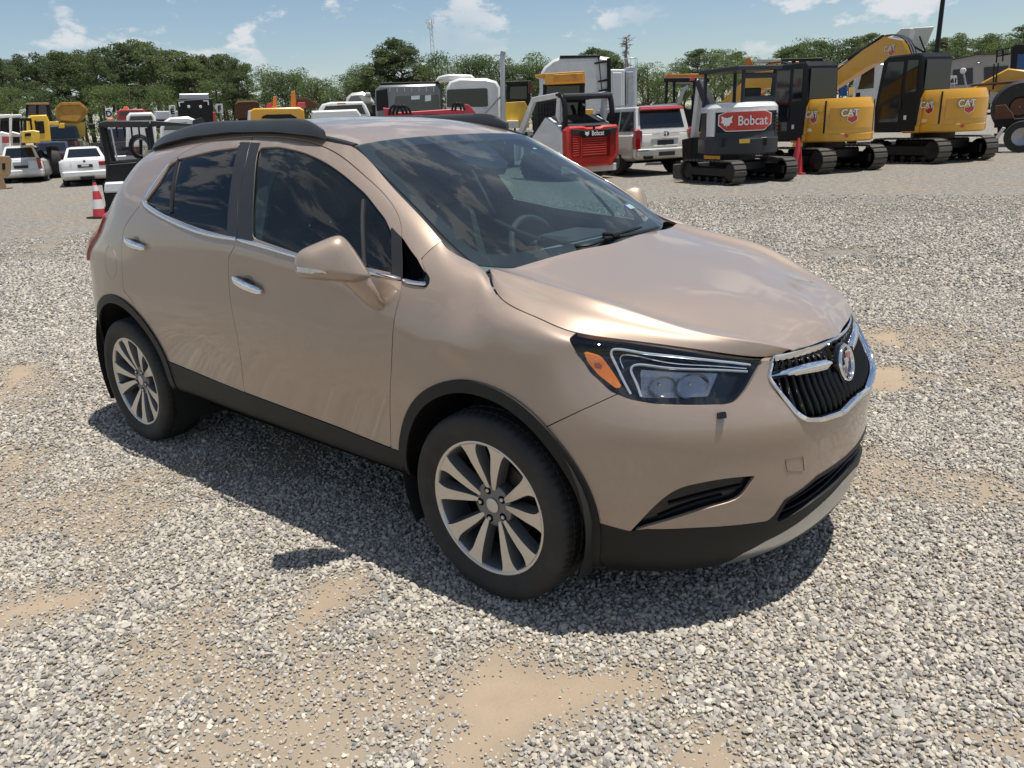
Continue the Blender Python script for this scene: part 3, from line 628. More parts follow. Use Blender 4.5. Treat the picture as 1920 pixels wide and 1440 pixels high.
    for k in (-.5, 0, .5):
        a = [fu([p])[0] for p in ((1470, 955+k*20), (1530, 918+k*30), (1590, 868+k*14))]; a.append(np.array([UE, a[-1][1]]))
        q4 = Fs.pos(smooth_line(np.array(a), 8)); Q = q4[:, :3]-q4[:, 3:]*.020; Q = np.r_[Q, Q[::-1]*[1, -1, 1]]
        MB().tube(Q, .0075, 6, flat=.5).build('lower_grille_bar', black, bump)
    # ---------------- hood, glass, roof
    hp = Hs.full(); hoodf = hp.build('hood', paint, car, both=True, lip=.02)
    Ws.full().off(.001).build('windshield', MATS['windshield'], car, lip=0, both=True)
    wu = Ws.UV; wmax = wu.max(0)
    clear = round_poly(np.array([(.055, .085), (wmax[0]+.5, .085), (wmax[0]+.5, wmax[1]-.075), (.055, wmax[1]-.055)]), .05)
    frit = Ws.full().outside(clear).off(-.004); frit.build('windshield_border', MATS['frit'], car, lip=0, both=True)
    Rs.full().build('roof', paint, car, both=True, lip=.02)
    sp_ = []
    for y_ in np.linspace(-1, 1, 15):
        w_ = .50*abs(y_); q_ = y_*.50; xr_ = -2.86+.10*abs(y_)**3; z_ = 1.512-.014*abs(y_)**2; sp_.append([(-2.52, q_*1.04, 1.56+.045*(1-abs(y_)**2)-.03*abs(y_)), (-2.72, q_, 1.533+.03*(1-abs(y_)**2)), (xr_, q_, z_+.006), (xr_-.004, q_, z_-.008), (xr_+.03, q_, z_-.035), (-2.60, q_, 1.47)])
    MB().loft(sp_).build('roof_spoiler', paint, car, smooth=50)
    # sensor shroud behind the glass
    q = Ws.pos([[wmax[0], wmax[1]-.05]])[0]; c = np.array([q[0], 0, q[2]]); sl = np.array([q[3], 0, q[5]]); sl /= np.linalg.norm(sl); dn = np.array([sl[2], 0, -sl[0]])
    rings = [[c+dn*d-sl*(.012+t)+np.array([0, y*w, 0]) for y, t in ((-1, 0), (-.9, .03), (.9, .03), (1, 0))] for d, w in ((-.02, .15), (.12, .14), (.22, .10), (.265, .05))]
    MB().loft(rings).build('sensor_shroud', MATS['frit'], car)
    ce = S.V[np.abs(S.UV[:, 1]-SV) < 1e-6]; ce = ce[ce[:, 0] > -.95][::6]; we_ = Ws.V[np.abs(Ws.UV[:, 0]) < 1e-6]
    wi = np.array([np.interp(-c[0]+.03, -we_[:, 0], we_[:, k]) for c in ce for k in range(3)]).reshape(-1, 3)
    for mm in (np.ones(3), np.array([1, -1, 1.])): MB().loft([[c*mm+[0, 0, -.001], (c*.5+w*.5)*mm+[0, 0, -.002], w*mm+[0, 0, -.006]] for c, w in zip(ce, wi)], cap=False, closed=False).build('windshield_molding', MATS['pillar_black'], car, smooth=60)
    # roof ditch strips
    for side in (-1, 1):
        mir = np.array([1, -side if side > 0 else 1, 1.]); e3 = np.array([X(667, 273, .535), (-.98, .545, 1.549), (-1.10, .555, 1.570), (-1.36, .567, 1.593), (-1.70, .570, 1.600), (-2.05, .565, 1.588), (-2.33, .555, 1.562), (-2.60, .535, 1.525)])*[1, -1, 1]
        e3 = smooth_line(e3, 8); rings = [[(p+np.array([0, dy, dz]))*mir for dy, dz in ((-.014, -.004), (-.010, .004), (.010, .007), (.016, -.002))] for p in e3]
        MB().loft(rings, closed=False, cap=False).build('roof_ditch_strip', MATS['pillar_black'], car, smooth=50)
        # roof rail: a raised bar with two feet
        top = smooth_line(np.array([X(606, 243, .575), X(596, 236, .575), X(575, 225, .575), X(545, 222, .575), X(500, 224, .575), X(440, 226, .575), X(374, 232, .575), X(322, 249, .57), X(296, 264, .56), X(288, 277, .555)])*[1, -1, 1], 6)
        rings = []; n_ = len(top)
        for i, p in enumerate(top):
            zb = np.interp(-p[0], [.905, 1.10, 1.36, 1.70, 2.05, 2.33, 2.6], [1.532, 1.570, 1.593, 1.600, 1.588, 1.562, 1.525])-.004; t = i/(n_-1)
            k = min(1, 6*t, 6*(1-t)); zt = max(p[2], zb+.006); wd = .013*k+.010
            rings.append([(np.array([p[0], p[1]+dy, z]))*mir for dy, z in ((-wd*1.25, zb+.010), (-wd*1.15, zb+.35*(zt-zb)), (-wd*.8, zb+.85*(zt-zb)), (-wd*.3, zt), (wd*.4, zt-.002), (wd*.9, zb+.7*(zt-zb)), (wd*1.0, zb))])
        MB().loft(rings).build('roof_rail', MATS['rail_grey'], car, smooth=50)
    return car, S, Fs, Hs, Ws, Rs, dict(hl=hl, grille=grille, fog=fog, UE=UE, VE=VE, doorF=doorF, archs=(aFo, aFi, aRo, aRi), outA=outA, inA=inA, bump=bump, winF=winF, winR=winR)
# ------------------------------------------------------------------ wheels
def make_wheel(car, loc, flip, spin, steer=0.0):
    R0 = .3465
    w = empty('wheel', loc, steer+(math.pi if flip else 0)); w.parent = car
    # outer face looks along local -y
    half = [(.236, -.090), (.243, -.1005), (.252, -.1045), (.262, -.109), (.278, -.1135), (.2795, -.1145), (.296, -.1155), (.312, -.1145), (.324, -.1105), (.3335, -.1035), (.3395, -.0945), (.3425, -.086), (.3435, -.074), (.3440, -.0725), (.3375, -.0705), (.3375, -.0655), (.3445, -.0635), (.3458, -.034), (.3390, -.0325), (.3390, -.0265), (.3462, -.0245), (R0, 0)]
    prof = half+[(r, -y) for r, y in half[::-1][1:]]
    n = 288; V = []; m_ = len(prof)
    for j in range(n):
        a = 2*math.pi*j/n
        for i, (r, y) in enumerate(prof):
            ay = abs(y); rr = r; sk = a
            if .076 > ay > .03 or ay >= .0745:      # lateral sipes across shoulder and rib
                if j % 4 == 0 and r > .3335 and ay > .072: rr = r-.0045
                if j % 3 == 0 and .034 <= ay <= .0636: rr = r-.004
            if ay < .025 and j % 6 == 0: rr = r-.004
            V.append((rr*math.cos(sk), y, rr*math.sin(sk)))
    F = [(j*m_+i, j*m_+i+1, ((j+1) % n)*m_+i+1, ((j+1) % n)*m_+i) for j in range(n) for i in range(m_-1)]
    MB().add(V, F).build('tyre', MATS['tyre'], w, smooth=40)
    MB().lathe([(.243, -.0985), (.246, -.1015), (.243, -.1035), (.238, -.1025), (.2335, -.098), (.231, -.091)], n=96).build('rim_lip', MATS['rim_face'], w, smooth=50)
    MB().lathe([(.2335, -.096), (.229, -.084), (.224, -.045), (.218, .0), (.216, .09), (.236, .1)], n=64).build('rim_barrel', MATS['rim_grey'], w, smooth=50)
    MB().lathe([(.001, .012), (.212, .012), (.212, .02)], n=40).build('wheel_back', MATS['dark_void'], w)
    MB().lathe([(.06, -.012), (.142, -.012), (.142, 0), (.06, 0)], n=48).build('brake_disc', MATS['brake_iron'], w)
    MB().lathe([(.001, -.066), (.030, -.067), (.040, -.068), (.058, -.069), (.071, -.068), (.080, -.064), (.084, -.054), (.082, -.02)], n=60).build('hub', MATS['rim_grey'], w, smooth=40)
    cap = MB().lathe([(.001, -.0735), (.022, -.0730), (.0265, -.0715), (.0275, -.066)], n=32).build('hub_cap', MATS['satin_silver'], w, smooth=40)
    for k in range(5):
        a = spin+k*2*math.pi/5+.31; c = (.0555*math.cos(a), 0, .0555*math.sin(a))
        MB().lathe([(.001, -.0700), (.0135, -.0700), (.0148, -.0695)], n=18, c=c).build('lug_pocket', MATS['dark_void'], w)
        MB().lathe([(.001, -.0745), (.0062, -.0745), (.0082, -.0725), (.0085, -.07)], n=6, c=c).build('lug_nut', MATS['rim_face'], w)
    # ten spokes in five pairs, machined faces, painted flanks
    rs = np.array([.060, .078, .105, .135, .165, .190, .205, .218, .228, .2335]); yf = np.interp(rs, [.06, .10, .16, .2335], [-.0685, -.078, -.090, -.0985])
    wn = np.array([.0055, .0095, .0128, .0155, .0180, .0212, .0250, .0315, .0400, .0460]); wn2 = np.array([.0055, .0095, .0130, .0160, .0188, .0210, .0230, .0262, .0310, .0360])
    for k in range(10):
        pair, s = divmod(k, 2); sg = 1 if s else -1; a0 = spin+pair*2*math.pi/5+sg*rad(16.5)
        V = []; F = []; MI = []
        for i, r in enumerate(rs):
            ac = a0-sg*.10*(1-(r-.06)/.175)**1.6; wl, wr = (wn[i], wn2[i]) if sg > 0 else (wn2[i], wn[i])
            if i == len(rs)-1: pass
            u = np.array((math.cos(ac), 0, math.sin(ac))); t = np.array((-math.sin(ac), 0, math.cos(ac))); o = np.array((0, 1., 0))
            V += [u*r-t*(wl+.008)+o*(yf[i]+.042), u*r-t*(wl+.004)+o*(yf[i]+.014), u*r-t*wl+o*yf[i], u*r+t*wr+o*yf[i], u*r+t*(wr+.004)+o*(yf[i]+.014), u*r+t*(wr+.008)+o*(yf[i]+.042)]
        for i in range(len(rs)-1):
            for j in range(5):
                F.append((i*6+j, i*6+j+1, i*6+6+j+1, i*6+6+j)); MI.append(1 if j == 2 else 0)
        F.append((0, 1, 2, 3, 4, 5)); MI.append(0)
        me = bpy.data.meshes.new('spoke'); me.from_pydata([tuple(v) for v in V], [], F); me.materials.append(MATS['rim_grey']); me.materials.append(MATS['rim_face'])
        me.polygons.foreach_set('material_index', MI); bm = bmesh.new(); bm.from_mesh(me); bmesh.ops.recalc_face_normals(bm, faces=bm.faces); bm.to_mesh(me); bm.free()
        me.polygons.foreach_set('use_smooth', [True]*len(me.polygons)); me.set_sharp_from_angle(angle=rad(28)); link('spoke', me, None, w)
    return w

def finish_suv(car, S, Fs, Hs, Ws, Rs, K):
    black, gloss, chrome, void = MATS['black_plastic'], MATS['gloss_black'], MATS['chrome'], MATS['dark_void']
    fu = Fs.uv; UE, VE = K['UE'], K['VE']; pf = Fs.full(); bump = K['bump']; aFo, aFi, aRo, aRi = K['archs']; outA = K['outA']
    M2 = np.array([1, -1, 1.])
    for (x, flip, y) in ((0, False, -.770), (0, True, .770), (-2.555, False, -.770), (-2.555, True, .770)):
        make_wheel(car, (x, y, .3435), flip, rad(20) if x == 0 else rad(41), rad(.25) if x == 0 else 0)
    # ---- headlights
    hl = K['hl']
    def on(px, off=0.0, n=6, smooth=True):
        q = Fs.pos(smooth_line(fu(px), n) if smooth else fu(px)); nn = q[:, 3:]/np.linalg.norm(q[:, 3:], axis=1)[:, None]; return q[:, :3]+nn*off, nn
    for side in (-1, 1):
        mir = M2 if side > 0 else np.ones(3)
        h = pf.inside(hl, .004).off(-.052).build('headlight', MATS['lamp_black'], car, lip=0, side=side)
        q3 = Fs.pos(np.r_[hl, hl[:1]]); n3 = q3[:, 3:]
        MB().loft([[p*mir for p in q3[:, :3]+n3*.0], [p*mir for p in q3[:, :3]-n3*.055]], cap=False, closed=False).build('lamp_wall', MATS['lamp_black'], h)
        pf.inside(hl, -.001).off(-.0015).build('lens', MATS['clear_lens'], h, lip=.006, side=side)
        for px, r, nm in (([(1183, 738), (1166, 705), (1149, 670), (1148, 660), (1158, 655), (1193, 661), (1259, 668), (1340, 676), (1412, 684)], .0048, 'daytime_strip'), ([(1203, 743), (1193, 715), (1184, 692), (1191, 684), (1237, 687), (1320, 692), (1407, 696)], .0043, 'daytime_strip'), ([(1170, 690), (1164, 672), (1172, 666), (1230, 675), (1320, 684), (1405, 690)], .0022, 'light_guide')):
            P, nn = on(px, -.016); MB().tube(P*mir, r, 8, flat=.8).build(nm, MATS['drl_white'] if nm[0] == 'd' else chrome, h)
        am = fu([(1094, 661), (1125, 668), (1145, 692), (1168, 729), (1154, 727), (1123, 703), (1103, 681)])
        t = pf.inside(round_poly(am, .006)).off(-.010); t.build('turn_signal', MATS['amber'], h, lip=.03, side=side)
        rf = fu([(1117, 678), (1130, 684), (1127, 692), (1114, 686)]); pf.inside(rf).off(-.0085).build('side_reflector', MATS['amber_dark'], h, lip=.002, side=side)
        # reflector pockets: bright bezel, a grey drum and a bowl with its bulb shield
        pf.inside(fu([(1203, 690), (1360, 697), (1340, 740), (1205, 742)])).off(-.046).build('reflector_panel', MATS['reflector_grey'], h, lip=0, side=side)
        for px, r, dep, mt in (((1302, 717), .056, .050, MATS['reflector']), ((1240, 717), .044, .02, MATS['reflector_grey'])):
            c, nn = on([px], -.048, smooth=False); c = c[0]; f = np.array((.86, -.50, .0)); f /= np.linalg.norm(f); r_ = np.array((-f[1], f[0], 0)); u_ = np.array((0, 0, 1.))
            rings = [[(c+f*(d)+(r_*math.cos(a)+u_*.72*math.sin(a))*r*k)*mir for a in np.arange(28)*2*math.pi/28] for d, k in ((.022, 1.0), (.012, .93), (-.004, .7), (-.012, .38), (-.014, .05))]
            MB().loft(rings, cap=False).build('reflector_bowl', mt, h, smooth=60)
            MB().xf(np.diag(mir)).cyl(c-f*.012, c+f*.006, .010, .004, 12).build('bulb_shield', MATS['reflector'], h)
    # ---- grille
    gp = K['grille']; gback = pf.inside(gp, .004).off(-.050).build('grille', void, car, lip=0, both=True)
    ui = np.linspace(gp[1][0] if False else fu([(1446, 690)])[0][0]+.012, UE, 13)
    vt = Fs.UV[:, 1].max()
    lowe = fu([(1440, 706), (1494, 776), (1512, 787), (1539, 787), (1580, 774), (1606, 748)]); lowe = np.r_[lowe, [[UE+.05, lowe[-1][1]]]]
    wing = fu([(1441, 707), (1475, 700), (1520, 689), (1560, 681)]); wing = np.r_[wing, [[UE+.01, wing[-1][1]]]]
    for u in ui:
        vb = np.interp(u, lowe[:, 0], lowe[:, 1])+.006; vw = np.interp(u, wing[:, 0], wing[:, 1])
        for a, b in ((vb, vw-.008), (vw+.010, vt-.006)):
            if b-a < .012: continue
            q = Fs.pos(np.c_[np.full(7, u), np.linspace(a, b, 7)]); P = q[:, :3]; nn = q[:, 3:]/np.linalg.norm(q[:, 3:], axis=1)[:, None]; t = np.gradient(P, axis=0); t /= np.linalg.norm(t, axis=1)[:, None]; s_ = np.cross(nn, t)
            dep = .012+.010*np.sin(np.linspace(.25, 2.7, 7))
            rings = [[P[i]-nn[i]*.050-s_[i]*.005, P[i]-nn[i]*(.034-dep[i])-s_[i]*.0035, P[i]-nn[i]*(.031-dep[i]), P[i]-nn[i]*(.034-dep[i])+s_[i]*.0035, P[i]-nn[i]*.050+s_[i]*.005] for i in range(7)]
            for mm in (np.ones(3), M2):
                if mm[1] < 0 and abs(P[:, 1]).max() < 1e-3: continue
                MB().loft([[p*mm for p in r] for r in rings]).build('grille_slat', MATS['slat_black'], gback, smooth=50)
    # chrome surround and wings
    pth = np.r_[[[UE, vt-.003]], np.c_[np.linspace(UE-.05, fu([(1450, 675)])[0][0]+.004, 8), np.full(8, vt-.003)], fu([(1446, 684)]), fu([(1440, 706)]), fu([(1466, 741)]), fu([(1494, 776)]), fu([(1512, 787)]), fu([(1539, 787)]), fu([(1580, 774)]), fu([(1604, 750)])]
    pth = np.r_[pth, [[UE, pth[-1][1]-.002]]]; pth = np.r_[pth[:1], round_poly(pth, .02, 6)[6:-6], pth[-1:]]
    q = Fs.pos(pth); P = q[:, :3]; nn = q[:, 3:]/np.linalg.norm(q[:, 3:], axis=1)[:, None]; t = np.gradient(P, axis=0); t /= np.linalg.norm(t, axis=1)[:, None]+1e-9; s_ = np.cross(nn, t)
    fr = np.interp(np.linspace(0, 1, len(P)), [0, .36, .45, .62, .75, 1], [.0036, .0036, .0044, .005, .0085, .0100])
    rings = [[P[i]+nn[i]*h+s_[i]*b*fr[i] for b, h in ((-1, -.012), (-1, .003), (-.6, .0075), (.6, .0075), (1, .003), (1, -.012))] for i in range(len(P))]
    mb = MB().loft(rings, cap=False, closed=False); mb.loft([[p*M2 for p in r] for r in rings], cap=False, closed=False); mb.build('grille_surround', chrome, gback, smooth=50)
    wp = np.r_[fu([(1443, 706), (1462, 702), (1490, 696), (1520, 689), (1545, 684), (1560, 680)])]
    q = Fs.pos(smooth_line(wp, 5)); P = q[:, :3]; nn = q[:, 3:]/np.linalg.norm(q[:, 3:], axis=1)[:, None]; t = np.gradient(P, axis=0); t /= np.linalg.norm(t, axis=1)[:, None]; s_ = np.cross(nn, t)
    fr = np.interp(np.linspace(0, 1, len(P)), [0, .3, .7, .93, 1], [.002, .013, .018, .017, .008])
    for mm in (np.ones(3), M2):
        MB().loft([[(P[i]+nn[i]*h+s_[i]*b*fr[i])*mm for b, h in ((-1, -.022), (-1, -.006), (-.3, .002), (.5, .0005), (1, -.008), (1, -.022))] for i in range(len(P))]).build('grille_wing', chrome, gback, smooth=50)
        MB().loft([[(P[i]+nn[i]*h+s_[i]*b)*mm for b, h in ((-.012, -.048), (-.012, -.018), (.012, -.018), (.012, -.048))] for i in range(len(P))]).build('grille_crossbar', MATS['slat_black'], gback)
    # badge: black drum, chrome ring, three small shields
    bc = np.array((.870, 0, .779)); tilt = rad(-14); Mb = roty(tilt)
    def bl(V): return np.asarray(V) @ Mb.T + bc
    MB().xf(Mb, bc).lathe([(.058, -.09), (.072, -.06), (.072, -.016), (.069, .0), (.060, .004)], 'x', 40).build('badge_housing', gloss, gback, smooth=40)
    MB().xf(Mb, bc).lathe([(.064, .0), (.0645, .006), (.061, .010), (.055, .0095), (.0525, .005), (.052, -.002)], 'x', 48).build('badge_ring', chrome, gback, smooth=50)
    MB().xf(Mb, bc).lathe([(.001, .001), (.053, .0005)], 'x', 40).build('badge_plate', MATS['badge_dark'], gback)
    sh = [(-.016, .02), (.016, .02), (.016, -.002), (.010, -.014), (0, -.022), (-.010, -.014), (-.016, -.002)]
    for k, (oy, oz, mt) in enumerate(((.022, .020, 'badge_red'), (.0, .0, 'badge_silver'), (-.022, -.020, 'badge_blue'))):
        poly = [(y*.95*(-1)+oy, z*.95+oz) for y, z in sh]
        MB().xf(Mb, bc).prism(poly, .001, .005+.001*k, 'x', ch=.001).build('badge_shield', chrome, gback)
        MB().xf(Mb, bc).prism([(oy+(y-oy)*.62, oz+(z-oz)*.62) for y, z in poly], .005+.001*k, .0062+.001*k, 'x').build('shield_face', MATS[mt], gback)
    # little parking-sensor stub and tow cover seam on the bumper
    c, nn = on([(1351, 779)], .006, smooth=False); c = c[0]; f = nn[0]; sx = np.cross((0, 0, 1), f); sx /= np.linalg.norm(sx); Mx = np.c_[f, sx, np.cross(f, sx)]
    for mm in (np.ones(3), M2): MB().xf(np.diag(mm)@Mx, c*mm).box((-.014, -.011, -.010), (.014, .011, .010), .003).build('washer_nozzle', gloss, bump)
    P, _ = on([(1472, 862), (1505, 856), (1508, 880), (1502, 884), (1476, 884), (1472, 862)], .0006, 4, False)
    MB().tube(P, .0011, 5, closed=True).build('tow_cover_seam', MATS['recess_shade_seam'], bump)
    # ---- wipers and cowl
    wuv = Ws.uv
    def wpt(u, v, w, off):
        P = at(u, v, 1, -w); return P
    def onW(px, off, far=False):
        V = Ws.V*(M2 if far else 1); N_ = Ws.N*(M2 if far else 1); pr = proj(V); out = []
        for p in px:
            k = np.argsort(((pr-p)**2).sum(1))[:6]; A = np.c_[pr[k]-p, np.ones(6)]; out.append(np.linalg.lstsq(A, V[k], rcond=None)[0][2]+N_[k].mean(0)*off)
        return np.array(out)
    for far, blade, arm in ((False, [(872, 478), (930, 480), (990, 482), (1034, 487)], [(1042, 492), (1000, 489), (955, 482)]), (None, [(1042, 480), (1090, 467), (1140, 450), (1198, 432)], [(1225, 437), (1180, 449), (1125, 458)])):
        def pick(px, off):
            a = onW(px, off, False); b = onW(px, off, True); pa = np.abs(proj(a)-px).sum(1); return np.array([x if i < 3 else y for x, y, i in zip(a, b, pa)])
        bl_, ar_ = pick(blade, .018), pick(arm, .030)
        wp_ = empty('wiper'); wp_.parent = car
        MB().tube(smooth_line(bl_, 5), [.006]+[.010]*14+[.006], 6, flat=.7).build('blade', black, wp_)
        MB().tube(smooth_line(ar_, 5), .011, 6, flat=.6).build('arm', black, wp_)
        cc = pick([blade[1] if far is False else blade[2]], .026)[0]; MB().box(cc-[.03, .025, .008], cc+[.03, .025, .012], .006).build('clip', black, wp_)
    ck = [[(-.16, .665, 1.105), (-.07, .66, 1.085), (-.065, .66, 1.05)], [(-.11, .45, 1.095), (.0, .45, 1.082), (.0, .45, 1.05)], [(-.085, .2, 1.092), (.01, .2, 1.085), (.01, .2, 1.05)], [(-.08, 0, 1.09), (.01, 0, 1.085), (.01, 0, 1.05)]]
    cw = [[np.array(p)*[1, -1, 1] for p in r] for r in ck]+[[np.array(p) for p in r] for r in ck[::-1][1:]]
    MB().loft(cw, cap=False, closed=False).build('cowl_panel', black, car)
    # windscreen stickers
    for px, a, b, mt in (((1181, 385), .055, .04, 'sticker'), ((1003, 277), .03, .012, 'sticker_green')):
        c = onW([px], -.003, True)[0]; k = np.argmin(((Ws.V*M2-c)**2).sum(1)); n_ = (Ws.N*M2)[k]; sx = np.cross((0, 0, 1), n_); sx /= np.linalg.norm(sx); sy = np.cross(n_, sx)
        st = MB().add([c-sx*a/2-sy*b/2, c+sx*a/2-sy*b/2, c+sx*a/2+sy*b/2, c-sx*a/2+sy*b/2], [(0, 1, 2, 3)]).build('windshield_sticker', MATS[mt], car)
        if mt == 'sticker': MB().add([c+n_*.001+sx*a*i-sx*0+sy*b*j for i, j in ((-.5, .28), (.5, .28), (.5, .5), (-.5, .5))], [(0, 1, 2, 3)]).build('sticker_band', MATS['sticker_blue'], st)
    # ---- mirrors
    for side in (-1, 1):
        mm = M2 if side > 0 else np.ones(3)
        mir = empty('door_mirror'); mir.parent = car
        nrm = np.array((.76, -.62, .12)); nrm /= np.linalg.norm(nrm); c0 = at(622, 484, 1, -.975)
        def onp(u, v): d = ray(u, v); return CAM_P+d*(((c0-CAM_P)@nrm)/(d@nrm))
        ol = np.array([onp(*p) for p in round_poly(np.array([(551, 508), (552, 482), (563, 468), (600, 452), (630, 440), (645, 443), (664, 466), (690, 506), (698, 520), (676, 531), (640, 529), (600, 525), (562, 522)], float), 14, 5)]); cm_ = ol.mean(0)
        prof_ = [(-.052, .86), (-.050, .92), (-.035, .97), (0, 1.0), (.022, .985), (.042, .93), (.056, .83), (.066, .68), (.072, .48), (.075, .24), (.076, .02)]
        lift = np.array((0, 0, 1.)); MB().loft([[(cm_+(p-cm_)*k+nrm*d-lift*(1-k)*.018*(d > 0))*mm for p in ol] for d, k in prof_]).build('mirror_shell', MATS['champagne_paint'], mir, smooth=60)
        MB().loft([[(cm_+(p-cm_)*k-nrm*.0535)*mm for p in ol] for k in (.82, .01)], cap=False).build('mirror_glass', MATS['mirror_glass'], mir)
        def surf_pt(u, v, out):
            p = onp(u, v); k = 0
            th = p-cm_; L_ = np.linalg.norm(th); cs = (ol-cm_)@th/(np.linalg.norm(ol-cm_, axis=1)*L_+1e-9); k = min(1.0, L_/np.linalg.norm(ol[np.argmax(cs)]-cm_)); d = np.interp(k, [q[1] for q in prof_[3:]][::-1], [q[0] for q in prof_[3:]][::-1]); return p+nrm*(d+out)
        ring = []
        for t in np.linspace(0, 1, 9):
            u = 551.5+62*t; vc = 503+7.5*t; hh = 5.6*(1-.15*t) if t < .95 else 2.0; ring.append([surf_pt(u, vc+s*hh, o)*mm for s, o in ((1, -.006), (.8, .0025), (-.8, .0025), (-1, -.006))])
        MB().loft(ring).build('indicator', MATS['indicator_clear'], mir, smooth=60)
        # arm down to the door
        def ovl(c, a, b, ax, bx): return [(c+ax*a*math.cos(t)+bx*b*math.sin(t))*mm for t in np.arange(16)*math.pi/8]
        xx = np.array((1., .1, 0)); yy = np.array((0, 1., 0)); zz_ = np.array((0, 0, 1.))
        MB().loft([ovl(np.array((-.525, -.925, 1.112)), .075, .035, xx, yy), ovl(np.array((-.505, -.915, 1.085)), .066, .032, xx, yy), ovl(np.array((-.487, -.902, 1.055)), .054, .030, xx, yy), ovl(np.array((-.478, -.888, 1.025)), .043, .026, xx, yy*.7+zz_*.5), ovl(np.array((-.472, -.868, 1.005)), .036, .028, xx, zz_)]).build('mirror_arm', MATS['champagne_paint'], mir, smooth=60)
    # ---- linings and dark filler behind the panels, wheel wells, floor
    belt = lambda q: np.interp(-q.V[:, 0], [.1, .45, .93, 1.38, 2.05, 2.6, 2.9, 3.1], [1.09, 1.10, 1.135, 1.172, 1.25, 1.30, 1.2, 1.1])-q.V[:, 2]-.012
    inner = outA(outA(S.full(), aFo, -.01), aRo, -.01).cut(belt).cut(lambda q: -.30-q.V[:, 0])
    inner.off(-.035).build('door_lining', MATS['interior_dark'], car, lip=0, both=True)
    fin = outA(pf, aFo, -.01).outside(K['hl'], .0).outside(K['grille'], 0).outside(K['fog'], 0).cut(lambda q: q.V[:, 0]+.40).cut(lambda q: .93-q.V[:, 2]+.0*q.V[:, 0])
    fin.off(-.055).build('dark_inner_shell', void, car, lip=0, both=True)  # black shell added behind the front panels to keep the gaps dark
    Rs.full().off(-.03).build('headliner', MATS['interior_light'], car, lip=0, both=True)
    mb = MB().box((-3.0, -.60, .215), (.42, .60, .26)).box((-.05, -.50, .25), (.62, .50, .84)).box((-.14, -.62, .25), (-.05, .62, 1.03)).box((-2.1, -.70, .25), (-.45, .70, .32)); mb.build('underbody', void, car)  # floor plates, plus dark engine-bay filler added to stop light leaks
    for x, r in ((-.005, .415), (-2.555, .432)):
        for sg in (-1, 1):
            th = np.linspace(-.5, math.pi+.5, 30); arc = lambda y: [(x+r*math.cos(a), sg*y, .378+r*math.sin(a)) for a in th]
            MB().loft([arc(.868), arc(.50)], cap=False, closed=False).loft([arc(.50), [(x+.01*math.cos(a), sg*.5, .378+.01*math.sin(a)) for a in th]], cap=False, closed=False).build('wheel_well', MATS['well_black'], car)
    # ---- cabin
    dash = [[(x, y, z) for x, z in ((-.10, 1.02), (-.22, 1.065), (-.42, 1.075), (-.55, 1.03), (-.57, .90), (-.50, .70), (-.12, .70))] for y in (-.66, -.3, 0, .3, .66)]
    MB().loft(dash).build('dashboard', MATS['dash_grey'], car)
    MB().box((-.60, .20, 1.02), (-.40, .52, 1.10), .03).build('instrument_hood', MATS['interior_dark'], car)
    st = MB(); cst = np.array((-.70, .36, .985)); Ms = roty(rad(-25))
    st.xf(Ms, cst).tube([(0, .185*math.cos(a), .185*math.sin(a)) for a in np.linspace(0, 2*math.pi, 40)[:-1]], .016, 8, closed=True); st.box((.0, -.06, -.06), (.05, .06, .06), .02); st.box((.0, -.17, -.015), (.02, .17, .015)); st.box((0, -.02, -.17), (.02, .02, 0))
    st.xf().cyl((-.68, .36, .97), (-.45, .36, .88), .03); st.build('steering_wheel', MATS['interior_dark'], car)
    def seat(y, x, wd):
        s_ = empty('seat', (x, y, 0)); s_.parent = car
        def slab(pts, w, nm):
            MB().loft([[(px, yy*w, pz) for px, pz in pts] for yy in (-.5, -.47, -.3, .3, .47, .5)]).build(nm, MATS['seat_cloth'], s_, smooth=60)
        slab([(.25, .50), (.27, .60), (-.20, .56), (-.25, .45)], wd, 'cushion')
        slab([(-.14, .55), (-.20, .50), (-.43, 1.12), (-.40, 1.18), (-.33, 1.16)], wd, 'backrest')
        if wd < .8: slab([(-.36, 1.20), (-.39, 1.36), (-.46, 1.38), (-.49, 1.22)], .26, 'headrest'); MB().cyl((-.40, -.06, 1.1), (-.43, -.06, 1.25), .006).cyl((-.40, .06, 1.1), (-.43, .06, 1.25), .006).build('headrest_post', chrome, s_)
    seat(-.36, -1.02, .50); seat(.36, -1.02, .50); seat(0, -1.85, 1.15)
    for sg in (-1, 1):
        MB().loft([[(x, sg*y, z) for x, y, z in r] for r in ([(-1.33, .79, 1.10), (-1.46, .79, 1.10), (-1.46, .77, 1.10), (-1.33, .77, 1.10)], [(-1.38, .66, 1.36), (-1.47, .66, 1.36), (-1.47, .64, 1.36), (-1.38, .64, 1.36)], [(-1.36, .56, 1.55), (-1.48, .56, 1.55), (-1.48, .54, 1.55), (-1.36, .54, 1.55)])]).build('pillar_lining', MATS['interior_light'], car)
        MB().tube([(-1.36, sg*.755, 1.12), (-1.40, sg*.64, 1.34), (-1.41, sg*.60, 1.42)], .022, 4, flat=.15).build('seat_belt', MATS['interior_dark'], car)
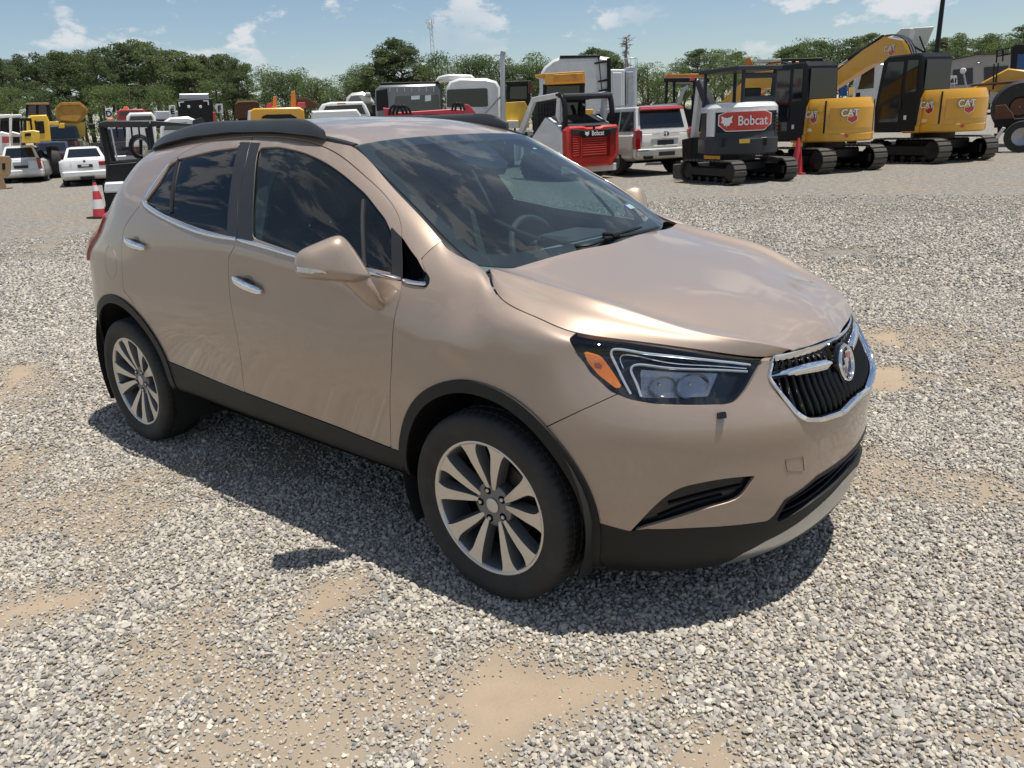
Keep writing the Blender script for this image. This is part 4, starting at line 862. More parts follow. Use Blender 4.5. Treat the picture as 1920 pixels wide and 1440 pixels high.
# ================================================================== background of the yard
FW = rad(152.3)                                     # everything in the yard is parked along this heading
def gz(x, y):
    t = np.clip((np.hypot(x-1.6, y+2.6)-34)/30, 0, 1); return .7*t*t*(3-2*t)
def gp(u, v): q = at(u, v, 2, 0.0); return np.array([q[0], q[1], 0.0])
class Fr:
    """local frame at a measured place: x right, y away from the photographer, z up, metres"""
    def __init__(s, u0, depth, name=None, label=None, cat=None, group=None):
        v = 233+(960-u0)*.0446; d = ray(u0, v); P = CAM_P+d*depth; s.O = np.array([P[0], P[1], gz(P[0], P[1])]); h = np.array([d[0], d[1], 0]); h /= np.linalg.norm(h)
        s.f = h; s.r = np.array([h[1], -h[0], 0]); s.a = math.atan2(s.r[1], s.r[0])
        s.o = empty(name, tuple(s.O), s.a, label, cat, group) if name else None
    def xz(s, u, v, y=0.0):
        d = ray(u, v); P = CAM_P+d*(((s.O+s.f*y-CAM_P)@s.f)/(d@s.f)); return ((P-s.O)@s.r, P[2]-s.O[2])
    def poly(s, pts, y=0.0): return [s.xz(u, v, y) for u, v in pts]
    def part(s, name, pts, y0, y1, m, ch=.01, parent=None, yref=None):
        """a slab whose outline is the measured outline, from depth y0 to y1"""
        return MB().prism(s.poly(pts, y0 if yref is None else yref), y0, y1, 'y', ch).build(name, MATS[m], parent or s.o)
    def bar(s, name, a, b, y, r, m, parent=None, n=8):
        A, B = s.xz(*a, y), s.xz(*b, y); return MB().cyl((A[0], y, A[1]), (B[0], y, B[1]), r, n=n).build(name, MATS[m], parent or s.o)
    def box(s, name, u0, v0, u1, v1, y0, y1, m, ch=.015, parent=None): return s.part(name, [(u0, v0), (u1, v0), (u1, v1), (u0, v1)], y0, y1, m, ch, parent)
mat('white_paint', (.72, .72, .70), .35, coat=.6, dirt=((.45, .42, .36), .35, 2.5)); mat('pearl_paint', (.66, .64, .58), .3, .1, coat=.8, dirt=((.42, .38, .31), .3, 2.0)); mat('cat_yellow', (.70, .35, .022), .38, coat=.5, noise=.12, nscale=3, dirt=((.42, .27, .10), .3, 3.0))
mat('deere_yellow', (.78, .48, .03), .4, coat=.4, dirt=((.35, .22, .06), .5, 3)); mat('mustard', (.60, .30, .05), .6, dirt=((.18, .085, .03), .7, 2.5)); mat('rust', (.11, .05, .028), .85, noise=.4, nscale=4)
mat('machine_black', (.008, .0083, .009), .42, spec=.3, noise=.3, nscale=3, rnoise=.12); mat('machine_grey', (.030, .033, .036), .5, spec=.35, noise=.2, nscale=4); mat('bobcat_red', (.50, .028, .016), .4, coat=.5); mat('bobcat_dark_red', (.26, .014, .010), .5)
mat('track_rubber', (.075, .068, .058), .85, noise=.35, nscale=10); mat('track_steel', (.10, .088, .072), .6, .4, noise=.4, nscale=9); mat('dark_glass', (.010, .013, .016), .06, spec=.7); mat('grey_paint', (.20, .205, .21), .4, .4, coat=.4); mat('steel', (.42, .43, .44), .35, .9, noise=.15, nscale=5)
mat('galvanised', (.50, .52, .54), .45, .7, noise=.2, nscale=3); mat('truck_red', (.42, .02, .025), .4, coat=.5); mat('pink_red', (.55, .05, .07), .5); mat('cone_red', (.55, .045, .06), .6); mat('cone_white', (.75, .72, .70), .6); mat('sign_white', (.80, .80, .78), .6); mat('ink', (.008, .008, .008), .7)
mat('beacon', (.85, .22, .02), .25, coat=1); mat('wood', (.34, .22, .12), .85, noise=.3, nscale=6, bump=.3, bscale=40); mat('building_beige', (.36, .33, .30), .85, noise=.06, nscale=2); mat('building_dark', (.03, .032, .035), .4); mat('fibreglass', (.52, .55, .48), .5, noise=.15, nscale=1.2)
mat('dark_paint', (.012, .014, .018), .25, coat=.8); mat('navy_paint', (.02, .026, .045), .25, coat=.8); mat('plate_dark', (.02, .02, .02), .4); mat('plate_white', (.7, .7, .7), .5); mat('orange_paint', (.60, .20, .03), .5); mat('rim_far', (.35, .36, .37), .4, .7); mat('tarp', (.03, .10, .28), .6)

def wheel_far(parent, x, y, r, w=.22, rim='rim_far', out=1):
    o = MB().lathe([(r*.60, -w/2), (r*.92, -w/2), (r, -w*.32), (r, w*.32), (r*.92, w/2), (r*.60, w/2)], 'y', 28).build('wheel', MATS['tyre'], parent); o.location = (x, y, r)
    MB().lathe([(r*.61, out*w*.42), (r*.54, out*w*.30), (r*.30, out*w*.24), (.001, out*w*.30)], 'y', 20).build('rim', MATS[rim], o, smooth=50); return o
def quad_slab(mb, A, B, C, D, e, t=.012):
    A, B, C, D = [np.array(p, float) for p in (A, B, C, D)]
    def bl(s_, t_): return (A*(1-s_)+B*s_)*(1-t_)+(D*(1-s_)+C*s_)*t_
    n = np.cross(B-A, D-A); n /= np.linalg.norm(n); l, r, b, tt = e
    q = [bl(l, b), bl(1-r, b), bl(1-r, 1-tt), bl(l, 1-tt)]
    return mb.loft([[p-n*.02 for p in q], [p+n*t for p in q]])
def vehicle(name, loc, yaw, label, cat, paint, L=4.5, W=1.8, H=1.45, belt=.95, cab=(-.95, 1.15), top=(-.45, .70), wr=.33, wheelbase=2.7, bed=None, clear=.25, hoodz=None, tail='car', glassm='dark_glass', group=None, wt=.72, rear_over=.9, doors=2):
    """local x forward (0 = middle), y left.  body shell, glasshouse, windows, lamps, bumpers, wheels"""
    o = empty(name, loc, yaw, label, cat, group); P = MATS[paint]; h = W/2; hz = hoodz or belt-.08; x0, x1 = -L/2, L/2
    st = []
    rz = belt+.02 if not bed else belt+.02
    for x, k, zb, zt in ((x0, .86, clear+.14, rz-.22), (x0+.06, .95, clear+.08, rz-.06), (x0+.30, 1.0, clear, rz), (cab[0], 1.0, clear, belt), (0, 1.0, clear, belt), (cab[1], 1.0, clear, belt-.02), (x1-.55, .98, clear, hz), (x1-.15, .90, clear+.05, hz-.12), (x1, .74, clear+.14, hz-.30)):
        a = h*k; m_ = (zb+zt)/2
        st.append([(x, sy*a*f, z) for sy, f, z in ((-1, .88, zb), (-1, .985, zb+.10), (-1, 1.0, m_), (-1, .97, zt-.07), (-1, .84, zt), (1, .84, zt), (1, .97, zt-.07), (1, 1.0, m_), (1, .985, zb+.10), (1, .88, zb))])
    body = MB().loft(st).build('body', P, o, smooth=50)
    wb_, wt_ = h*(.86 if tail != 'car' else .82), h*wt; zb, zt = belt-.03, H
    c = [(cab[0], -wb_, zb), (cab[1], -wb_, zb), (cab[1], wb_, zb), (cab[0], wb_, zb)]; t = [(top[0], -wt_, zt-.03), (top[1], -wt_, zt-.03), (top[1], wt_, zt-.03), (top[0], wt_, zt-.03)]
    tt = [(top[0]+.16, -wt_*.78, zt+.012), (top[1]-.18, -wt_*.78, zt+.012), (top[1]-.18, wt_*.78, zt+.012), (top[0]+.16, wt_*.78, zt+.012)]
    cb = MB().loft([c, t, tt]).build('cabin', P, o, smooth=30)
    quad_slab(MB(), c[3], c[0], t[0], t[3], (.08, .08, .22 if tail != 'pickup' else .16, .10)).build('rear_window', MATS[glassm], cb)
    quad_slab(MB(), c[1], c[2], t[2], t[1], (.05, .05, .08, .06)).build('windshield', MATS[glassm], cb)
    for A, B, C, D in ((c[0], c[1], t[1], t[0]), (c[2], c[3], t[3], t[2])):
        n_ = max(1, doors)
        for k in range(n_):
            g = .5*(1/n_)*.06+.02; a_ = k/n_+.02; b_ = 1-(k+1)/n_+.02
            quad_slab(MB(), A, B, C, D, (max(a_, .04), max(b_, .04), .12, .12)).build('side_window', MATS[glassm], cb)
    tw = dict(car=(.34, .17), suv=(.15, .46), pickup=(.13, .36))[tail]; tz = {'car': rz-.20, 'suv': belt-.16, 'pickup': belt-.24}[tail]
    for sy in (-1, 1):
        MB().box((x0-.015, sy*(h*.90), tz-tw[1]/2), (x0+.12, sy*(h*.90-tw[0]), tz+tw[1]/2), .02).build('tail_light', MATS['tail_red'], o)
        MB().box((x1-.22, sy*(h*.80), hz-.32), (x1-.02, sy*(h*.80-.32), hz-.19), .02).build('headlight', MATS['clear_far'], o)
        for x in (x0+rear_over, x0+rear_over+wheelbase): wheel_far(o, x, sy*(h-.12), wr, .22, out=sy)
    bp = MATS['steel'] if tail == 'pickup' else P
    MB().box((x0-.09, -h*.92, clear+.12), (x0+.12, h*.92, clear+.34), .04).build('rear_bumper', bp, o); MB().box((x1-.12, -h*.80, clear+.06), (x1+.05, h*.80, clear+.28), .04).build('front_bumper', bp, o)
    MB().box((x0-.024-.0, -.26, rz-.36 if tail != 'car' else rz-.32), (x0+.02, .26, rz-.22 if tail != 'car' else rz-.20), .005).build('licence_plate', MATS['plate_dark'], o)
    if bed:
        for A, B in (((x0+.03, -h*.97, belt-.10), (cab[0]-.06, -h*.86, belt+.06)), ((x0+.03, h*.86, belt-.10), (cab[0]-.06, h*.97, belt+.06)), ((x0, -h*.96, belt-.36), (x0+.07, h*.96, belt+.06))): MB().box(A, B, .02).build('bed_wall', P, o)
        MB().box((x0-.012, -.10, belt-.10), (x0+.01, .10, belt-.05)).build('tailgate_handle', MATS['machine_black'], o)
    MB().box((x0+.3, -h*.8, clear-.06), (x1-.3, h*.8, clear+.1)).build('underbody', MATS['dark_void'], o)
    return o
mat('clear_far', (.55, .57, .6), .15, .3)

def crawler(o, length, h, w, gauge, m='track_rubber', pads=34, frame='machine_black', x0=0.0):
    """two tracks with separate shoes, rollers and side frames"""
    for sy in (-1, 1):
        y = sy*gauge/2; r = h/2; st = length/2-r; per = 2*math.pi*r+4*st
        t = empty('track', (x0, y, 0)); t.parent = o
        MB().loft([[(-st, -w*.47, r*2-.05), (st, -w*.47, r*2-.05)], [(-st, w*.47, r*2-.05), (st, w*.47, r*2-.05)]][:0] or [[(x, yy, z) for x, z in belt_path(st, r-.035, 14)] for yy in (-w*.46, w*.46)], cap=False).build('track_band', MATS[m], t, smooth=40)
        base = None
        for k in range(pads):
            s = per*k/pads
            if s < 2*st: p = (-st+s, 0, 2*r, 0)
            elif s < 2*st+math.pi*r: a = (s-2*st)/r; p = (st+r*math.sin(a), 0, r+r*math.cos(a), a)
            elif s < 4*st+math.pi*r: p = (st-(s-2*st-math.pi*r), 0, 0, math.pi)
            else: a = (s-4*st-math.pi*r)/r; p = (-st-r*math.sin(a), 0, r-r*math.cos(a), math.pi+a)
            if base is None:
                base = MB().box((-per/pads*.36, -w/2, -.042), (per/pads*.36, w/2, 0), .012).mesh('track_shoe'); base.materials.append(MATS[m])
            c = link('track_shoe', base, None, t); c.location = p[:3]; c.rotation_euler = (0, p[3], 0)
        MB().box((-st-r*.2, -w*.30, r*.55), (st+r*.2, w*.30, r*1.45), .04).build('track_frame', MATS[frame], t)
        for x in (-st, st): MB().lathe([(.01, sy*w*.36), (r*.55, sy*w*.36), (r*.74, sy*w*.30), (r*.78, -sy*w*.3)], 'y', 22, c=(x, 0, r)).build('sprocket', MATS[frame], t, smooth=30)
        for k in range(5): MB().lathe([(.01, sy*w*.34), (r*.24, sy*w*.34), (r*.26, -sy*w*.3)], 'y', 12, c=(-st*.78+k*st*.39, 0, r*.36)).build('roller', MATS[frame], t)
def belt_path(st, r, n):
    R_ = r+.035
    return [(st+r*math.sin(a), R_+r*math.cos(a)) for a in np.linspace(0, math.pi, n)]+[(-st-r*math.sin(a), R_-r*math.cos(a)) for a in np.linspace(0, math.pi, n)]
def cat_logo(parent, M, T, s):
    """letters over a red hexagon and a yellow triangle; M columns = right, up, out"""
    M = np.array(M); T = np.array(T, float)
    hx = np.array([(math.cos(a), math.sin(a)) for a in np.arange(6)*math.pi/3+math.pi/6])*s*.36+[s*.20, -s*.16]
    def slab(poly, z0, z1, nm, m): MB().xf(M, T).prism(poly, z0, z1, 'z').build(nm, MATS[m], parent)
    slab(hx*1.0+(hx-hx.mean(0))*.12, .001, .003, 'logo_border', 'sign_white'); slab(hx, .003, .005, 'logo_hexagon', 'badge_red')
    text_part('logo_letters', 'CAT', s*.62, M, T+M@np.array((0, s*.10, .007)), MATS['ink'], parent, .002, bold=s*.034)
    text_part('logo_letters', 'CAT', s*.62, M, T+M@np.array((0, s*.10, .011)), MATS['sign_white'], parent, .002, bold=s*.016)
    slab([(-s*.20, -s*.16), (s*.20, -s*.16), (0, s*.06)], .011, .014, 'logo_triangle', 'deere_yellow')
def excavator(loc, S, label, num, boom):
    """S scales a six-tonne machine; house looks along +x, cab on the left (+y)"""
    o = empty('excavator', loc, FW, label, 'excavator')
    crawler(o, 2.20*S, .60*S, .42*S, 1.60*S, 'track_steel', 36)
    MB().box((-.6*S, -.62*S, .30*S), (.6*S, .62*S, .56*S), .05).lathe([(.01, .56*S), (.50*S, .56*S), (.50*S, .70*S), (.01, .70*S)], 'z', 28).build('undercarriage', MATS['machine_black'], o)
    MB().box((1.05*S, -.98*S, .05), (1.20*S, .98*S, .42*S), .03).box((.5*S, -.5*S, .22*S), (1.1*S, -.36*S, .34*S)).box((.5*S, .36*S, .22*S), (1.1*S, .5*S, .34*S)).build('blade', MATS['machine_black'], o)
    z0, z1 = .72*S, 1.70*S; R_ = 1.22*S; w = .98*S
    def plan(k, inset=0.0, xf=.10):
        pts = [(xf*S, w-inset), (-.42*S, w-inset)]+[(-(R_-inset)*math.cos(a)*k, (w-inset)*math.sin(a)*1.0) for a in np.linspace(math.pi/2*.80, -math.pi/2*.80, 15)]+[(-.42*S, -w+inset), (xf*S, -w+inset)]
        return pts
    def ring(z, ins, xf): return [(x, y, z) for x, y in plan(1.0, ins, xf)]
    hs = MB().loft([ring(z0, .05*S, .10), ring(z0+.03*S, .0, .10), ring(z0+.17*S, .0, .10), ring(z0+.185*S, .015*S, .10), ring(z1-.17*S, .02*S, .04), ring(z1, .10*S, -.02)]).build('engine_housing', MATS['cat_yellow'], o, smooth=28)
    # raised panels, seams, vents, letters
    def skin(a, z, out=0.0):                           # point on the rear arc
        x, y = -(R_-.018*S+out)*math.cos(a), (w-.018*S+out)*math.sin(a); return np.array((x, y, z))
    A1, A2 = math.pi/2*.50, -math.pi/2*.22
    def arc_panel(nm, a, b, zl, zh, out, m):
        th = np.linspace(a, b, 12); MB().loft([[skin(t, zl+.02*S, out-.02), skin(t, zl, out-.004), skin(t, zl, out), skin(t, zh, out), skin(t, zh, out-.02)] for t in th], closed=False).build(nm, MATS[m], hs, smooth=40)
    arc_panel('rear_panel', A1, A2, z0+.30*S, z1-.22*S, .022*S, 'cat_yellow')
    for a in (A1+.12, A2-.13): arc_panel('panel_seam', a, a-.035, z0+.20*S, z1-.05*S, .004, 'machine_black')
    for s_, a, px in ((.36, .38, 0), (.33, math.pi/2*.78, 1)):
        c = skin(a, z0+.60*S, .028*S); nrm = np.array((-math.cos(a), math.sin(a)*.9, 0)); nrm /= np.linalg.norm(nrm); rt = np.cross((0, 0, 1), nrm)
        if px: c = np.array((-.30*S, w+.004, z0+.58*S)); nrm = np.array((0, 1., 0)); rt = np.cross((0, 0, 1), nrm); c = np.array((-.56*S, w-.022*S, z0+.60*S))
        Mx = np.c_[rt, (0, 0, 1), nrm]; cat_logo(hs, Mx, c, s_*S*.98)
        if px: text_part('model_number', num, .10*S, Mx, c+np.array((.05*S, .004, -.32*S)), MATS['sign_white'], hs, .002)
        else: MB().xf(Mx, c+Mx@np.array((.0, -.47*S, -.02*S))).box((-.06*S, -.03*S, 0), (.06*S, .03*S, .012)).build('reflector', MATS['badge_red'], hs)
    # cab: dark frame with tinted panes
    cx0, cx1, cy0, cy1, cz0, cz1 = -.32*S, 1.02*S, .02*S, .99*S, .74*S, 2.55*S
    side = [(cx0, cz0), (cx0-.05*S, cz0+.9*S), (cx0, cz1-.10*S), (cx0+.10*S, cz1), (cx1-.30*S, cz1), (cx1-.14*S, cz1-.10*S), (cx1, cz0+.60*S), (cx1-.05*S, cz0)]
    cabm = MB().prism(side, cy0, cy1, 'y', ch=.035*S).build('cab', MATS['machine_black'], o, smooth=30)
    MB().prism([(cx0+.10*S, cz0+.95*S), (cx0+.12*S, cz1-.16*S), (cx0+.42*S, cz1-.14*S), (cx0+.44*S, cz0+.92*S)], cy1-.01, cy1+.008, 'y').build('side_window', MATS['dark_glass'], cabm)
    MB().prism([(cx0+.54*S, cz0+.25*S), (cx0+.54*S, cz1-.16*S), (cx1-.32*S, cz1-.14*S), (cx1-.12*S, cz0+.62*S), (cx1-.18*S, cz0+.25*S)], cy1-.01, cy1+.008, 'y').build('door_window', MATS['dark_glass'], cabm)
    MB().prism([(cy0+.08*S, cz0+.98*S), (cy1-.08*S, cz0+.98*S), (cy1-.08*S, cz1-.16*S), (cy0+.08*S, cz1-.16*S)], cx0-.058*S, cx0-.02*S, 'x').build('rear_window', MATS['dark_glass'], cabm)
    MB().box((cx0+.50*S, cy1, cz0+.55*S), (cx0+.53*S, cy1+.03, cz0+.80*S)).build('grab_rail', MATS['machine_grey'], cabm)
    MB().box((cx0+.30*S, cy1, cz0+.30*S), (cx0+.38*S, cy1+.006, cz0+.40*S)).build('warning_decal', MATS['sign_white'], cabm)
    MB().box((-.1*S, -w*.95, z0), (1.05*S, -.02*S, z0+.55*S), .06).build('side_housing', MATS['cat_yellow'], o)
    if boom:
        # boom: deep box section swung up, then the stick folded down in front
        bp = np.array(boom['path'])*S; dp = np.array(boom['deep'])*S; n_ = len(bp); T = np.gradient(bp, axis=0); T /= np.linalg.norm(T, axis=1)[:, None]; Nn = np.c_[-T[:, 1], T[:, 0]]
        up, dn = bp+Nn*dp[:, None]/2, bp-Nn*dp[:, None]/2; yb = -.02*S
        bm_ = MB().loft([[(u[0], yb-.13*S, u[1]), (u[0], yb+.13*S, u[1]), (d[0], yb+.13*S, d[1]), (d[0], yb-.13*S, d[1])] for u, d in zip(up, dn)]).build('boom', MATS['cat_yellow'], o)
        for k, dy in enumerate((-.09, -.045, .0, .045, .09)):
            MB().tube(smooth_line(np.c_[up[1:-1, 0], np.full(n_-2, yb+dy*S), up[1:-1, 1]+.035*S], 4), .014*S, 5).build('hydraulic_hose', MATS['steel' if k % 2 else 'machine_black'], bm_)
        sp = np.array(boom['stick'])*S; MB().prism([tuple(p) for p in sp], yb-.10*S, yb+.10*S, 'y', ch=.01).build('stick', MATS['cat_yellow'], o)
        for a, b in boom['rams']:
            a, b = np.array(a)*S, np.array(b)*S; m_ = a+(b-a)*.55; MB().cyl((a[0], yb, a[1]), (m_[0], yb, m_[1]), .062*S).build('ram', MATS['machine_black'], o); MB().cyl((m_[0], yb, m_[1]), (b[0], yb, b[1]), .03*S).build('ram_rod', MATS['chrome'], o)
        i = n_//2; c = (bp[i-1]+bp[i])/2
        ang = math.atan2(T[i][1], T[i][0]); Mx = np.c_[(-math.cos(ang), 0, -math.sin(ang)), (math.sin(ang)*-1*-1*-1, 0, math.cos(ang)), (0, 1, 0)]
        cat_logo(bm_, np.c_[(-math.cos(ang), 0, -math.sin(ang)), (-math.sin(ang), 0, math.cos(ang)), (0, 1., 0)], (c[0], yb+.132*S, c[1]), .30*S)
        bk = boom['bucket']; MB().prism([tuple(np.array(p)*S) for p in bk], yb-.30*S, yb+.30*S, 'y', ch=.02).build('bucket', MATS['cat_yellow'], o)
    return o
def bobcat_head(parent, Mx, T, s, m='sign_white'):
    pts = [(-.5, .5), (-.28, .36), (.0, .30), (.28, .36), (.5, .5), (.42, .12), (.50, -.08), (.30, -.16), (.22, -.38), (.06, -.30), (0, -.5), (-.06, -.30), (-.22, -.38), (-.30, -.16), (-.50, -.08), (-.42, .12)]
    MB().xf(Mx, T).prism([(x*s, y*s) for x, y in pts], 0, .006, 'z').build('emblem', MATS[m], parent)
def mini_excavator():
    rear = (gp(1385, 349)+gp(1487, 339))/2; f = np.array((math.cos(FW), math.sin(FW), 0)); o = empty('mini_excavator', tuple(rear+f*1.12), FW, 'white and black mini excavator with red rear panel and open canopy', 'excavator')
    crawler(o, 2.25, .56, .34, 1.52, 'track_rubber', 34)
    MB().box((-.5, -.5, .26), (.5, .5, .52), .05).lathe([(.01, .52), (.42, .52), (.42, .64), (.01, .64)], 'z', 24).build('undercarriage', MATS['machine_black'], o)
    MB().box((1.42, -.87, .06), (1.52, .87, .42), .02).box((.6, -.42, .22), (1.45, -.30, .32)).box((.6, .30, .22), (1.45, .42, .32)).build('blade', MATS['track_rubber'], o)
    R_, w = 1.02, .88
    o2 = empty('house', (0, 0, 0), rad(-24)); o2.parent = o
    def ring(z, k, xf=.5, kx=1.0): return [(xf, w*k, z)]+[(-.18-(R_-.18)*math.cos(a)*k*kx, w*math.sin(a)*k, z) for a in np.linspace(math.pi/2*.97, -math.pi/2*.97, 17)]+[(xf, -w*k, z)]
    cw = MB().loft([ring(.66, .93), ring(.70, 1.0), ring(1.02, 1.0), ring(1.06, .97), ring(1.18, .96)]).build('counterweight', MATS['machine_grey'], o2, smooth=30)
    MB().loft([ring(1.18, .945), ring(1.62, .925), ring(1.70, .90)]).build('engine_cover_core', MATS['machine_black'], o2, smooth=30)
    cv = MB().loft([ring(1.64, .95), ring(1.74, .95), ring(1.83, .86), ring(1.85, .70)]).build('engine_cover', MATS['white_paint'], o2, smooth=28)
    def skin(a, z, k): return np.array((-.18-(R_-.18)*math.cos(a)*k, w*math.sin(a)*k, z))
    def patch(nm, a, b, zl, zh, k, m, top=None):
        th = np.linspace(a, b, 14); MB().loft([[skin(t, zl(t), k-.03), skin(t, zl(t), k), skin(t, zh(t), k), skin(t, zh(t), k-.03)] for t in th], closed=False).build(nm, MATS[m], o2, smooth=40)
    notch = lambda a, b, d: (lambda t: d*max(0, min(1, (abs(t-(a+b)/2)/abs((b-a)/2)-.72)/.28)))
    A, B = .86, -.66; nf = notch(A, B, .14)
    patch('red_panel_border', A+.04, B-.04, lambda t: 1.205+nf(t), lambda t: 1.655-nf(t)*.5, .962, 'sign_white'); patch('red_panel', A, B, lambda t: 1.225+nf(t), lambda t: 1.635-nf(t)*.5, .972, 'bobcat_red')
    patch('white_side', 1.46, 1.02, lambda t: 1.10+.9*max(0, 1.22-t)*0, lambda t: 1.70, .968, 'white_paint'); patch('white_side', -1.05, -1.12, lambda t: 1.45, lambda t: 1.70, .968, 'white_paint')
    for k in range(7): patch('side_louvre', -.92, -1.40, lambda t, k=k: 1.06+k*.08, lambda t, k=k: 1.10+k*.08, .975, 'machine_grey')
    a0 = .12; c = skin(a0, 1.43, .985); nrm = np.array((-1., math.sin(a0), 0)); nrm /= np.linalg.norm(nrm); rt = np.cross((0, 0, 1), nrm); Mx = np.c_[rt, (0, 0, 1), nrm]
    text_part('brand_letters', 'Bobcat', .30, Mx, c+Mx@np.array((.16, 0, .004)), MATS['sign_white'], o2, .004, bold=.0035, sx=.80); bobcat_head(o2, Mx, c+Mx@np.array((-.42, 0, -.02)), .26)
    MB().xf(Mx, skin(a0, .98, 1.0)).box((-.12, -.045, -.02), (.12, .045, .012)).build('warning_decal', MATS['deere_yellow'], o2)
    for s_ in (-1, 1): MB().xf(Mx, skin(a0+s_*.52, .96, 1.0)).box((-.09, -.09, -.04), (.09, .09, .008), .01).build('tie_down_recess', MATS['machine_black'], o2)
    # canopy
    k = MB()
    fr = empty('canopy', (0, 0, 0)); fr.parent = o
    for x, y in ((-.62, -.50), (-.62, .42), (.62, .58), (.62, -.30)): MB().tube([(x, y, 1.60 if x < 0 else .8), (x, y, 2.55)], .045, 8).build('post', MATS['machine_grey'], o)
    MB().box((-.74, -.60, 2.54), (.80, .68, 2.64), .04).build('canopy_roof', MATS['machine_grey'], o); MB().box((-.66, -.50, 1.80), (-.58, .42, 1.98), .02).build('canopy_cross_bar', MATS['machine_grey'], o); MB().box((-.66, -.50, 2.36), (-.58, .42, 2.48), .02).build('canopy_cross_bar', MATS['machine_grey'], o)
    MB().box((-.42, -.28, 1.70), (.10, .26, 1.82), .05).box((-.46, -.26, 1.80), (-.34, .24, 2.16), .05).build('seat', MATS['machine_black'], o)
    # boom and stick folded at the front, with pale covers
    MB().prism([(.75, 1.0), (1.1, 1.9), (1.6, 2.5), (1.75, 2.38), (1.35, 1.8), (1.0, .95)], -.12, .10, 'y', ch=.02).build('boom', MATS['machine_grey'], o); MB().prism([(1.55, 2.45), (1.72, 2.5), (1.95, 1.0), (1.8, .95)], -.09, .07, 'y', ch=.02).build('stick', MATS['white_paint'], o); MB().prism([(1.7, 1.05), (2.1, 1.0), (2.05, .45), (1.7, .4)], -.25, .22, 'y', ch=.02).build('bucket', MATS['machine_black'], o)
    MB().cyl((1.0, 0, 1.55), (1.45, 0, 2.25), .05).build('ram', MATS['steel'], o)
    return o
def track_loader():
    p = gp(1151, 333); f = np.array((math.cos(FW), math.sin(FW), 0)); l = np.array((-f[1], f[0], 0)); o = empty('track_loader', tuple(p+f*1.45+l*.92), FW+rad(6), 'white compact track loader with red slatted tailgate and black lift arms', 'loader')
    crawler(o, 2.0, .72, .40, 1.42, 'track_rubber', 30)
    MB().box((-1.25, -.62, .30), (.9, .62, 1.25), .05).build('chassis', MATS['machine_black'], o)
    for s_ in (-1, 1): MB().prism([(-1.42, .62), (-1.42, 1.30), (-1.10, 1.52), (-.55, 1.72), (.2, 1.2), (.3, .75)], s_*.62, s_*.93, 'y', ch=.03).build('side_panel', MATS['white_paint'], o)
    MB().box((-1.44, -.93, .20), (-1.38, .93, .40), .02).build('rear_step', MATS['white_paint'], o)
    # tailgate: red shell with slats, dark lamp pods and a name plate
    tg = MB().prism([(-.80, 1.46), (-.88, 1.36), (-.88, .66), (-.62, .36), (.62, .36), (.88, .66), (.88, 1.36), (.80, 1.46), (.34, 1.46), (.22, 1.42), (-.22, 1.42), (-.34, 1.46)], -1.66, -1.36, 'x', ch=.05).build('tailgate', MATS['bobcat_red'], o)
    MB().prism([(-.74, 1.30), (-.74, .78), (-.52, .62), (.52, .62), (.74, .78), (.74, 1.30)], -1.672, -1.60, 'x').build('grille_back', MATS['bobcat_dark_red'], tg)
    for k in range(9):
        z = .68+k*.062; MB().box((-1.70, -.40, z), (-1.665, .40, z+.030), .006).build('slat', MATS['bobcat_red'], tg)
        for s_ in (-1, 1): MB().box((-1.70, s_*.52, z), (-1.665, s_*.72, z+.028), .006).build('slat', MATS['bobcat_red'], tg)
    for s_ in (-1, 1):
        MB().box((-1.705, s_*.42, .62), (-1.668, s_*.455, 1.24), .004).build('grille_post', MATS['bobcat_red'], tg); MB().box((-1.705, s_*.49, .62), (-1.668, s_*.51, 1.24), .004).build('grille_post', MATS['bobcat_red'], tg)
        MB().prism([(s_*.46, 1.36), (s_*.74, 1.38), (s_*.76, 1.27), (s_*.46, 1.22)], -1.71, -1.66, 'x', ch=.006).build('tail_lamp', MATS['machine_grey'], tg)
    MB().prism([(-.48, 1.34), (-.54, 1.24), (-.42, 1.16), (.42, 1.16), (.54, 1.24), (.48, 1.34)], -1.72, -1.66, 'x', ch=.008).build('name_plate', MATS['machine_black'], tg)
    Mx = np.c_[(0, -1., 0), (0, 0, 1.), (-1., 0, 0)]; text_part('brand_letters', 'Bobcat', .18, Mx, (-1.724, -.09, 1.25), MATS['sign_white'], tg, .003, bold=.002, sx=.82); bobcat_head(tg, Mx, (-1.722, .27, 1.25), .14)
    MB().lathe([(.001, -1.672), (.035, -1.672), (.035, -1.64)], 'x', 14, c=(0, 0, 1.39)).build('latch', MATS['machine_black'], tg)
    hd = MB().prism([(-1.55, 1.46), (-.62, 1.76), (-.55, 1.70), (-1.5, 1.38)], -.72, .72, 'y', ch=.02).build('rear_hood', MATS['machine_grey'], o)
    for k in range(14): q = -1.36+k*.052; MB().box((q, -.42, 1.535+k*.0168), (q+.026, .42, 1.556+k*.0168)).build('hood_louvre', MATS['machine_black'], hd)
    MB().tube([(-.78, -.18, 1.68), (-.80, -.18, 1.86), (-.92, -.18, 2.02)], .06, 10).build('exhaust', MATS['machine_black'], o)
    # cab with mesh sides
    cb = MB().prism([(-.52, 1.2), (-.58, 2.22), (.75, 2.22), (.95, 1.0), (.9, .8)], -.48, .48, 'y', ch=.02).build('cab', MATS['machine_black'], o)
    MB().box((-.66, -.56, 2.16), (.80, .56, 2.28), .05).build('cab_roof', MATS['machine_grey'], o)
    MB().prism([(-.38, 1.42), (.38, 1.42), (.38, 2.10), (-.38, 2.10)], -.60, -.52, 'x').build('rear_window', MATS['dark_glass'], cb)
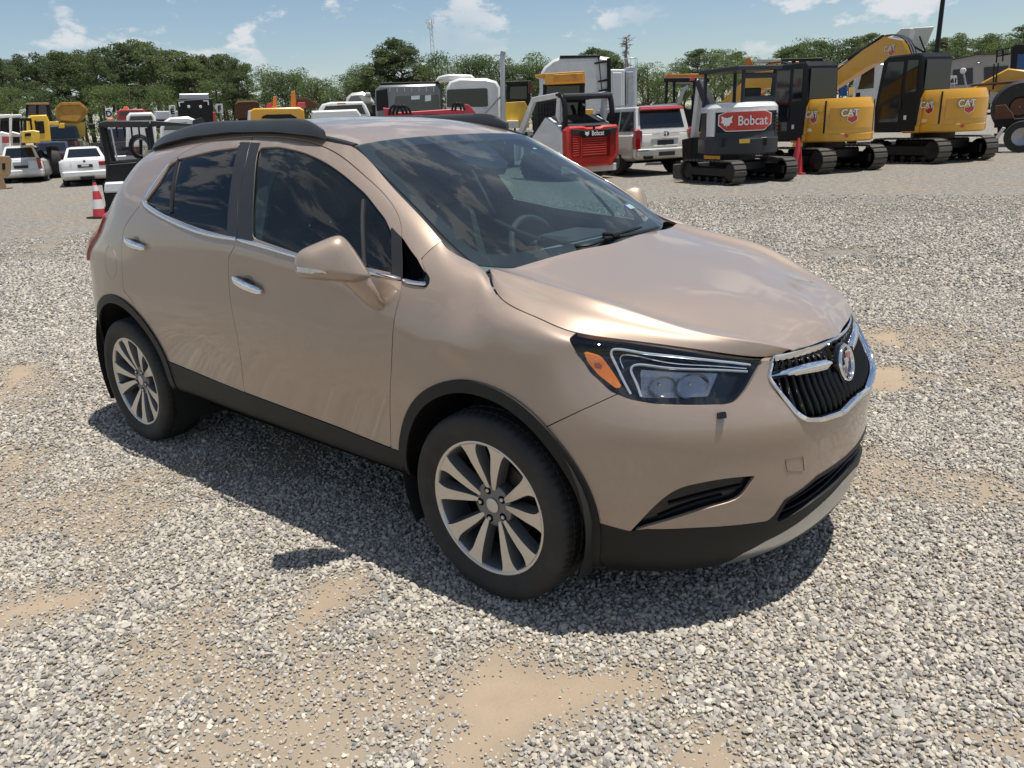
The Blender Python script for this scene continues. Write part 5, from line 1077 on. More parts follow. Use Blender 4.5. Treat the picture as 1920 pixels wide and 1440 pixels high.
    for s_ in (-1, 1):
        for k in range(6): MB().box((-.30+k*.16, s_*.485, 1.35), (-.285+k*.16, s_*.50, 2.1)).build('mesh_bar', MATS['machine_grey'], cb)
        for k in range(5): MB().box((-.36, s_*.485, 1.42+k*.15), (.62, s_*.50, 1.435+k*.15)).build('mesh_bar', MATS['machine_grey'], cb)
        # lift arm: upright at the tail, arched over to the front
        MB().tube(smooth_line(np.array([(-1.30, s_*.78, 1.30), (-1.42, s_*.78, 1.62), (-1.40, s_*.78, 2.0), (-1.30, s_*.78, 2.24), (-1.05, s_*.78, 2.30)]), 5), .075, 8).build('lift_arm_upright', MATS['machine_black'], o)
        MB().prism([(-1.15, 2.22), (-1.15, 2.36), (.3, 2.30), (1.35, 1.2), (1.45, .5), (1.3, .5), (1.15, 1.1), (.2, 2.16)], s_*.72, s_*.84, 'y', ch=.015).build('lift_arm', MATS['white_paint'], o)
        MB().prism([(-1.12, 1.55), (-.94, 1.75), (-1.02, 2.22), (-1.2, 2.22)], s_*.70, s_*.80, 'y', ch=.01).build('lift_link', MATS['white_paint'], o)
    MB().tube([(-1.34, -.80, 2.24), (-1.34, .80, 2.24)], .085, 10).build('arm_cross_tube', MATS['machine_grey'], o)
    return o
def escalade():
    rear = (gp(1168, 330)*.5+gp(1258, 320)*.5); f = np.array((math.cos(FW), math.sin(FW), 0)); yaw = FW-rad(3)
    o = vehicle('suv', tuple(rear+f*1.45), yaw, 'pearl white full-size SUV with tall red tail lamps between the loaders', 'car', 'pearl_paint', L=5.2, W=2.02, H=1.90, belt=1.18, cab=(-2.46, .95), top=(-2.22, .35), wr=.41, wheelbase=2.95, tail='suv', clear=.42, hoodz=1.14, wt=.76, rear_over=1.15, doors=3)
    x = -2.6
    MB().prism([(-2.30, 1.90), (-2.42, 1.83), (-2.40, 1.80), (-2.22, 1.86)], -.68, .68, 'y').build('brake_light_strip', MATS['badge_red'], o)
    for s_ in (-1, 1): MB().prism([(x-.03, .76), (x-.03, 1.26), (x+.10, 1.30), (x+.14, .76)], s_*.80, s_*.99, 'y', ch=.02).build('tail_lamp_cluster', MATS['tail_red'], o); MB().tube([(-2.0, s_*.70, 1.92), (-1.9, s_*.70, 1.95), (.1, s_*.70, 1.95), (.25, s_*.70, 1.91)], .025, 6).build('roof_rack_rail', MATS['steel'], o); MB().box((x-.13, s_*.45, .48), (x-.04, s_*.74, .58), .02).build('exhaust_outlet', MATS['machine_black'], o)
    MB().box((x-.035, -.44, 1.06), (x, .44, 1.16), .01).build('chrome_bar', MATS['chrome'], o); MB().lathe([(.001, x-.05), (.07, x-.05), (.085, x-.04), (.085, x)], 'x', 20, c=(0, 0, 1.14)).build('badge', MATS['chrome'], o)
    MB().box((x-.03, -.40, .80), (x, .40, .84), .008).build('handle_strip', MATS['white_paint'], o); MB().box((x-.105, -1.0, .70), (x-.02, 1.0, .735), .01).build('bumper_chrome', MATS['chrome'], o); MB().box((x-.10, -.26, .55), (x-.08, .26, .66)).build('plate_recess', MATS['plate_dark'], o)
    MB().cyl((-1.2, .5, 1.0), (-1.2, .5, 1.3), .3).build('spare_seat', MATS['interior_dark'], o)
    return o
def spot(u, depth): f = Fr(u, depth); return f.O
def build_yard():
    mini_excavator(); track_loader(); escalade()
    f = np.array((math.cos(FW), math.sin(FW), 0))
    r6 = (gp(1553, 326)+gp(1640, 319))/2; r8 = (gp(1762, 307)+gp(1862, 301))/2
    boom = dict(path=[(.85, 1.0), (.95, 1.75), (1.05, 2.35), (1.30, 2.72), (1.75, 2.82), (2.35, 2.62), (3.2, 2.22), (4.0, 1.85)], deep=[.30, .42, .50, .56, .56, .48, .40, .28], stick=[(3.85, 2.2), (4.15, 2.1), (4.35, 1.6), (4.25, .75), (4.02, .75), (4.0, 1.6)], rams=[((1.9, 3.12), (3.95, 2.3)), ((1.15, 1.0), (1.75, 2.5))], bucket=[(4.0, .8), (4.45, .85), (4.75, .35), (4.5, .05), (4.05, .12), (3.9, .45)])
    excavator(tuple(r6+f*1.10), 1.10, 'yellow excavator numbered 306 with black cab beside the mini excavator', '306', dict(boom, path=[(.85, 1.15), (.95, 1.7), (1.15, 2.15), (1.6, 2.35), (2.2, 2.35), (2.9, 2.15), (3.5, 1.9), (4.0, 1.6)], stick=[(3.85, 1.9), (4.15, 1.8), (4.3, 1.2), (4.2, .7), (4.0, .7), (3.95, 1.2)], rams=[((1.9, 2.6), (3.95, 2.0)), ((1.15, 1.0), (1.75, 2.0))]))
    excavator(tuple(r8+f*1.25), 1.18, 'larger yellow excavator numbered 308 with raised boom and black cab', '308', boom)
    W, B, Y, G = 'white_paint', 'machine_black', 'cat_yellow', 'dark_glass'
    # --- rows behind the loaders
    k = Fr(1055, 28, 'wheel_loader', 'yellow wheel loader with a perforated box on its cab roof', 'loader')
    c = k.part('cab', [(1018, 215), (1018, 158), (1097, 157), (1094, 215)], 0, 1.5, B); k.part('rear_window', [(1024, 200), (1026, 161), (1087, 160), (1085, 200)], -.02, .02, G, parent=c); k.part('roof_box', [(1022, 159), (1021, 138), (1096, 133), (1098, 155)], -.35, 1.4, Y); k.part('roof_wing', [(1003, 141), (1022, 137), (1022, 149), (1004, 145)], 0, .6, Y)
    k.part('mesh_panel', [(1038, 154), (1038, 140), (1093, 137), (1094, 152)], -.37, -.34, 'mustard'); k.part('rear_hood', [(1030, 250), (1032, 205), (1112, 205), (1112, 250)], -1.8, 0, Y); k.part('grille', [(1036, 230), (1038, 204), (1090, 203), (1092, 230)], -1.84, -1.78, 'machine_grey')
    q = k.xz(1066, 217, -1.84); text_part('brand_letters', 'DEERE', .22, np.c_[(1, 0, 0), (0, 0, 1), (0, -1, 0)], (q[0], -1.86, q[1]), MATS['sign_white'], k.o, .003); 
    for u in (1020, 1100): MB().lathe([(.35, -.3), (.75, -.3), (.8, -.2), (.8, .2), (.75, .3), (.35, .3)], 'x', 24, c=(k.xz(u, 240)[0], .2, .8)).build('wheel', MATS['tyre'], k.o)
    k.bar('exhaust_stack', (994, 175), (994, 152), .3, .07, 'rust')
    k = Fr(1080, 37, 'semi_truck', 'white sleeper semi truck seen from behind with black roof brackets', 'truck')
    c = k.part('sleeper', [(1012, 250), (1011, 142), (1020, 125), (1036, 112), (1052, 106), (1122, 105), (1144, 108), (1145, 250)], 0, 3.2, W, .12); k.part('panel', [(1052, 196), (1050, 116), (1118, 112), (1122, 196)], -.03, .02, W, .02, c); k.part('panel_recess', [(1098, 145), (1101, 130), (1107, 130), (1112, 146)], -.05, -.02, 'plate_white', .01, c)
    for (a, b) in ((1114, 115), (1121, 149), (1122, 167)): k.part('bracket', [(a, b+5), (a+1, b+2), (a+22, b-2), (a+23, b+2)], -.12, 0, B, parent=c)
    k.part('edge_fairing', [(1139, 178), (1138, 109), (1145, 108), (1146, 178)], -.25, .1, B, parent=c); k.part('roof_edge', [(1049, 109), (1050, 104), (1124, 103), (1126, 106)], -.05, .1, B, parent=c); k.bar('air_line', (1122, 106), (1131, 192), -.06, .02, B, parent=c)
    for u in (1030, 1125): MB().lathe([(.28, -.3), (.48, -.3), (.5, 0), (.48, .3), (.28, .3)], 'x', 22, c=(k.xz(u, 230)[0], .8, .5)).build('wheel', MATS['tyre'], k.o)
    k = Fr(1158, 41, 'box_trailer', 'plain white box trailer end next to the grey ribbed tank', 'trailer'); c = k.box('box', 1143, 130, 1171, 215, 0, 6, W, .04); k.box('door_panel', 1149, 136, 1166, 212, -.04, .02, 'plate_white', .02, c); k.box('bumper', 1145, 222, 1170, 226, 0, .2, B)
    for u in (1149, 1166): MB().lathe([(.25, -.25), (.46, -.25), (.48, 0), (.46, .25), (.25, .25)], 'x', 20, c=(k.xz(u, 228)[0], 1.2, .48)).build('wheel', MATS['tyre'], k.o)
    k = Fr(1182, 43, 'storage_tank', 'grey ribbed metal tank with a railing on top', 'tank'); a, b = k.xz(1170, 190)[0], k.xz(1194, 190)[0]; zt = k.xz(1182, 127)[1]; c_ = (a+b)/2; r_ = (b-a)/2
    MB().lathe([(r_*(1 if i % 2 else 1.02), zt*i/44) for i in range(45)]+[(.01, zt+.1)], 'z', 28, c=(c_, r_, 0)).build('shell', MATS['galvanised'], k.o, smooth=20)
    mb = MB(); [mb.cyl((c_+r_*math.cos(t), r_+r_*math.sin(t), zt), (c_+r_*math.cos(t), r_+r_*math.sin(t), zt+.5), .015, n=5) for t in np.arange(8)*math.pi/4]; mb.tube([(c_+r_*math.cos(t), r_+r_*math.sin(t), zt+.5) for t in np.linspace(0, 6.28, 17)], .015, 5); mb.build('top_railing', MATS['galvanised'], k.o)
    mb = MB(); [mb.cyl((c_-.2, -.06, z), (c_+.2, -.06, z), .012, n=5) for z in np.arange(.4, zt, .28)]; mb.box((c_-.22, -.08, .3), (c_-.19, -.04, zt)).box((c_+.19, -.08, .3), (c_+.22, -.04, zt)); mb.build('ladder', MATS['galvanised'], k.o)
    k = Fr(970, 30, 'backhoe', 'dark cab machine with yellow body behind the exhaust stack', 'backhoe'); k.part('roof', [(946, 158), (948, 153), (996, 151), (997, 157)], -.1, 1.5, B); c = k.part('cab', [(950, 215), (950, 158), (995, 157), (994, 215)], 0, 1.4, B); k.part('window', [(956, 186), (957, 162), (988, 161), (988, 186)], -.02, .01, G, parent=c); k.part('body', [(946, 240), (948, 192), (984, 190), (992, 204), (992, 240)], -.6, 0, 'deere_yellow'); k.box('step_box', 950, 226, 972, 240, -1.0, -.6, W)
    for u in (952, 990): MB().lathe([(.3, -.2), (.62, -.2), (.65, 0), (.62, .2), (.3, .2)], 'x', 20, c=(k.xz(u, 230)[0], .3, .65)).build('wheel', MATS['tyre'], k.o)
    k = Fr(1290, 27, 'telehandler', 'black framed machine with an orange roof behind the white SUV', 'loader'); k.part('roof', [(1244, 146), (1250, 139), (1322, 138), (1330, 146)], -.1, 1.6, 'orange_paint'); k.part('roof_fascia', [(1245, 154), (1245, 146), (1330, 145), (1330, 154)], -.12, 1.55, B); k.part('marker_lamp', [(1293, 152), (1293, 146), (1303, 145), (1303, 151)], -.15, -.1, 'badge_red')
    for a, b in (((1250, 154), (1247, 250)), ((1264, 154), (1264, 200)), ((1302, 153), (1302, 250)), ((1318, 153), (1322, 250))): k.bar('post', a, b, 0, .05, B)
    k.part('dash', [(1250, 250), (1250, 200), (1272, 192), (1290, 205), (1325, 200), (1328, 250)], .2, 1.3, B); k.part('seat', [(1296, 205), (1297, 178), (1316, 176), (1318, 205)], .5, .8, B); k.part('pale_arm', [(1268, 196), (1280, 164), (1290, 158), (1291, 164), (1284, 172), (1275, 198)], -.1, .1, 'steel'); k.part('yellow_tank', [(1300, 195), (1300, 176), (1328, 174), (1328, 194)], .9, 1.2, 'deere_yellow'); k.part('hydraulic_coupler', [(1304, 282), (1306, 250), (1316, 246), (1320, 275)], -.3, -.1, 'orange_paint')
    for u in (1250, 1325): MB().lathe([(.3, -.2), (.6, -.2), (.62, 0), (.6, .2), (.3, .2)], 'x', 20, c=(k.xz(u, 240)[0], .6, .62)).build('wheel', MATS['tyre'], k.o)
    k = Fr(1405, 31, 'crawler_crane', 'worn orange-yellow excavator boom folded behind the mini excavator canopy', 'excavator'); c = k.part('boom', [(1366, 230), (1370, 168), (1392, 152), (1424, 127), (1450, 116), (1462, 124), (1450, 146), (1428, 162), (1406, 186), (1402, 230)], 0, .5, Y, .03); k.part('boom_tip', [(1396, 130), (1398, 109), (1406, 107), (1416, 128), (1412, 136)], .1, .4, 'orange_paint'); k.part('stick', [(1376, 225), (1388, 168), (1400, 160), (1402, 190), (1394, 228)], -.2, 0, 'rust'); k.bar('ram', (1372, 168), (1430, 134), -.1, .06, 'steel'); k.part('bucket', [(1418, 205), (1420, 178), (1434, 172), (1436, 205)], -.4, .3, 'orange_paint')
    q = k.xz(1414, 152); text_part('logo_letters', 'CAT', .34, np.c_[(.86, 0, .5), (-.5, 0, .86), (0, -1, 0)], (q[0], -.01, q[1]), MATS['sign_white'], c, .004, bold=.01); k.box('undercarriage', 1372, 236, 1440, 255, 0, 1.4, B)
    k = Fr(1500, 30, 'excavator', 'dark cab roof and yellow fittings of a machine parked behind the 306', 'excavator'); k.part('cab_roof', [(1464, 126), (1466, 110), (1543, 108), (1545, 124)], 0, 1.6, B); k.part('roof_plate', [(1414, 118), (1420, 112), (1464, 110), (1464, 116)], .1, 1.2, 'steel')
    for u in (1478, 1492, 1512, 1530): k.part('roof_lamp', [(u, 123), (u, 115), (u+6, 115), (u+6, 123)], -.05, .05, 'deere_yellow' if u != 1512 else 'machine_grey')
    k.part('yellow_arm', [(1440, 122), (1446, 117), (1462, 116), (1462, 124)], -.1, .3, 'deere_yellow'); k.part('cab', [(1466, 230), (1466, 125), (1543, 124), (1545, 230)], .1, 1.5, B); k.box('undercarriage', 1460, 238, 1548, 252, 0, 1.5, B)
    k = Fr(1625, 34, 'utility_truck', 'white truck cab with its pale hood tilted open behind the excavators', 'truck'); c = k.part('cab', [(1588, 245), (1592, 180), (1606, 136), (1618, 123), (1645, 117), (1664, 120), (1666, 245)], 0, 2.2, W, .06); k.part('side_window', [(1608, 168), (1618, 131), (1640, 126), (1638, 165)], -.02, .02, G, parent=c); k.part('mirror', [(1591, 186), (1592, 164), (1602, 162), (1602, 184)], -.5, -.35, 'chrome'); k.part('mirror', [(1604, 184), (1605, 174), (1613, 173), (1613, 183)], -.4, -.3, B)
    k.part('grille_block', [(1574, 180), (1575, 159), (1588, 158), (1588, 180)], -.3, .3, 'tarp'); k.part('roof_lamp', [(1585, 123), (1586, 117), (1596, 116), (1596, 122)], -.1, .1, B); k.part('fender', [(1570, 215), (1572, 192), (1600, 186), (1600, 215)], -.2, 1.5, W)
    hd = k.part('open_hood', [(1673, 68), (1689, 53), (1752, 49), (1740, 80), (1722, 104), (1706, 96)], -.1, .25, 'fibreglass', .03); k.part('hood_highlight', [(1704, 70), (1706, 53), (1712, 53), (1715, 62), (1712, 74)], -.12, -.08, 'plate_white', .01, hd); k.bar('hood_strut', (1706, 83), (1738, 101), -.25, .035, B); k.bar('hood_strut', (1724, 68), (1736, 99), -.28, .03, B); k.part('cab_roof', [(1712, 125), (1712, 107), (1720, 103), (1754, 105), (1759, 112), (1759, 125)], .1, 1.8, W, .04); k.part('engine_block', [(1680, 240), (1680, 125), (1759, 122), (1759, 240)], .3, 2.0, B)
    for u in (1600, 1740): MB().lathe([(.3, -.2), (.5, -.2), (.52, 0), (.5, .2), (.3, .2)], 'x', 20, c=(k.xz(u, 230)[0], .6, .52)).build('wheel', MATS['tyre'], k.o)
    k = Fr(1835, 62, 'warehouse', 'low beige warehouse with dark roller doors beyond the excavators', 'building'); c = k.part('wall', [(1766, 196), (1768, 114), (1832, 101), (1935, 97), (1935, 192)], 0, 18, 'building_beige', 0); k.part('corner_trim', [(1767, 160), (1767, 112), (1776, 111), (1777, 160)], -.15, .1, B); k.part('roof_edge', [(1766, 115), (1832, 101.5), (1935, 97.5), (1935, 99), (1832, 103), (1766, 116.5)], -.2, 18, 'machine_grey', 0)
    for p in ([(1786, 160), (1787, 131), (1824, 127), (1824, 158)], [(1845, 158), (1845, 126), (1890, 123), (1890, 155)]): k.part('roller_door', p, -.06, .05, 'building_dark')
    k.part('wall_lamp', [(1833, 121), (1833, 117), (1837, 117), (1837, 121)], -.3, 0, 'steel')
    for u, v0, v1, d, s_, t_, g_ in ((204.5, 203, 222, 31, 1, 'D', 'row sign lettered D standing among the left rows'), (323.5, 198, 218, 33, 1, 'E', 'row sign lettered E beside the black dump body'), (412, 195, 212, 34, 1, 'F', 'row sign lettered F between dump body and rusty bucket'), (1789, 142, 158, 33, 1, '61', 'white sign numbered 61 behind the 308 excavator')):
        k = Fr(u, d, 'row_sign', g_, 'sign'); wv = 6.2; k.part('plate', [(u-wv, v1), (u-wv-1, v0), (u+wv-1, v0-.4), (u+wv, v1-.4)], -.02, .02, 'sign_white', .004); a = k.xz(u, v1); MB().cyl((a[0], .03, 0), (a[0], .03, a[1]+.2), .03).build('post', MATS['galvanised'], k.o); q = k.xz(u-.3, (v0+v1)/2+1.5); text_part('letters', t_, .30 if len(t_) == 1 else .24, np.c_[(1, 0, 0), (0, 0, 1), (0, -1, 0)], (q[0], -.024, q[1]), MATS['ink'], k.o, .003, bold=.012)
        if len(t_) == 1: k.part('header_strip', [(u-3, v0+3.2), (u-3, v0+2), (u+2.5, v0+1.8), (u+2.5, v0+3)], -.026, -.018, 'ink', 0)
    k = Fr(1895, 29, 'large_loader', 'big yellow loader with railed black cab at the edge of the yard', 'loader'); k.part('body', [(1822, 166), (1845, 152), (1890, 128), (1925, 132), (1990, 140), (1990, 175), (1828, 172)], 0, 1.4, Y, .04); c = k.part('cab', [(1893, 150), (1896, 88), (1905, 82), (1975, 80), (1980, 150)], .2, 1.8, B, .04); k.part('cab_window', [(1905, 140), (1908, 102), (1965, 98), (1965, 140)], .17, .22, 'tarp', parent=c)
    for a, b in (((1868, 118), (1870, 94)), ((1880, 115), (1881, 92)), ((1868, 95), (1893, 90)), ((1868, 106), (1893, 101)), ((1866, 160), (1872, 118)), ((1862, 168), (1864, 120))): k.bar('handrail', a, b, -.1, .025, B)
    k.bar('boom_rail', (1820, 160), (1960, 148), -.2, .05, 'rust'); k.bar('work_lamp_post', (1812, 165), (1806, 132), -.1, .04, 'steel'); q = k.xz(1806, 133); MB().lathe([(.001, -.1), (.09, -.08), (.11, 0), (.09, .06)], 'y', 12, c=(q[0], -.1, q[1])).build('work_lamp', MATS['plate_white'], k.o)
    a = k.xz(1912, 200, -.3); MB().lathe([(.35, -.75), (.82, -.78), (.92, -.6), (.92, -.1), (.82, .1), (.35, .1)], 'y', 32, c=(a[0], 0, max(.92, a[1]))).build('wheel', MATS['tyre'], k.o); MB().lathe([(.01, -.70), (.30, -.74), (.36, -.6)], 'y', 20, c=(a[0], 0, max(.92, a[1]))).build('wheel_hub', MATS['rust'], k.o)
    k = Fr(1900, 25.5, 'truck_chassis', 'bare black truck chassis with tandem tyres beside the 308', 'truck'); k.part('frame_rail', [(1864, 240), (1864, 226), (1960, 218), (1960, 232)], 0, .2, B); k.part('fender', [(1864, 222), (1866, 198), (1885, 196), (1900, 215), (1902, 222)], -.2, .5, 'rust'); k.part('bumper_stripe', [(1866, 258), (1880, 238), (1886, 240), (1872, 260)], -.4, -.35, 'plate_white'); k.part('mud_flap', [(1862, 285), (1864, 250), (1872, 250), (1872, 285)], -.3, -.27, B); k.part('cross_member', [(1870, 250), (1870, 236), (1950, 230), (1950, 244)], .1, .6, B)
    for u, y in ((1914, -.35), (1985, -.3)): a = k.xz(u, 262, y); MB().lathe([(.28, -.15), (.48, -.15), (.50, 0), (.48, .15), (.28, .15)], 'y', 28, c=(a[0], y, .5)).build('wheel', MATS['tyre'], k.o); MB().lathe([(.01, -.05), (.2, -.1), (.28, -.13)], 'y', 20, c=(a[0], y, .5)).build('rim', MATS['rim_far'], k.o)
    k = Fr(1744, 47, 'light_pole', 'tall dark lighting pole rising above the open hood', 'pole'); MB().cyl((0, 0, 0), (0, 0, 12), .16, .11, 10).build('shaft', MATS['machine_black'], k.o); MB().box((-.25, -.25, 0), (.25, .25, .5), .03).build('footing', MATS['building_beige'], k.o); MB().box((-.9, -.2, 11.9), (.9, .2, 12.1), .03).build('lamp_head', MATS['machine_black'], k.o)
    # --- centre rows
    k = Fr(885, 28, 'crane_truck', 'white truck cab with wide rear window and tall bare exhaust stack', 'truck'); c = k.part('cab', [(838, 262), (836, 166), (843, 152), (862, 146), (912, 147), (931, 152), (938, 164), (939, 262)], 0, 1.9, W, .08); k.part('rear_window', round_poly(np.array([(837.5, 201), (838, 168), (914, 165), (915, 200)]), 4), -.025, .02, 'dark_glass', .008, c); k.part('roof_pack', [(816, 152), (822, 143), (840, 139), (884, 140), (891, 147)], .2, 1.5, W, .05)
    for u in (848, 905): k.part('headrest', [(u-7, 200), (u-6, 184), (u+5, 183), (u+7, 200)], .3, .45, 'seat_cloth', parent=c)
    k.bar('exhaust_stack', (944, 270), (942, 102), -.3, .085, 'galvanised'); k.bar('exhaust_tip', (942, 104), (944, 97), -.3, .095, 'steel'); k.bar('stack_brace', (938, 182), (899, 224), -.2, .03, 'steel'); k.box('frame', 830, 262, 945, 275, -.5, 3.0, B)
    for u in (846, 930): MB().lathe([(.3, -.25), (.5, -.25), (.52, 0), (.5, .25), (.3, .25)], 'x', 22, c=(k.xz(u, 230)[0], 1.0, .52)).build('wheel', MATS['tyre'], k.o)
    k = Fr(768, 28.5, 'flatbed_truck', 'silver grey truck cab with a light bar on its roof', 'truck'); c = k.part('cab', [(706, 262), (703, 168), (712, 160), (820, 157), (829, 166), (831, 262)], 0, 1.9, 'grey_paint', .07); k.part('rear_window', round_poly(np.array([(740, 208), (741, 180), (821, 177), (824, 207)]), 4), -.025, .02, 'tint_far', .008, c); k.part('side_mesh', [(706, 208), (705, 170), (726, 166), (729, 206)], -.03, .02, 'machine_black', .01, c)
    for p in ([(771, 187), (771, 180), (787, 179), (787, 186)], [(797, 190), (797, 179), (808, 178), (808, 189)]): k.part('window_paper', p, -.035, -.028, 'sticker', 0, c)
    k.part('light_bar', [(712, 162), (714, 155), (822, 153), (824, 158)], .2, .5, B)
    for u in np.linspace(730, 812, 7): k.part('roof_rib', [(u, 172), (u, 162), (u+2, 162), (u+2, 172)], -.02, .01, 'steel', 0, c)
    k.box('frame', 706, 262, 830, 274, -.5, 3.0, B)
    for u in (716, 820): MB().lathe([(.3, -.25), (.5, -.25), (.52, 0), (.5, .25), (.3, .25)], 'x', 22, c=(k.xz(u, 230)[0], 1.0, .52)).build('wheel', MATS['tyre'], k.o)
    k = Fr(805, 23, 'knuckle_boom', 'red folded knuckle boom with black hose loops over the champagne roof', 'crane'); k.part('boom', [(740, 217), (742, 211), (850, 204), (872, 206), (872, 214)], 0, .25, 'pink_red', .02); k.part('boom_end', [(718, 202), (730, 203), (742, 216), (722, 218)], -.05, .3, 'pink_red'); k.part('boom_end', [(868, 212), (872, 195), (880, 197), (893, 212), (888, 217)], -.05, .3, 'pink_red')
    for u0 in (735, 742, 749): a = k.xz(u0+8, 212); MB().tube([(a[0]+.20*math.cos(t), -.08, a[1]-.05+.26*math.sin(t)) for t in np.linspace(0, math.pi, 14)], .04, 6).build('hose_loop', MATS['machine_black'], k.o)
    for u0 in (856, 862): a = k.xz(u0, 207); MB().tube([(a[0]+.13*math.cos(t), -.08, a[1]+.20*math.sin(t)) for t in np.linspace(0, math.pi, 12)], .035, 6).build('hose_loop', MATS['machine_black'], k.o)
    k.box('pedestal', 792, 214, 822, 300, 0, .6, B); k.box('base', 760, 300, 850, 330, -.3, 1.2, B)
    k = Fr(642, 27, 'crew_truck', 'white tall crew-cab pickup with a dark rear window', 'truck'); c = k.part('cab', [(596, 245), (597, 205), (604, 195), (620, 191), (680, 190), (686, 197), (694, 214), (696, 245)], 0, 2.2, W, .05); k.part('rear_window', [(606, 207), (611, 199), (678, 196), (686, 214), (640, 212), (610, 212)], -.02, .02, G, .006, c); k.part('third_brake_light', [(632, 195), (633, 193), (648, 192.6), (648, 194.6)], -.03, 0, 'badge_red', 0, c)
    k.part('bed_cover', [(584, 250), (586, 209), (668, 206), (676, 216), (676, 250)], -1.8, -.1, W, .05, yref=-.9); k.part('side_window', [(689, 210), (684, 196), (696, 196), (700, 212)], .3, .4, G); k.box('frame', 600, 245, 690, 268, -1.6, 2.2, B)
    for u in (600, 688): MB().lathe([(.25, -.18), (.40, -.18), (.42, 0), (.40, .18), (.25, .18)], 'x', 20, c=(k.xz(u, 230)[0], -.7, .42)).build('wheel', MATS['tyre'], k.o)
    k = Fr(676, 36, 'mixer_truck', 'off-white mixer drum truck behind the crew truck', 'truck'); k.part('drum', [(647, 196), (650, 182), (660, 174), (680, 172), (692, 177), (702, 190), (702, 196)], 0, 2.0, 'pearl_paint', .12); k.part('chute', [(652, 190), (658, 180), (672, 178), (680, 190)], -.25, 0, 'grey_paint'); k.part('hopper', [(684, 180), (686, 174), (694, 174), (696, 180)], -.2, .3, 'steel'); k.box('chassis', 648, 196, 705, 245, 0, 2.0, B)
    k = Fr(520, 27, 'backhoe', 'yellow machine hood with upright orange arms behind the roof rail', 'backhoe'); c = k.part('hood', [(465, 260), (468, 208), (476, 203), (562, 201), (570, 206), (575, 260)], 0, 1.6, Y, .04); k.part('hood_recess', [(490, 222), (492, 218), (500, 215), (545, 214), (556, 220), (556, 224)], -.02, .02, B, 0, c); k.part('white_side', [(462, 260), (465, 208), (470, 206), (470, 260)], -.05, .2, W); k.part('arm', [(511, 203), (512, 181), (518, 180), (519, 203)], .6, .75, 'orange_paint'); k.part('arm', [(545, 203), (546, 172), (553, 170), (556, 203)], .6, .75, 'orange_paint'); k.part('bucket', [(556, 201), (556, 184), (575, 183), (600, 196), (590, 202)], .8, 1.6, 'rust')
    k.part('valve_block', [(498, 203), (500, 194), (510, 193), (510, 203)], .6, .8, 'badge_red'); k.part('valve_block', [(556, 201), (558, 192), (572, 192), (574, 201)], .5, .7, 'badge_red')
    k = Fr(463, 31, 'loader_bucket', 'rust brown rounded loader bucket beside the F sign', 'bucket'); k.part('shell', [(440, 222), (440, 196), (446, 189), (478, 188), (487, 196), (488, 222)], 0, .8, 'rust', .06); k.part('lip', [(440, 197), (446, 188.5), (478, 187.5), (486, 194), (478, 191), (447, 192)], -.05, .3, 'wood', 0); k.box('support', 446, 222, 482, 262, .1, .7, B)
    k = Fr(365, 32, 'dump_truck', 'black dump body tailgate with pale corner marks under a silver box', 'truck'); c = k.part('tailgate', [(338, 240), (331, 188), (398, 184), (404, 238)], 0, 2.4, B, .03)
    for p in ([(336, 200), (334, 191), (345, 190), (345, 192), (337, 193), (338, 200)], [(381, 190), (381, 188), (391, 188), (392, 197), (390, 197), (389, 190)]): k.part('corner_mark', p, -.02, 0, 'plate_white', 0, c)
    for u in (354, 376): q = k.xz(u, 200); MB().lathe([(.001, -.04), (.05, -.04), (.06, 0)], 'y', 12, c=(q[0], 0, q[1])).build('lamp', MATS['plate_white'], c)
    k.part('headboard_box', [(336, 187), (336, 176), (391, 175), (392, 186)], 1.0, 1.8, 'steel', .03); k.part('red_panel', [(400, 240), (399, 210), (404, 210), (406, 240)], -.1, .2, 'truck_red'); k.box('frame', 345, 240, 400, 262, .1, 2.2, B)
    for u in (346, 394): MB().lathe([(.25, -.25), (.48, -.25), (.5, 0), (.48, .25), (.25, .25)], 'x', 20, c=(k.xz(u, 245)[0], .6, .5)).build('wheel', MATS['tyre'], k.o)
    k = Fr(246, 42, 'truck', 'red truck roof with an orange beacon in the far row', 'truck'); k.part('cab', [(218, 250), (220, 208), (226, 205), (268, 204), (274, 210), (276, 250)], 0, 1.8, 'truck_red', .05); k.part('windows', [(224, 216), (226, 209), (268, 208), (270, 215)], -.02, .02, G, 0); k.part('beacon', [(230, 205), (232, 200), (240, 200), (241, 205)], .3, .6, 'beacon'); k.bar('stack', (214, 210), (213, 196), .1, .06, B); k.bar('stack', (260, 205), (259, 194), .1, .05, B); k.part('rear_frame', [(266, 214), (266, 206), (286, 205), (286, 213)], .2, 2.0, 'rust')
    k = Fr(265, 35, 'van', 'small white van with a dark rear window in the far row', 'van'); c = k.part('body', [(236, 275), (237, 218), (243, 211), (284, 210), (292, 219), (294, 275)], 0, 3.6, W, .08); k.part('rear_window', [(242, 226), (245, 218), (284, 217), (287, 225)], -.03, .02, G, .006, c)
    k = Fr(313, 38, 'trailer', 'grey flat-sided trailer box beside the E sign', 'trailer'); k.box('box', 291, 208, 333, 224, 0, 5, 'grey_white', .04); k.box('frame', 293, 224, 330, 240, .2, 4.8, B)
    k = Fr(338, 25, 'pickup', 'white pickup roof with greenish rear glass behind the frame cart', 'car'); c = k.part('cab', [(300, 300), (300, 240), (306, 228), (318, 220), (352, 218), (372, 226), (380, 242), (382, 300)], 0, 2.6, W, .06); k.part('rear_window', [(307, 244), (311, 231), (350, 229), (354, 243)], -.03, .02, 'tint_far', .006, c); k.box('light_bar', 310, 225, 348, 230, .1, .3, 'machine_grey', .01); k.part('cable_bundle', [(358, 242), (362, 225), (378, 220), (386, 232), (380, 246)], -.3, .1, 'machine_grey')
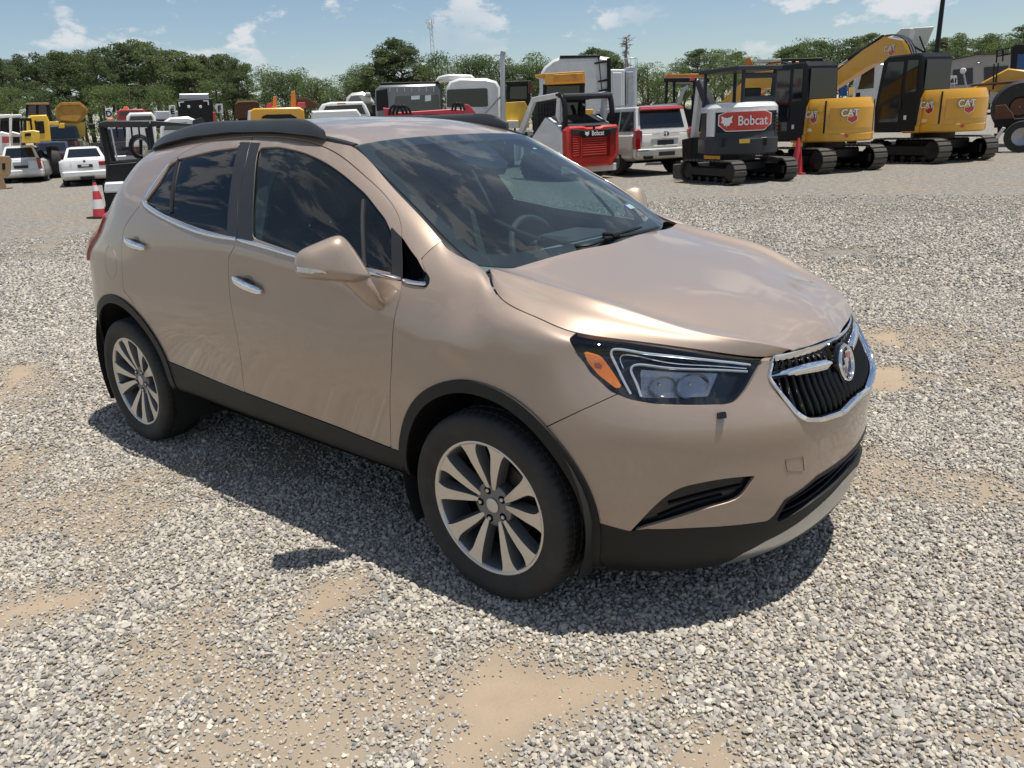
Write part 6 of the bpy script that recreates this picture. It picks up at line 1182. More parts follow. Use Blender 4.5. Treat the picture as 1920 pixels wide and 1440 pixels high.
    for u in (306, 374): MB().lathe([(.25, -.15), (.38, -.15), (.40, 0), (.38, .15), (.25, .15)], 'x', 20, c=(k.xz(u, 245)[0], .6, .4)).build('wheel', MATS['tyre'], k.o)
    # --- left rows
    k = Fr(134, 41, 'dump_hopper', 'mustard dump hopper with faceted sides above the dark pickup', 'hopper'); c = k.part('tub', [(102, 206), (106, 198), (114, 192), (150, 191), (163, 202), (164, 214), (152, 226), (146, 231), (112, 229), (103, 216)], 0, 2.6, 'mustard', .10); k.part('rim_edge', [(105, 199), (114, 192.5), (150, 191.5), (162, 202), (158, 204), (148, 196), (116, 197), (108, 203)], -.06, .1, 'mustard', 0, c); k.box('frame', 112, 229, 160, 256, .2, 2.4, 'deere_yellow')
    k = Fr(78, 35, 'wheel_loader', 'yellow wheel loader with open dark cab beside the mustard hopper', 'loader'); c = k.part('hood', [(50, 265), (50, 222), (58, 216), (87, 215), (92, 226), (96, 265)], -.8, 1.2, 'deere_yellow', .05); k.part('grille', [(66, 250), (67, 228), (82, 227), (84, 250)], -.83, -.78, 'machine_black', 0, c); k.part('cab_roof', [(48, 196), (49, 193), (91, 192), (92, 196)], .2, 1.6, 'wood')
    for a, b in (((51, 195), (50, 220)), ((70, 195), (70, 216)), ((88, 195), (98, 232)), ((90, 194), (92, 215))): k.bar('post', a, b, .3, .05, B)
    k.part('cab_glass', [(53, 216), (53, 197), (86, 196), (88, 215)], .35, 1.4, G); k.part('lift_arm', [(90, 234), (92, 228), (110, 228), (111, 236)], -.2, .3, 'deere_yellow'); k.part('step', [(110, 240), (112, 231), (121, 231), (121, 240)], -.3, .2, 'deere_yellow')
    for u in (56, 92): MB().lathe([(.3, -.25), (.66, -.25), (.7, 0), (.66, .25), (.3, .25)], 'x', 20, c=(k.xz(u, 250)[0], .4, .7)).build('wheel', MATS['tyre'], k.o)
    k = Fr(58, 33, 'small_loader', 'small yellow loader body in front of the wheel loader', 'loader'); k.part('body', [(40, 268), (41, 246), (62, 244), (74, 246), (75, 268)], -.6, .8, 'deere_yellow', .03); k.part('vent', [(46, 256), (47, 250), (58, 249), (58, 255)], -.62, -.58, B, 0); k.part('roof', [(36, 226), (38, 221), (58, 221), (60, 226)], -.2, 1.0, B)
    for u in (40, 47, 57, 66): k.bar('post', (u, 226), (u+(3 if u > 50 else 0), 246), -.1, .04, B)
    for u0, lb in ((8, 'white skid loader with red tail lamps partly cut by the frame'), (28, 'white skid loader with arched lift arms beside the small yellow loader')):
        k = Fr(u0, 34+u0*.06, 'skid_loader', lb, 'loader'); k.part('body', [(u0-16, 290), (u0-14, 252), (u0-6, 246), (u0+10, 250), (u0+14, 290)], -.4, 1.2, W, .05); k.part('cab', [(u0-8, 250), (u0-7, 226), (u0+8, 224), (u0+9, 250)], .1, 1.2, B, .03); k.part('cab_roof', [(u0-9, 227), (u0-8, 221), (u0+8, 219), (u0+10, 226)], 0, 1.3, 'machine_grey')
        for s_ in (-11, 12): k.part('lift_arm', [(u0+s_-2, 256), (u0+s_-3, 222), (u0+s_+1, 216), (u0+s_+3, 224), (u0+s_+2, 256)], -.1, .3, W, .02)
        k.part('arm_knuckle', [(u0-13, 222), (u0-11, 215), (u0+12, 214), (u0+14, 220)], -.1, .2, W, .03); k.part('tail_panel', [(u0-4, 268), (u0-4, 256), (u0+9, 256), (u0+9, 268)], -.45, -.38, 'machine_black' if u0 > 10 else 'tail_red')
        for u in (u0-10, u0+10): MB().lathe([(.2, -.15), (.40, -.15), (.42, 0), (.40, .15), (.2, .15)], 'x', 18, c=(k.xz(u, 260)[0], .2, .42)).build('wheel', MATS['tyre'], k.o)
    fl = np.array((-math.sin(FW), math.cos(FW), 0))
    o = vehicle('hatchback', tuple((gp(86, 343)+f*1.25-fl*0+fl*.68)*[1, 1, 0]+[0, 0, 0]), FW, 'white compact hatchback with high tail lamps next to the dark sedan', 'car', W, L=4.0, W=1.72, H=1.60, belt=1.02, cab=(-1.85, .75), top=(-1.45, .10), wr=.31, wheelbase=2.5, tail='suv', clear=.28, hoodz=.98, wt=.62, rear_over=.72)
    MB().box((-2.03, -.28, .80), (-1.98, .28, .95), .01).build('plate_panel', MATS['grey_white'], o)
    o = vehicle('sedan', tuple((gp(124, 350)+gp(204, 343))/2+f*1.05), FW+rad(4), 'white sedan with wide red tail lamps and black licence plate frame', 'car', W, L=4.62, W=1.82, H=1.45, belt=1.00, cab=(-1.45, 1.0), top=(-.80, .25), wr=.33, wheelbase=2.81, tail='car', clear=.24, hoodz=.95, wt=.62, rear_over=1.05)
    MB().lathe([(.001, -2.335), (.045, -2.335), (.05, -2.32)], 'x', 18, c=(0, 0, .93)).build('badge', MATS['badge_blue'], o); MB().box((-2.345, -.13, .74), (-2.33, .13, .81)).build('plate_insert', MATS['plate_white'], o); MB().box((-2.42, -.25, .26), (-2.38, .25, .38), .01).build('diffuser', MATS['machine_black'], o)
    vehicle('sedan', tuple(spot(100, 38)+f*.3), FW, 'dark blue sedan between the white hatchback and white sedan', 'car', 'navy_paint', L=4.7, W=1.85, H=1.50, belt=1.0, cab=(-1.4, 1.0), top=(-.8, .25), wr=.33, tail='car', clear=.25, rear_over=1.0)
    vehicle('pickup', tuple(spot(118, 41)+f*.3), FW, 'black pickup with full-width dark rear glass behind the white sedan', 'car', 'dark_paint', L=5.8, W=2.05, H=2.15, belt=1.42, cab=(-.6, 1.2), top=(-.45, .6), wr=.42, wheelbase=3.7, bed=1, tail='pickup', clear=.5, hoodz=1.38, wt=.78, rear_over=1.2)
    vehicle('pickup', tuple(spot(226, 37)+f*.6), FW-rad(3), 'dark pickup with tall red tail light behind the black frame cart', 'car', 'dark_paint', L=5.8, W=2.0, H=2.05, belt=1.38, cab=(-.6, 1.2), top=(-.45, .6), wr=.42, wheelbase=3.7, bed=1, tail='pickup', clear=.5, hoodz=1.3, wt=.78, rear_over=1.2)
    k = Fr(238, 17.2, 'frame_cart', 'black tubular utility rack with grey roof bar and orange beacon', 'cart'); k.part('roof_bar', [(183, 238), (186, 229), (198, 226), (278, 226), (282, 232), (280, 238)], -.1, .5, 'machine_grey', .02); k.part('beacon', [(200, 230), (201, 222), (212, 221), (213, 229)], .0, .2, 'beacon', .02); k.part('lamp', [(166, 240), (166, 232), (178, 232), (178, 242)], .1, .3, B)
    for a, b, y in (((190, 236), (210, 345), 0), ((196, 240), (214, 306), .45), ((280, 232), (292, 320), 0), ((276, 240), (286, 300), .45)): k.bar('post', a, b, y, .055, B)
    k.bar('cross_rail', (196, 305), (288, 303), 0, .04, B)
    for u in (218, 232, 246, 260): k.bar('grille_bar', (u, 238), (u+2, 258), .4, .02, B)
    k.part('lower_panel', [(199, 345), (198, 309), (256, 304), (262, 345)], -.05, .08, B, .01); k.part('side_arm', [(283, 238), (283, 226), (340, 230), (362, 232), (362, 236), (300, 236)], .2, .5, 'machine_grey', .01); k.box('deck', 196, 343, 290, 352, 0, 1.6, B)
    k.part('pale_bumper', round_poly(np.array([(195, 362), (196, 343), (232, 341), (236, 346), (234, 360)]), 4), -.5, -.15, 'plate_white', .03); k.part('tail_box', [(198, 396), (197, 361), (234, 359), (240, 396)], -.45, .2, 'well_black', .03)
    for u, y in ((206, .0), (268, .1)): a = k.xz(u, 390, y); MB().lathe([(.18, -.12), (.34, -.12), (.36, 0), (.34, .12), (.18, .12)], 'x', 20, c=(a[0]+.05, y+.4, .36)).build('wheel', MATS['tyre'], k.o)
    k = Fr(263, 19.5, 'hose_reel', 'coils of black hose hanging behind the frame cart', 'hose'); q = k.xz(264, 276); 
    for i, r_ in enumerate((.18, .22, .26, .20, .24)): MB().tube([(q[0]+r_*math.cos(t), .05*i, q[1]+r_*1.15*math.sin(t)) for t in np.linspace(0, 2*math.pi, 26)[:-1]], .022, 6, closed=True).build('hose_coil', MATS['machine_black' if i % 2 else 'machine_grey'], k.o)
    k.bar('hanger', (264, 262), (264, 340), .12, .04, B); k.box('stand', 250, 330, 280, 340, -.2, .4, B)
    # cones
    def cone(p, h, lb, bands):
        o = empty('traffic_cone', tuple(p), .3, lb, 'cone'); r0, r1 = .15*h/.7, .03; MB().box((-.19*h/.7, -.19*h/.7, 0), (.19*h/.7, .19*h/.7, .035), .01).build('base', MATS['machine_black' if bands else 'cone_red'], o)
        zs = [0.03]+[b for b in bands]+[h]; 
        for i in range(len(zs)-1):
            za, zb = zs[i], zs[i+1]; ra = r0+(r1-r0)*za/h; rb = r0+(r1-r0)*zb/h; MB().lathe([(ra, za), (rb, zb)]+([(.001, zb)] if i == len(zs)-2 else []), 'z', 20).build('cone_shell' if i % 2 == 0 else 'reflective_band', MATS['cone_red' if i % 2 == 0 else 'cone_white'], o, smooth=50)
        if bands: MB().lathe([(.034, h-.03), (.03, h+.03), (.001, h+.035)], 'z', 12).build('cone_tip', MATS['machine_black'], o)
        return o
    cone(gp(1493, 326), .92, 'plain red traffic cone beside the 306 excavator track', []); cone(gp(190, 408), .78, 'red and white banded traffic cone near the frame cart', [.20, .40, .58, .70])
    k = Fr(6, 30, 'timber_crate', 'weathered wooden cable crate on the ground at the row end', 'crate'); k.part('panel', [(-30, 330), (-30, 291), (18, 293), (22, 300), (20, 326), (14, 331)], 0, .6, 'wood', .02); k.part('slot', [(4, 318), (4, 306), (10, 306), (10, 318)], -.01, .02, B, 0); k.part('leg', [(-2, 356), (0, 330), (6, 330), (8, 340), (14, 356)], 0, .5, 'wood', .01); k.part('leg', [(-26, 356), (-24, 330), (-16, 330), (-14, 356)], 0, .5, 'wood', .01)
mat('tint_far', (.045, .06, .062), .08, spec=.8); mat('grey_white', (.42, .44, .46), .6)

# ------------------------------------------------------------------ trees
def leaf_material(name, col):
    m = mat(name, col, .75, spec=.25); t = m.node_tree; N, L = t.nodes, t.links; b = N['Principled BSDF']
    oi = N.new('ShaderNodeObjectInfo'); ge = N.new('ShaderNodeNewGeometry'); ad = N.new('ShaderNodeMath'); ad.operation = 'ADD'; L.new(oi.outputs['Random'], ad.inputs[0]); L.new(ge.outputs['Random Per Island'], ad.inputs[1])
    hf = N.new('ShaderNodeMath'); hf.operation = 'MULTIPLY'; hf.inputs[1].default_value = .5; L.new(ad.outputs[0], hf.inputs[0])
    mx = N.new('ShaderNodeMix'); mx.data_type = 'RGBA'; L.new(hf.outputs[0], mx.inputs['Factor']); mx.inputs['A'].default_value = (col[0]*.55, col[1]*.62, col[2]*.7, 1); mx.inputs['B'].default_value = (col[0]*1.55, col[1]*1.38, col[2]*1.1, 1); L.new(mx.outputs['Result'], b.inputs['Base Color'])
    tl = N.new('ShaderNodeBsdfTranslucent'); L.new(mx.outputs['Result'], tl.inputs[0]); ms = N.new('ShaderNodeMixShader'); ms.inputs[0].default_value = .35; L.new(b.outputs[0], ms.inputs[1]); L.new(tl.outputs[0], ms.inputs[2]); L.new(ms.outputs[0], N['Material Output'].inputs[0])
    return m
leaf_material('pine_leaf', (.120, .165, .078)); leaf_material('broad_leaf', (.128, .185, .075)); mat('bark', (.11, .085, .065), .9, noise=.3, nscale=5); mat('dead_wood', (.16, .14, .12), .9)
def tree_meshes(kind, seed):
    g = np.random.default_rng(seed); h = 1.0; trunk = MB(); V = []; F = []
    lean = g.normal(0, .02, 2); tp = [(lean[0]*t*t, lean[1]*t*t, t) for t in np.linspace(0, .96, 9)]; trunk.tube(tp, np.linspace(.017, .004, 9), 7)
    clumps = []
    if kind == 'pine':
        z0 = g.uniform(.38, .55); n = 30
        for i in range(n):
            t = g.uniform(0, 1); z = z0+(1.0-z0)*t; prof = (.10+.13*math.sin(math.pi*min(1, t*.85+.22))); a = g.uniform(0, 6.28); r = prof*g.uniform(.25, 1.0)
            c = np.array((r*math.cos(a), r*math.sin(a), z)); clumps.append((c, g.uniform(.045, .075), .6))
            trunk.tube([(lean[0]*z*z, lean[1]*z*z, z-.06), tuple(c*[.5, .5, 1]-[0, 0, .03]), tuple(c)], [.006, .004, .002], 4)
        clumps.append((np.array((0, 0, .975)), .05, .8))
    else:
        n = 46
        for i in range(n):
            t = g.uniform(0, 1)**.8; z = .10+.86*t; prof = .27*math.sqrt(max(.02, 1-((z-.50)/.52)**2)); a = g.uniform(0, 6.28); r = prof*g.uniform(.45, 1.0)
            c = np.array((r*math.cos(a), r*math.sin(a), z)); clumps.append((c, g.uniform(.07, .115), .8))
            if i % 3 == 0: trunk.tube([(0, 0, max(.1, z-.22)), tuple(c*[.5, .5, 1]-[0, 0, .06]), tuple(c)], [.009, .006, .003], 4)
    per = 150 if kind == 'pine' else 120
    for c, s, fl in clumps:
        d = g.normal(0, 1, (per, 3)); d /= np.linalg.norm(d, axis=1)[:, None]; rr = g.uniform(.35, 1.05, per)**.6; P = c+d*(s*rr)[:, None]*[1.15, 1.15, fl]
        for p in P:
            u = g.normal(0, 1, 3); u /= np.linalg.norm(u); w = np.cross(u, g.normal(0, 1, 3)); w /= np.linalg.norm(w)+1e-9; a, b = g.uniform(.007, .015)*(1.0 if kind == 'pine' else 1.1), g.uniform(.003, .0065); k = len(V)
            V += [p-u*a, p-w*b, p+u*a, p+w*b]; F.append((k, k+1, k+2, k+3))
    me = bpy.data.meshes.new('crown'); me.from_pydata([tuple(v) for v in V], [], F); me.materials.append(MATS['pine_leaf' if kind == 'pine' else 'broad_leaf']); tm = trunk.mesh('trunk', 60); tm.materials.append(MATS['bark']); return tm, me
def build_trees():
    var = {('pine', i): tree_meshes('pine', 11+i) for i in range(4)}; var.update({('broad', i): tree_meshes('broad', 31+i) for i in range(4)})
    def where(u): return ('behind the skid loaders' if u < 95 else 'behind the mustard hopper' if u < 185 else 'behind the red truck roof' if u < 300 else 'behind the black dump body' if u < 415 else 'above the rusty bucket' if u < 500 else 'above the yellow machine hood' if u < 600 else 'above the white crew truck')
    def plant(u, v, depth, kind, i, wide=1.0, label=None, group=None):
        if label and 'far side' in label: label = label.replace('in the wood on the far side', where(u)); group = group+' '+where(u)
        elif label and 'beyond the excavators' in label: w_ = 'above the white semi and tank' if u < 1240 else 'above the mini excavator' if u < 1450 else 'above the 306 excavator' if u < 1600 else 'behind the warehouse and 308 cab'; label = label.replace('in the thin line beyond the excavators', w_).replace('in the line beyond the excavators', w_); group = group+' '+w_
        fr = Fr(u, depth); z = fr.xz(u, v)[1]; nm = 'pine_tree' if kind == 'pine' else 'leafy_tree'
        o = empty(nm, tuple(fr.O), random.uniform(0, 6.28), label, 'tree', group); tm, cm = var[(kind, i % 4)]
        s = (z*wide, z*wide, z); a = link('trunk', tm, None, o); b = link('crown', cm, None, o); a.scale = s; b.scale = s; return o
    LP = 'tall pine with a bare lower trunk in the wood on the far side'; LB = 'dense round leafy tree in the wood on the far side'; g1, g2 = 'pines of the far wood', 'leafy trees of the far wood'
    top = [(-20, 112), (8, 106), (38, 112), (70, 104), (100, 100), (132, 96), (160, 101), (182, 96), (205, 94), (232, 88), (258, 84), (288, 76), (306, 80), (325, 90), (345, 97), (366, 99), (385, 103), (404, 103), (425, 106), (446, 103), (462, 110), (478, 118)]
    for i, (u, v) in enumerate(top): plant(u+random.uniform(-4, 4), v, 112+random.uniform(-8, 8), 'pine', i, 1.0+.25*random.random(), LP, g1)
    for i in range(13): u = -30+i*39+random.uniform(-6, 6); plant(u, np.interp(u, [-30, 290, 480], [112, 92, 118])+random.uniform(2, 14), 130, 'pine', i+1, 1.3, LP, g1)
    for i in range(15): u = -20+i*34+random.uniform(-8, 8); plant(u, np.interp(u, [-20, 150, 300, 480], [168, 165, 160, 158])+random.uniform(-16, 16), 102+random.uniform(-4, 8), 'broad', i, 1.1+.3*random.random(), LB, g2)
    for i, (u, v) in enumerate([(505, 124), (522, 138), (543, 131), (562, 138), (577, 128), (592, 146), (606, 143), (622, 156), (640, 163), (655, 140), (672, 131), (690, 120), (700, 140)]): plant(u, v, 108+random.uniform(-6, 6), 'broad', i, 1.0+.2*random.random(), LB, g2)
    for i, (u, v) in enumerate([(722, 92), (748, 71), (768, 86), (735, 100), (790, 118)]): plant(u, v, 104+i, 'pine', i, 1.45, 'crooked open-crowned pine with visible limbs near the radio mast', 'open-crowned pines by the radio mast')
    for i, (u, v) in enumerate([(705, 128), (780, 140), (828, 97), (812, 122), (846, 118), (872, 116), (885, 103), (905, 104), (925, 102), (945, 107), (965, 120), (985, 128), (1010, 99), (1000, 116), (1022, 118)]): plant(u, v, 106+random.uniform(-4, 4), 'broad', i+1, .95+.2*random.random(), 'leafy tree standing behind the white trucks', 'leafy trees behind the white trucks')
    R_ = [(1095, 100, 'p'), (1110, 89, 'p'), (1140, 97, 'p'), (1155, 106, 'p'), (1205, 122, 'b'), (1215, 117, 'b'), (1232, 132, 'b'), (1250, 140, 'b'), (1268, 120, 'b'), (1282, 110, 'b'), (1300, 96, 'p'), (1322, 92, 'b'), (1338, 98, 'b'), (1354, 94, 'b'), (1378, 101, 'p'), (1394, 106, 'b'), (1420, 116, 'b'), (1450, 108, 'b'), (1468, 92, 'p'), (1482, 86, 'b'), (1500, 80, 'p'), (1514, 72, 'b'), (1532, 80, 'p'), (1548, 76, 'b'), (1572, 84, 'b'), (1590, 71, 'p'), (1612, 68, 'p'), (1640, 88, 'b'), (1690, 96, 'b'), (1725, 84, 'b'), (1752, 76, 'p'), (1770, 70, 'b'), (1784, 64, 'p'), (1800, 74, 'b'), (1822, 68, 'b'), (1838, 66, 'p'), (1856, 76, 'b'), (1874, 64, 'b'), (1892, 70, 'b'), (1908, 46, 'p'), (1925, 44, 'p'), (1945, 60, 'b')]
    for i, (u, v, kk) in enumerate(R_): plant(u, v, 118+random.uniform(-8, 8), 'pine' if kk == 'p' else 'broad', i, (1.25 if kk == 'p' else 1.05)+.15*random.random(), 'slender tree in the thin line beyond the excavators' if kk == 'p' else 'bushy tree in the line beyond the excavators', 'slender trees beyond the excavators' if kk == 'p' else 'bushy trees beyond the excavators')
    for i in range(22):                       # the two lines of trees run on past both ends of the yard
        u = -60-i*38 if i % 2 else 1965+i*30; b_ = i % 3; plant(u, (110 if i % 2 else 62)+random.uniform(-8, 22)+(u < 0)*(-u*.045)-(u > 1920)*(u-1920)*.045, 112+random.uniform(-8, 10), 'pine' if b_ == 0 else 'broad', i, 1.15, 'tree where the line runs on past the loaders' if u < 0 else 'tree where the line runs on past the warehouse', 'trees past the loaders' if u < 0 else 'trees past the warehouse')
    k = Fr(1176, 70, 'dead_tree', 'bare dead tree standing alone above the ribbed tank', 'tree'); P = [k.xz(u, v) for u, v in ((1177, 190), (1176, 127), (1173, 105), (1175, 88), (1174, 70))]; mb = MB().tube([(x, 0, z) for x, z in P], [.22, .17, .13, .09, .04], 7)
    g = np.random.default_rng(5)
    for i in range(34):
        t = g.uniform(.45, 1); j = min(3, int(t*4)); q = np.array(P[j])+(np.array(P[j+1])-P[j])*(t*4-j); a = g.uniform(0, 6.28); l = g.uniform(.25, .75)*(1 if t > .8 else .7); d = np.array((math.cos(a), math.sin(a), g.uniform(-.1, .8))); s0 = np.array((q[0], 0, q[1])); mb.tube([s0, s0+d*l*.5+[0, 0, .05], s0+d*l+g.normal(0, .08, 3)], [.04, .025, .01], 4)
        for q2 in range(2): mb.tube([s0+d*l*.6, s0+d*l*.6+g.normal(0, .25, 3)], [.018, .006], 4)
    mb.build('trunk', MATS['dead_wood'], k.o, smooth=None)
    k = Fr(820, 150, 'radio_mast', 'thin lattice radio mast rising behind the trees', 'mast'); z1 = k.xz(819, 40)[1]; mb = MB()
    for a in range(3): mb.cyl((.9*math.cos(a*2.094), .9*math.sin(a*2.094), 0), (.25*math.cos(a*2.094), .25*math.sin(a*2.094), z1), .06, .04, 5)
    for i in range(22):
        za, zb = z1*i/22, z1*(i+1)/22; ra, rb = .9-.65*i/22, .9-.65*(i+1)/22
        for a in range(3): b_ = (a+1) % 3; mb.cyl((ra*math.cos(a*2.094), ra*math.sin(a*2.094), za), (rb*math.cos(b_*2.094), rb*math.sin(b_*2.094), zb), .04, n=4)
    mb.build('lattice', MATS['galvanised'], k.o, smooth=None)
    for z_, w_ in ((z1, .65), (z1-.9, .45)): 
        mb = MB(); [mb.box((w_*math.cos(t)-.07, w_*math.sin(t)-.07, z_-.4), (w_*math.cos(t)+.07, w_*math.sin(t)+.07, z_+.4)) for t in np.arange(6)*1.047]; mb.tube([(w_*math.cos(t), w_*math.sin(t), z_) for t in np.linspace(0, 6.28, 13)], .05, 4); mb.build('antenna_ring', MATS['plate_white'], k.o, smooth=None)

# ------------------------------------------------------------------ ground
def vnoise(P, s, seed):
    g = np.random.default_rng(seed); T = g.random((256, 256)); q = P/s; i = np.floor(q).astype(int); f = q-i; f = f*f*(3-2*f); a = i % 256; b = (i+1) % 256
    return (T[a[:, 0], a[:, 1]]*(1-f[:, 0])+T[b[:, 0], a[:, 1]]*f[:, 0])*(1-f[:, 1])+(T[a[:, 0], b[:, 1]]*(1-f[:, 0])+T[b[:, 0], b[:, 1]]*f[:, 0])*f[:, 1]
DIRT = [[(0, 1180), (0, 1150), (60, 1110), (140, 1072), (200, 1075), (170, 1110), (90, 1150)], [(560, 1130), (590, 1090), (660, 1085), (665, 1115), (620, 1150), (575, 1160)], [(535, 1160), (570, 1150), (590, 1170), (560, 1195)], [(830, 1300), (870, 1245), (980, 1222), (1130, 1235), (1245, 1245), (1240, 1290), (1180, 1330), (1080, 1370), (960, 1400), (860, 1440), (840, 1380)], [(1260, 1370), (1310, 1335), (1385, 1350), (1380, 1420), (1330, 1440), (1250, 1440)], [(1790, 900), (1840, 905), (1850, 930), (1800, 945)], [(1560, 690), (1700, 690), (1720, 730), (1600, 735)], [(1600, 625), (1680, 615), (1690, 650), (1615, 655)], [(1510, 470), (1640, 462), (1650, 478), (1530, 485)], [(0, 700), (60, 680), (90, 690), (0, 745)], [(0, 870), (50, 840), (60, 880), (0, 910)], [(60, 470), (175, 380), (185, 390), (90, 475)], [(330, 1240), (400, 1215), (430, 1225), (350, 1260)], [(400, 1330), (480, 1300), (510, 1320), (440, 1350)], [(1870, 1340), (1920, 1320), (1920, 1440), (1860, 1440)], [(690, 1340), (760, 1320), (770, 1350), (720, 1370)], [(480, 1400), (620, 1360), (650, 1400), (560, 1440), (470, 1440)]]
def dirt_mask(P):
    m_ = np.zeros(len(P)); w = P+np.c_[vnoise(P, .22, 1)-.5, vnoise(P, .22, 2)-.5]*.22+np.c_[vnoise(P, .06, 3)-.5, vnoise(P, .06, 4)-.5]*.09
    for q in DIRT: Q = np.array([gp(u, v)[:2] for u, v in q]); m_ = np.maximum(m_, np.clip(sd_poly(w, Q)/.20+.5, 0, 1))
    n = vnoise(P, .9, 8)*.55+vnoise(P, .35, 9)*.3+vnoise(P, .12, 10)*.15; return np.maximum(m_, np.clip((n-.59)/.24, 0, .50))
def build_ground():
    m = mat('gravel_ground', (.40, .35, .28), .95, spec=.15); t = m.node_tree; N, L = t.nodes, t.links; b = N['Principled BSDF']
    tc = N.new('ShaderNodeTexCoord')
    def noise(s, d, src=None): n = N.new('ShaderNodeTexNoise'); n.inputs['Scale'].default_value = s; n.inputs['Detail'].default_value = d; n.inputs['Roughness'].default_value = .6; L.new(tc.outputs['Object'], n.inputs['Vector']); return n.outputs[0]
    def mix(f, a, b_):
        x = N.new('ShaderNodeMix'); x.data_type = 'RGBA'
        for s_, v in (('Factor', f), ('A', a), ('B', b_)):
            if isinstance(v, (tuple, float)): x.inputs[s_].default_value = v
            else: L.new(v, x.inputs[s_])
        return x.outputs['Result']
    def rng(src, a, b_, c=0., d=1.): r = N.new('ShaderNodeMapRange'); L.new(src, r.inputs[0]); r.inputs[1].default_value = a; r.inputs[2].default_value = b_; r.inputs[3].default_value = c; r.inputs[4].default_value = d; return r.outputs[0]
    vo = N.new('ShaderNodeTexVoronoi'); vo.inputs['Scale'].default_value = 52; L.new(tc.outputs['Object'], vo.inputs['Vector']); sp = N.new('ShaderNodeSeparateColor'); L.new(vo.outputs['Color'], sp.inputs[0])
    stone = mix(sp.outputs[0], (.31, .297, .272, 1), (.64, .60, .53, 1)); edge = rng(vo.outputs['Distance'], .28, .62); stone = mix(edge, stone, (.21, .197, .175, 1))
    sand = mix(noise(26, 8), (.29, .225, .155, 1), (.44, .355, .26, 1)); sand = mix(rng(noise(140, 3), .45, .7), sand, (.34, .30, .24, 1))
    patch = rng(noise(.55, 6), .50, .66); st = N.new('ShaderNodeMapping'); st.inputs['Rotation'].default_value = (0, 0, FW); st.inputs['Scale'].default_value = (.12, 1.1, 1); L.new(tc.outputs['Object'], st.inputs[0])
    nt = N.new('ShaderNodeTexNoise'); nt.inputs['Scale'].default_value = 1.0; nt.inputs['Detail'].default_value = 6; L.new(st.outputs[0], nt.inputs['Vector']); tr = rng(nt.outputs[0], .54, .68)
    mxx = N.new('ShaderNodeMath'); mxx.operation = 'MAXIMUM'; L.new(patch, mxx.inputs[0]); L.new(tr, mxx.inputs[1]); brk = N.new('ShaderNodeMath'); brk.operation = 'MULTIPLY'; L.new(mxx.outputs[0], brk.inputs[0]); L.new(rng(sp.outputs[1], .2, .55), brk.inputs[1])
    # sand shows through close to the car where the loose stones are laid as geometry
    tone = mix(rng(noise(9.0, 10), .36, .64), (.68, .68, .69, 1), (1.22, 1.20, 1.16, 1)); mul = N.new('ShaderNodeMix'); mul.data_type = 'RGBA'; mul.blend_type = 'MULTIPLY'; mul.inputs['Factor'].default_value = 1.0; L.new(mix(brk.outputs[0], stone, sand), mul.inputs['A']); L.new(tone, mul.inputs['B']); L.new(mul.outputs['Result'], b.inputs['Base Color'])
    bp = N.new('ShaderNodeBump'); bp.inputs['Strength'].default_value = .9; bp.inputs['Distance'].default_value = .02; L.new(rng(vo.outputs['Distance'], 0, .7, 1, 0), bp.inputs['Height']); L.new(bp.outputs[0], b.inputs['Normal'])
    m2 = mat('packed_dirt', (.42, .33, .23), .95, spec=.12); t2 = m2.node_tree; N2, L2 = t2.nodes, t2.links; b2 = N2['Principled BSDF']; tc2 = N2.new('ShaderNodeTexCoord')
    def n2(s, d): n = N2.new('ShaderNodeTexNoise'); n.inputs['Scale'].default_value = s; n.inputs['Detail'].default_value = d; n.inputs['Roughness'].default_value = .65; L2.new(tc2.outputs['Object'], n.inputs['Vector']); return n.outputs[0]
    x = N2.new('ShaderNodeMix'); x.data_type = 'RGBA'; L2.new(n2(3.5, 9), x.inputs['Factor']); x.inputs['A'].default_value = (.29, .22, .15, 1); x.inputs['B'].default_value = (.47, .37, .265, 1); at2 = N2.new('ShaderNodeAttribute'); at2.attribute_name = 'sand'; y2 = N2.new('ShaderNodeMix'); y2.data_type = 'RGBA'; L2.new(at2.outputs['Fac'], y2.inputs['Factor']); y2.inputs['A'].default_value = (.27, .235, .185, 1); L2.new(x.outputs['Result'], y2.inputs['B']); L2.new(y2.outputs['Result'], b2.inputs['Base Color'])
    bp2 = N2.new('ShaderNodeBump'); bp2.inputs['Strength'].default_value = .5; bp2.inputs['Distance'].default_value = .012; L2.new(n2(70, 7), bp2.inputs['Height']); L2.new(bp2.outputs[0], b2.inputs['Normal'])
    # one sheet to the horizon, finer near the car
    r = np.r_[0, np.geomspace(.5, 3500, 70)]; th = np.linspace(0, 2*math.pi, 97)[:-1]; V = [(CAM_P[0]-2, CAM_P[1]+2, 0)]; F = []
    for rr in r[1:]:
        for a in th: x_, y_ = CAM_P[0]-2+rr*math.cos(a), CAM_P[1]+2+rr*math.sin(a); V.append((x_, y_, float(gz(x_, y_))-.004))
    n = len(th); F += [(0, 1+j, 1+(j+1) % n) for j in range(n)]
    for i in range(len(r)-2): F += [(1+i*n+j, 1+(i+1)*n+j, 1+(i+1)*n+(j+1) % n, 1+i*n+(j+1) % n) for j in range(n)]
    g = link('ground', mesh_np('ground', V, F), m); tag(g, 'pale grey gravel yard running back to the trees', 'ground', kind='structure')
    # bare dirt showing between the stones near the car
    gx = np.linspace(-1, 1, 2)
    # loose stones
    RN = np.random.default_rng(3)
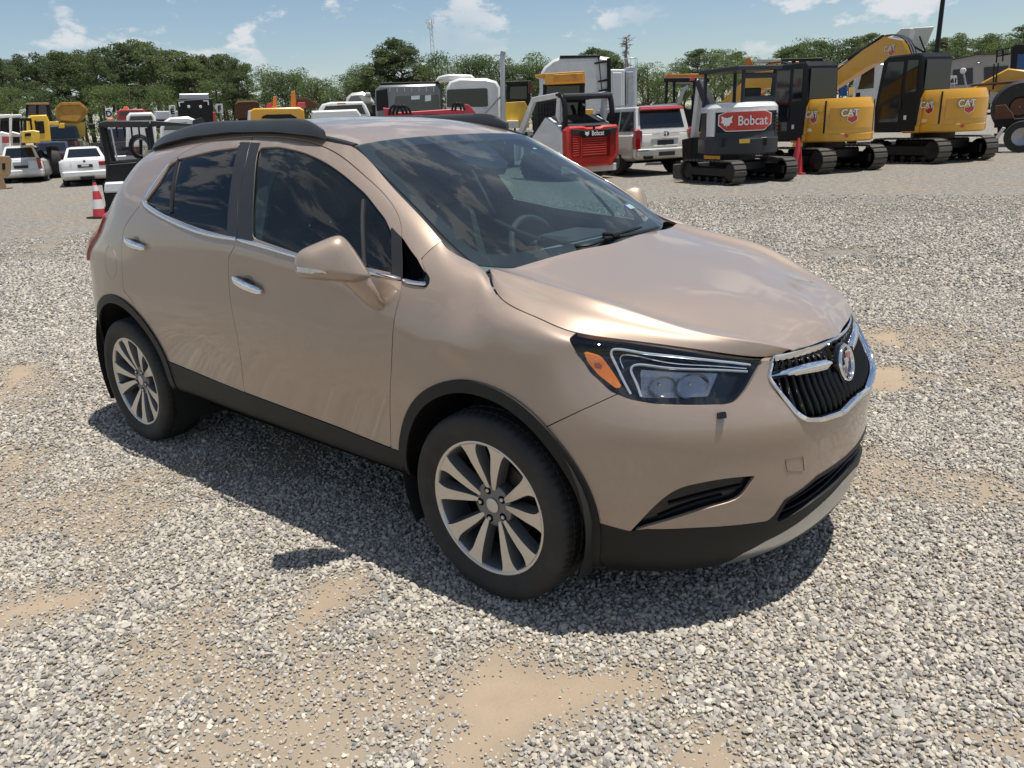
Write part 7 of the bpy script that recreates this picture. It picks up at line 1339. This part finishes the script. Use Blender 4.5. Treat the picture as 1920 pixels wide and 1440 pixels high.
    def cells(step, rmin, rmax):
        lim = rmax+1; a = np.arange(-lim, lim, step); X_, Y_ = np.meshgrid(a, a); P = np.c_[X_.ravel(), Y_.ravel()]+RN.uniform(-.5, .5, (X_.size, 2))*step
        d = np.hypot(P[:, 0], P[:, 1]); P = P[(d >= rmin) & (d < rmax)]; C = P+CAM_P[:2]; pr = (np.c_[C, np.zeros(len(C))]-CAM_P) @ CAM_M.T
        ok = (pr[:, 2] > .6) & (np.abs(pr[:, 0]/pr[:, 2]) < 1.0) & (pr[:, 1]/pr[:, 2] < .95) & (RN.random(len(C)) > np.clip((np.abs(pr[:, 0]/pr[:, 2])-.72)/.28, 0, 1)**1.5); return C[ok]
    A = cells(.0122, .8, 4.6); B = cells(.0180, 4.6, 8.0); C = cells(.030, 8.0, 17.0)
    ax_, ay_ = np.meshgrid(np.arange(-7, 2.4, .021), np.arange(-7, -.6, .021)); D = np.c_[ax_.ravel(), ay_.ravel()]+RN.uniform(-.01, .01, (ax_.size, 2)); pr = (np.c_[D, np.zeros(len(D))]-CAM_P) @ CAM_M.T
    D = D[~((pr[:, 2] > .6) & (np.abs(pr[:, 0]/pr[:, 2]) < 1.0) & (pr[:, 1]/pr[:, 2] < .95))]
    P = np.r_[A, B, C, D]; size = np.r_[np.full(len(A), 1.0), np.full(len(B), 1.25), np.full(len(C), 1.75), np.full(len(D), 1.35)]
    inside = (np.abs(P[:, 1]) < .62) & (P[:, 0] > -2.9) & (P[:, 0] < .3); dm = dirt_mask(P); keep = (RN.random(len(P)) > dm**1.3*.95+.02) & ~(inside & (RN.random(len(P)) < .35)); P = P[keep]; size = size[keep]; dm = dm[keep]
    far = np.hypot(P[:, 0]-CAM_P[0], P[:, 1]-CAM_P[1]); fade = RN.random(len(P)) > np.clip((far-12)/5, 0, 1); P = P[fade]; size = size[fade]; dm = dm[fade]
    s = size*RN.lognormal(-.04, .26, len(P))*.0086*(1-.60*dm); s = np.clip(s, .002, .020)
    me = bpy.data.meshes.new('gravel'); me.from_pydata(np.c_[P, s*.30+RN.uniform(-.002, .004, len(P))].tolist(), [], [])
    for nm, dat, tp in (('scl', s, 'FLOAT'), ('idx', RN.integers(0, 10, len(P)), 'INT'), ('tone', RN.random(len(P)), 'FLOAT')):
        at_ = me.attributes.new(nm, tp, 'POINT'); at_.data.foreach_set('value', dat.astype(np.float32 if tp == 'FLOAT' else np.int32))
    rot = RN.uniform(0, 6.28, (len(P), 3))*[.12, .12, 1]+np.c_[RN.normal(0, .35, len(P)), RN.normal(0, .35, len(P)), np.zeros(len(P))]; at_ = me.attributes.new('rot', 'FLOAT_VECTOR', 'POINT'); at_.data.foreach_set('vector', rot.ravel().astype(np.float32))
    gv = link('gravel', me); tag(gv, 'loose crushed grey stones scattered over the yard', 'gravel', kind='stuff')
    sm = mat('stone', (.34, .33, .31), .9, spec=.2); t = sm.node_tree; N, L = t.nodes, t.links; b = N['Principled BSDF']; atn = N.new('ShaderNodeAttribute'); atn.attribute_type = 'INSTANCER'; atn.attribute_name = 'tone'; cr = N.new('ShaderNodeValToRGB'); e = cr.color_ramp.elements
    e[0].position = 0; e[0].color = (.21, .197, .178, 1); e[1].position = 1; e[1].color = (.68, .62, .525, 1)
    for p_, c_ in ((.18, (.315, .298, .27, 1)), (.45, (.425, .395, .345, 1)), (.7, (.505, .465, .40, 1)), (.85, (.50, .435, .345, 1))): q = e.new(p_); q.color = c_
    L.new(atn.outputs['Fac'], cr.inputs[0]); L.new(cr.outputs[0], b.inputs['Base Color'])
    peb = []
    for k in range(10):
        bm = bmesh.new(); bmesh.ops.create_icosphere(bm, subdivisions=1, radius=1.0); gg = np.random.default_rng(100+k); ax = gg.uniform(.75, 1.25, 3)*[1.1, .92, .62]
        pl = gg.normal(0, 1, (7, 3)); pl /= np.linalg.norm(pl, axis=1)[:, None]; dd = gg.uniform(.62, .92, 7)
        for v in bm.verts:
            p = np.array(v.co)*gg.uniform(.92, 1.08)
            for n_, d_ in zip(pl, dd):
                e_ = p@n_-d_
                if e_ > 0: p = p-n_*e_
            v.co = p*ax
        m_ = bpy.data.meshes.new('stone'); bm.to_mesh(m_); bm.free(); m_.materials.append(sm); peb.append(m_)
    col = bpy.data.collections.new('stones'); 
    for m_ in peb: col.objects.link(bpy.data.objects.new('stone', m_))
    ng = bpy.data.node_groups.new('gravel_scatter', 'GeometryNodeTree'); ng.interface.new_socket('Geometry', in_out='INPUT', socket_type='NodeSocketGeometry'); ng.interface.new_socket('Geometry', in_out='OUTPUT', socket_type='NodeSocketGeometry')
    nd = ng.nodes; gi, go = nd.new('NodeGroupInput'), nd.new('NodeGroupOutput'); ci = nd.new('GeometryNodeCollectionInfo'); ci.inputs['Collection'].default_value = col; ci.inputs['Separate Children'].default_value = True
    iop = nd.new('GeometryNodeInstanceOnPoints'); iop.inputs['Pick Instance'].default_value = True; ng.links.new(gi.outputs[0], iop.inputs['Points']); ng.links.new(ci.outputs[0], iop.inputs['Instance'])
    def attr(nm, tp):
        a = nd.new('GeometryNodeInputNamedAttribute'); a.data_type = tp; a.inputs['Name'].default_value = nm; return [o_ for o_ in a.outputs if o_.enabled][0]
    ng.links.new(attr('idx', 'INT'), iop.inputs['Instance Index']); e2r = nd.new('FunctionNodeEulerToRotation'); ng.links.new(attr('rot', 'FLOAT_VECTOR'), e2r.inputs[0]); ng.links.new(e2r.outputs[0], iop.inputs['Rotation']); ng.links.new(attr('scl', 'FLOAT'), iop.inputs['Scale']); ng.links.new(iop.outputs[0], go.inputs[0])
    md = gv.modifiers.new('scatter', 'NODES'); md.node_group = ng
    # packed dirt sheet under the loose stones
    gxs, gys = np.arange(-7.6, 3.6, .045), np.arange(-3.4, 6.4, .045); GX, GY = np.meshgrid(gxs, gys, indexing='ij'); Q = np.c_[GX.ravel(), GY.ravel()]; nx, ny = len(gxs), len(gys)
    ii, jj = np.meshgrid(np.arange(nx-1), np.arange(ny-1), indexing='ij'); a = (ii*ny+jj).ravel(); cen = Q[a]; ok = np.hypot((cen[:, 0]+2.0)/5.4, (cen[:, 1]-1.5)/4.7)+.05*np.sin(cen[:, 0]*5)+.05*np.sin(cen[:, 1]*6+1) < 1; a = a[ok]
    dme = mesh_np('dirt', np.c_[Q, np.zeros(len(Q))], np.c_[a, a+ny, a+ny+1, a+1].tolist()); sa = dme.attributes.new('sand', 'FLOAT', 'POINT'); sa.data.foreach_set('value', dirt_mask(Q).astype(np.float32))
    d = link('dirt', dme, m2); tag(d, 'tan packed dirt showing between the stones', 'dirt', kind='structure')
    print('stones', len(P))
build_ground()
_r = build_suv(); finish_suv(*_r)
build_yard(); build_trees()
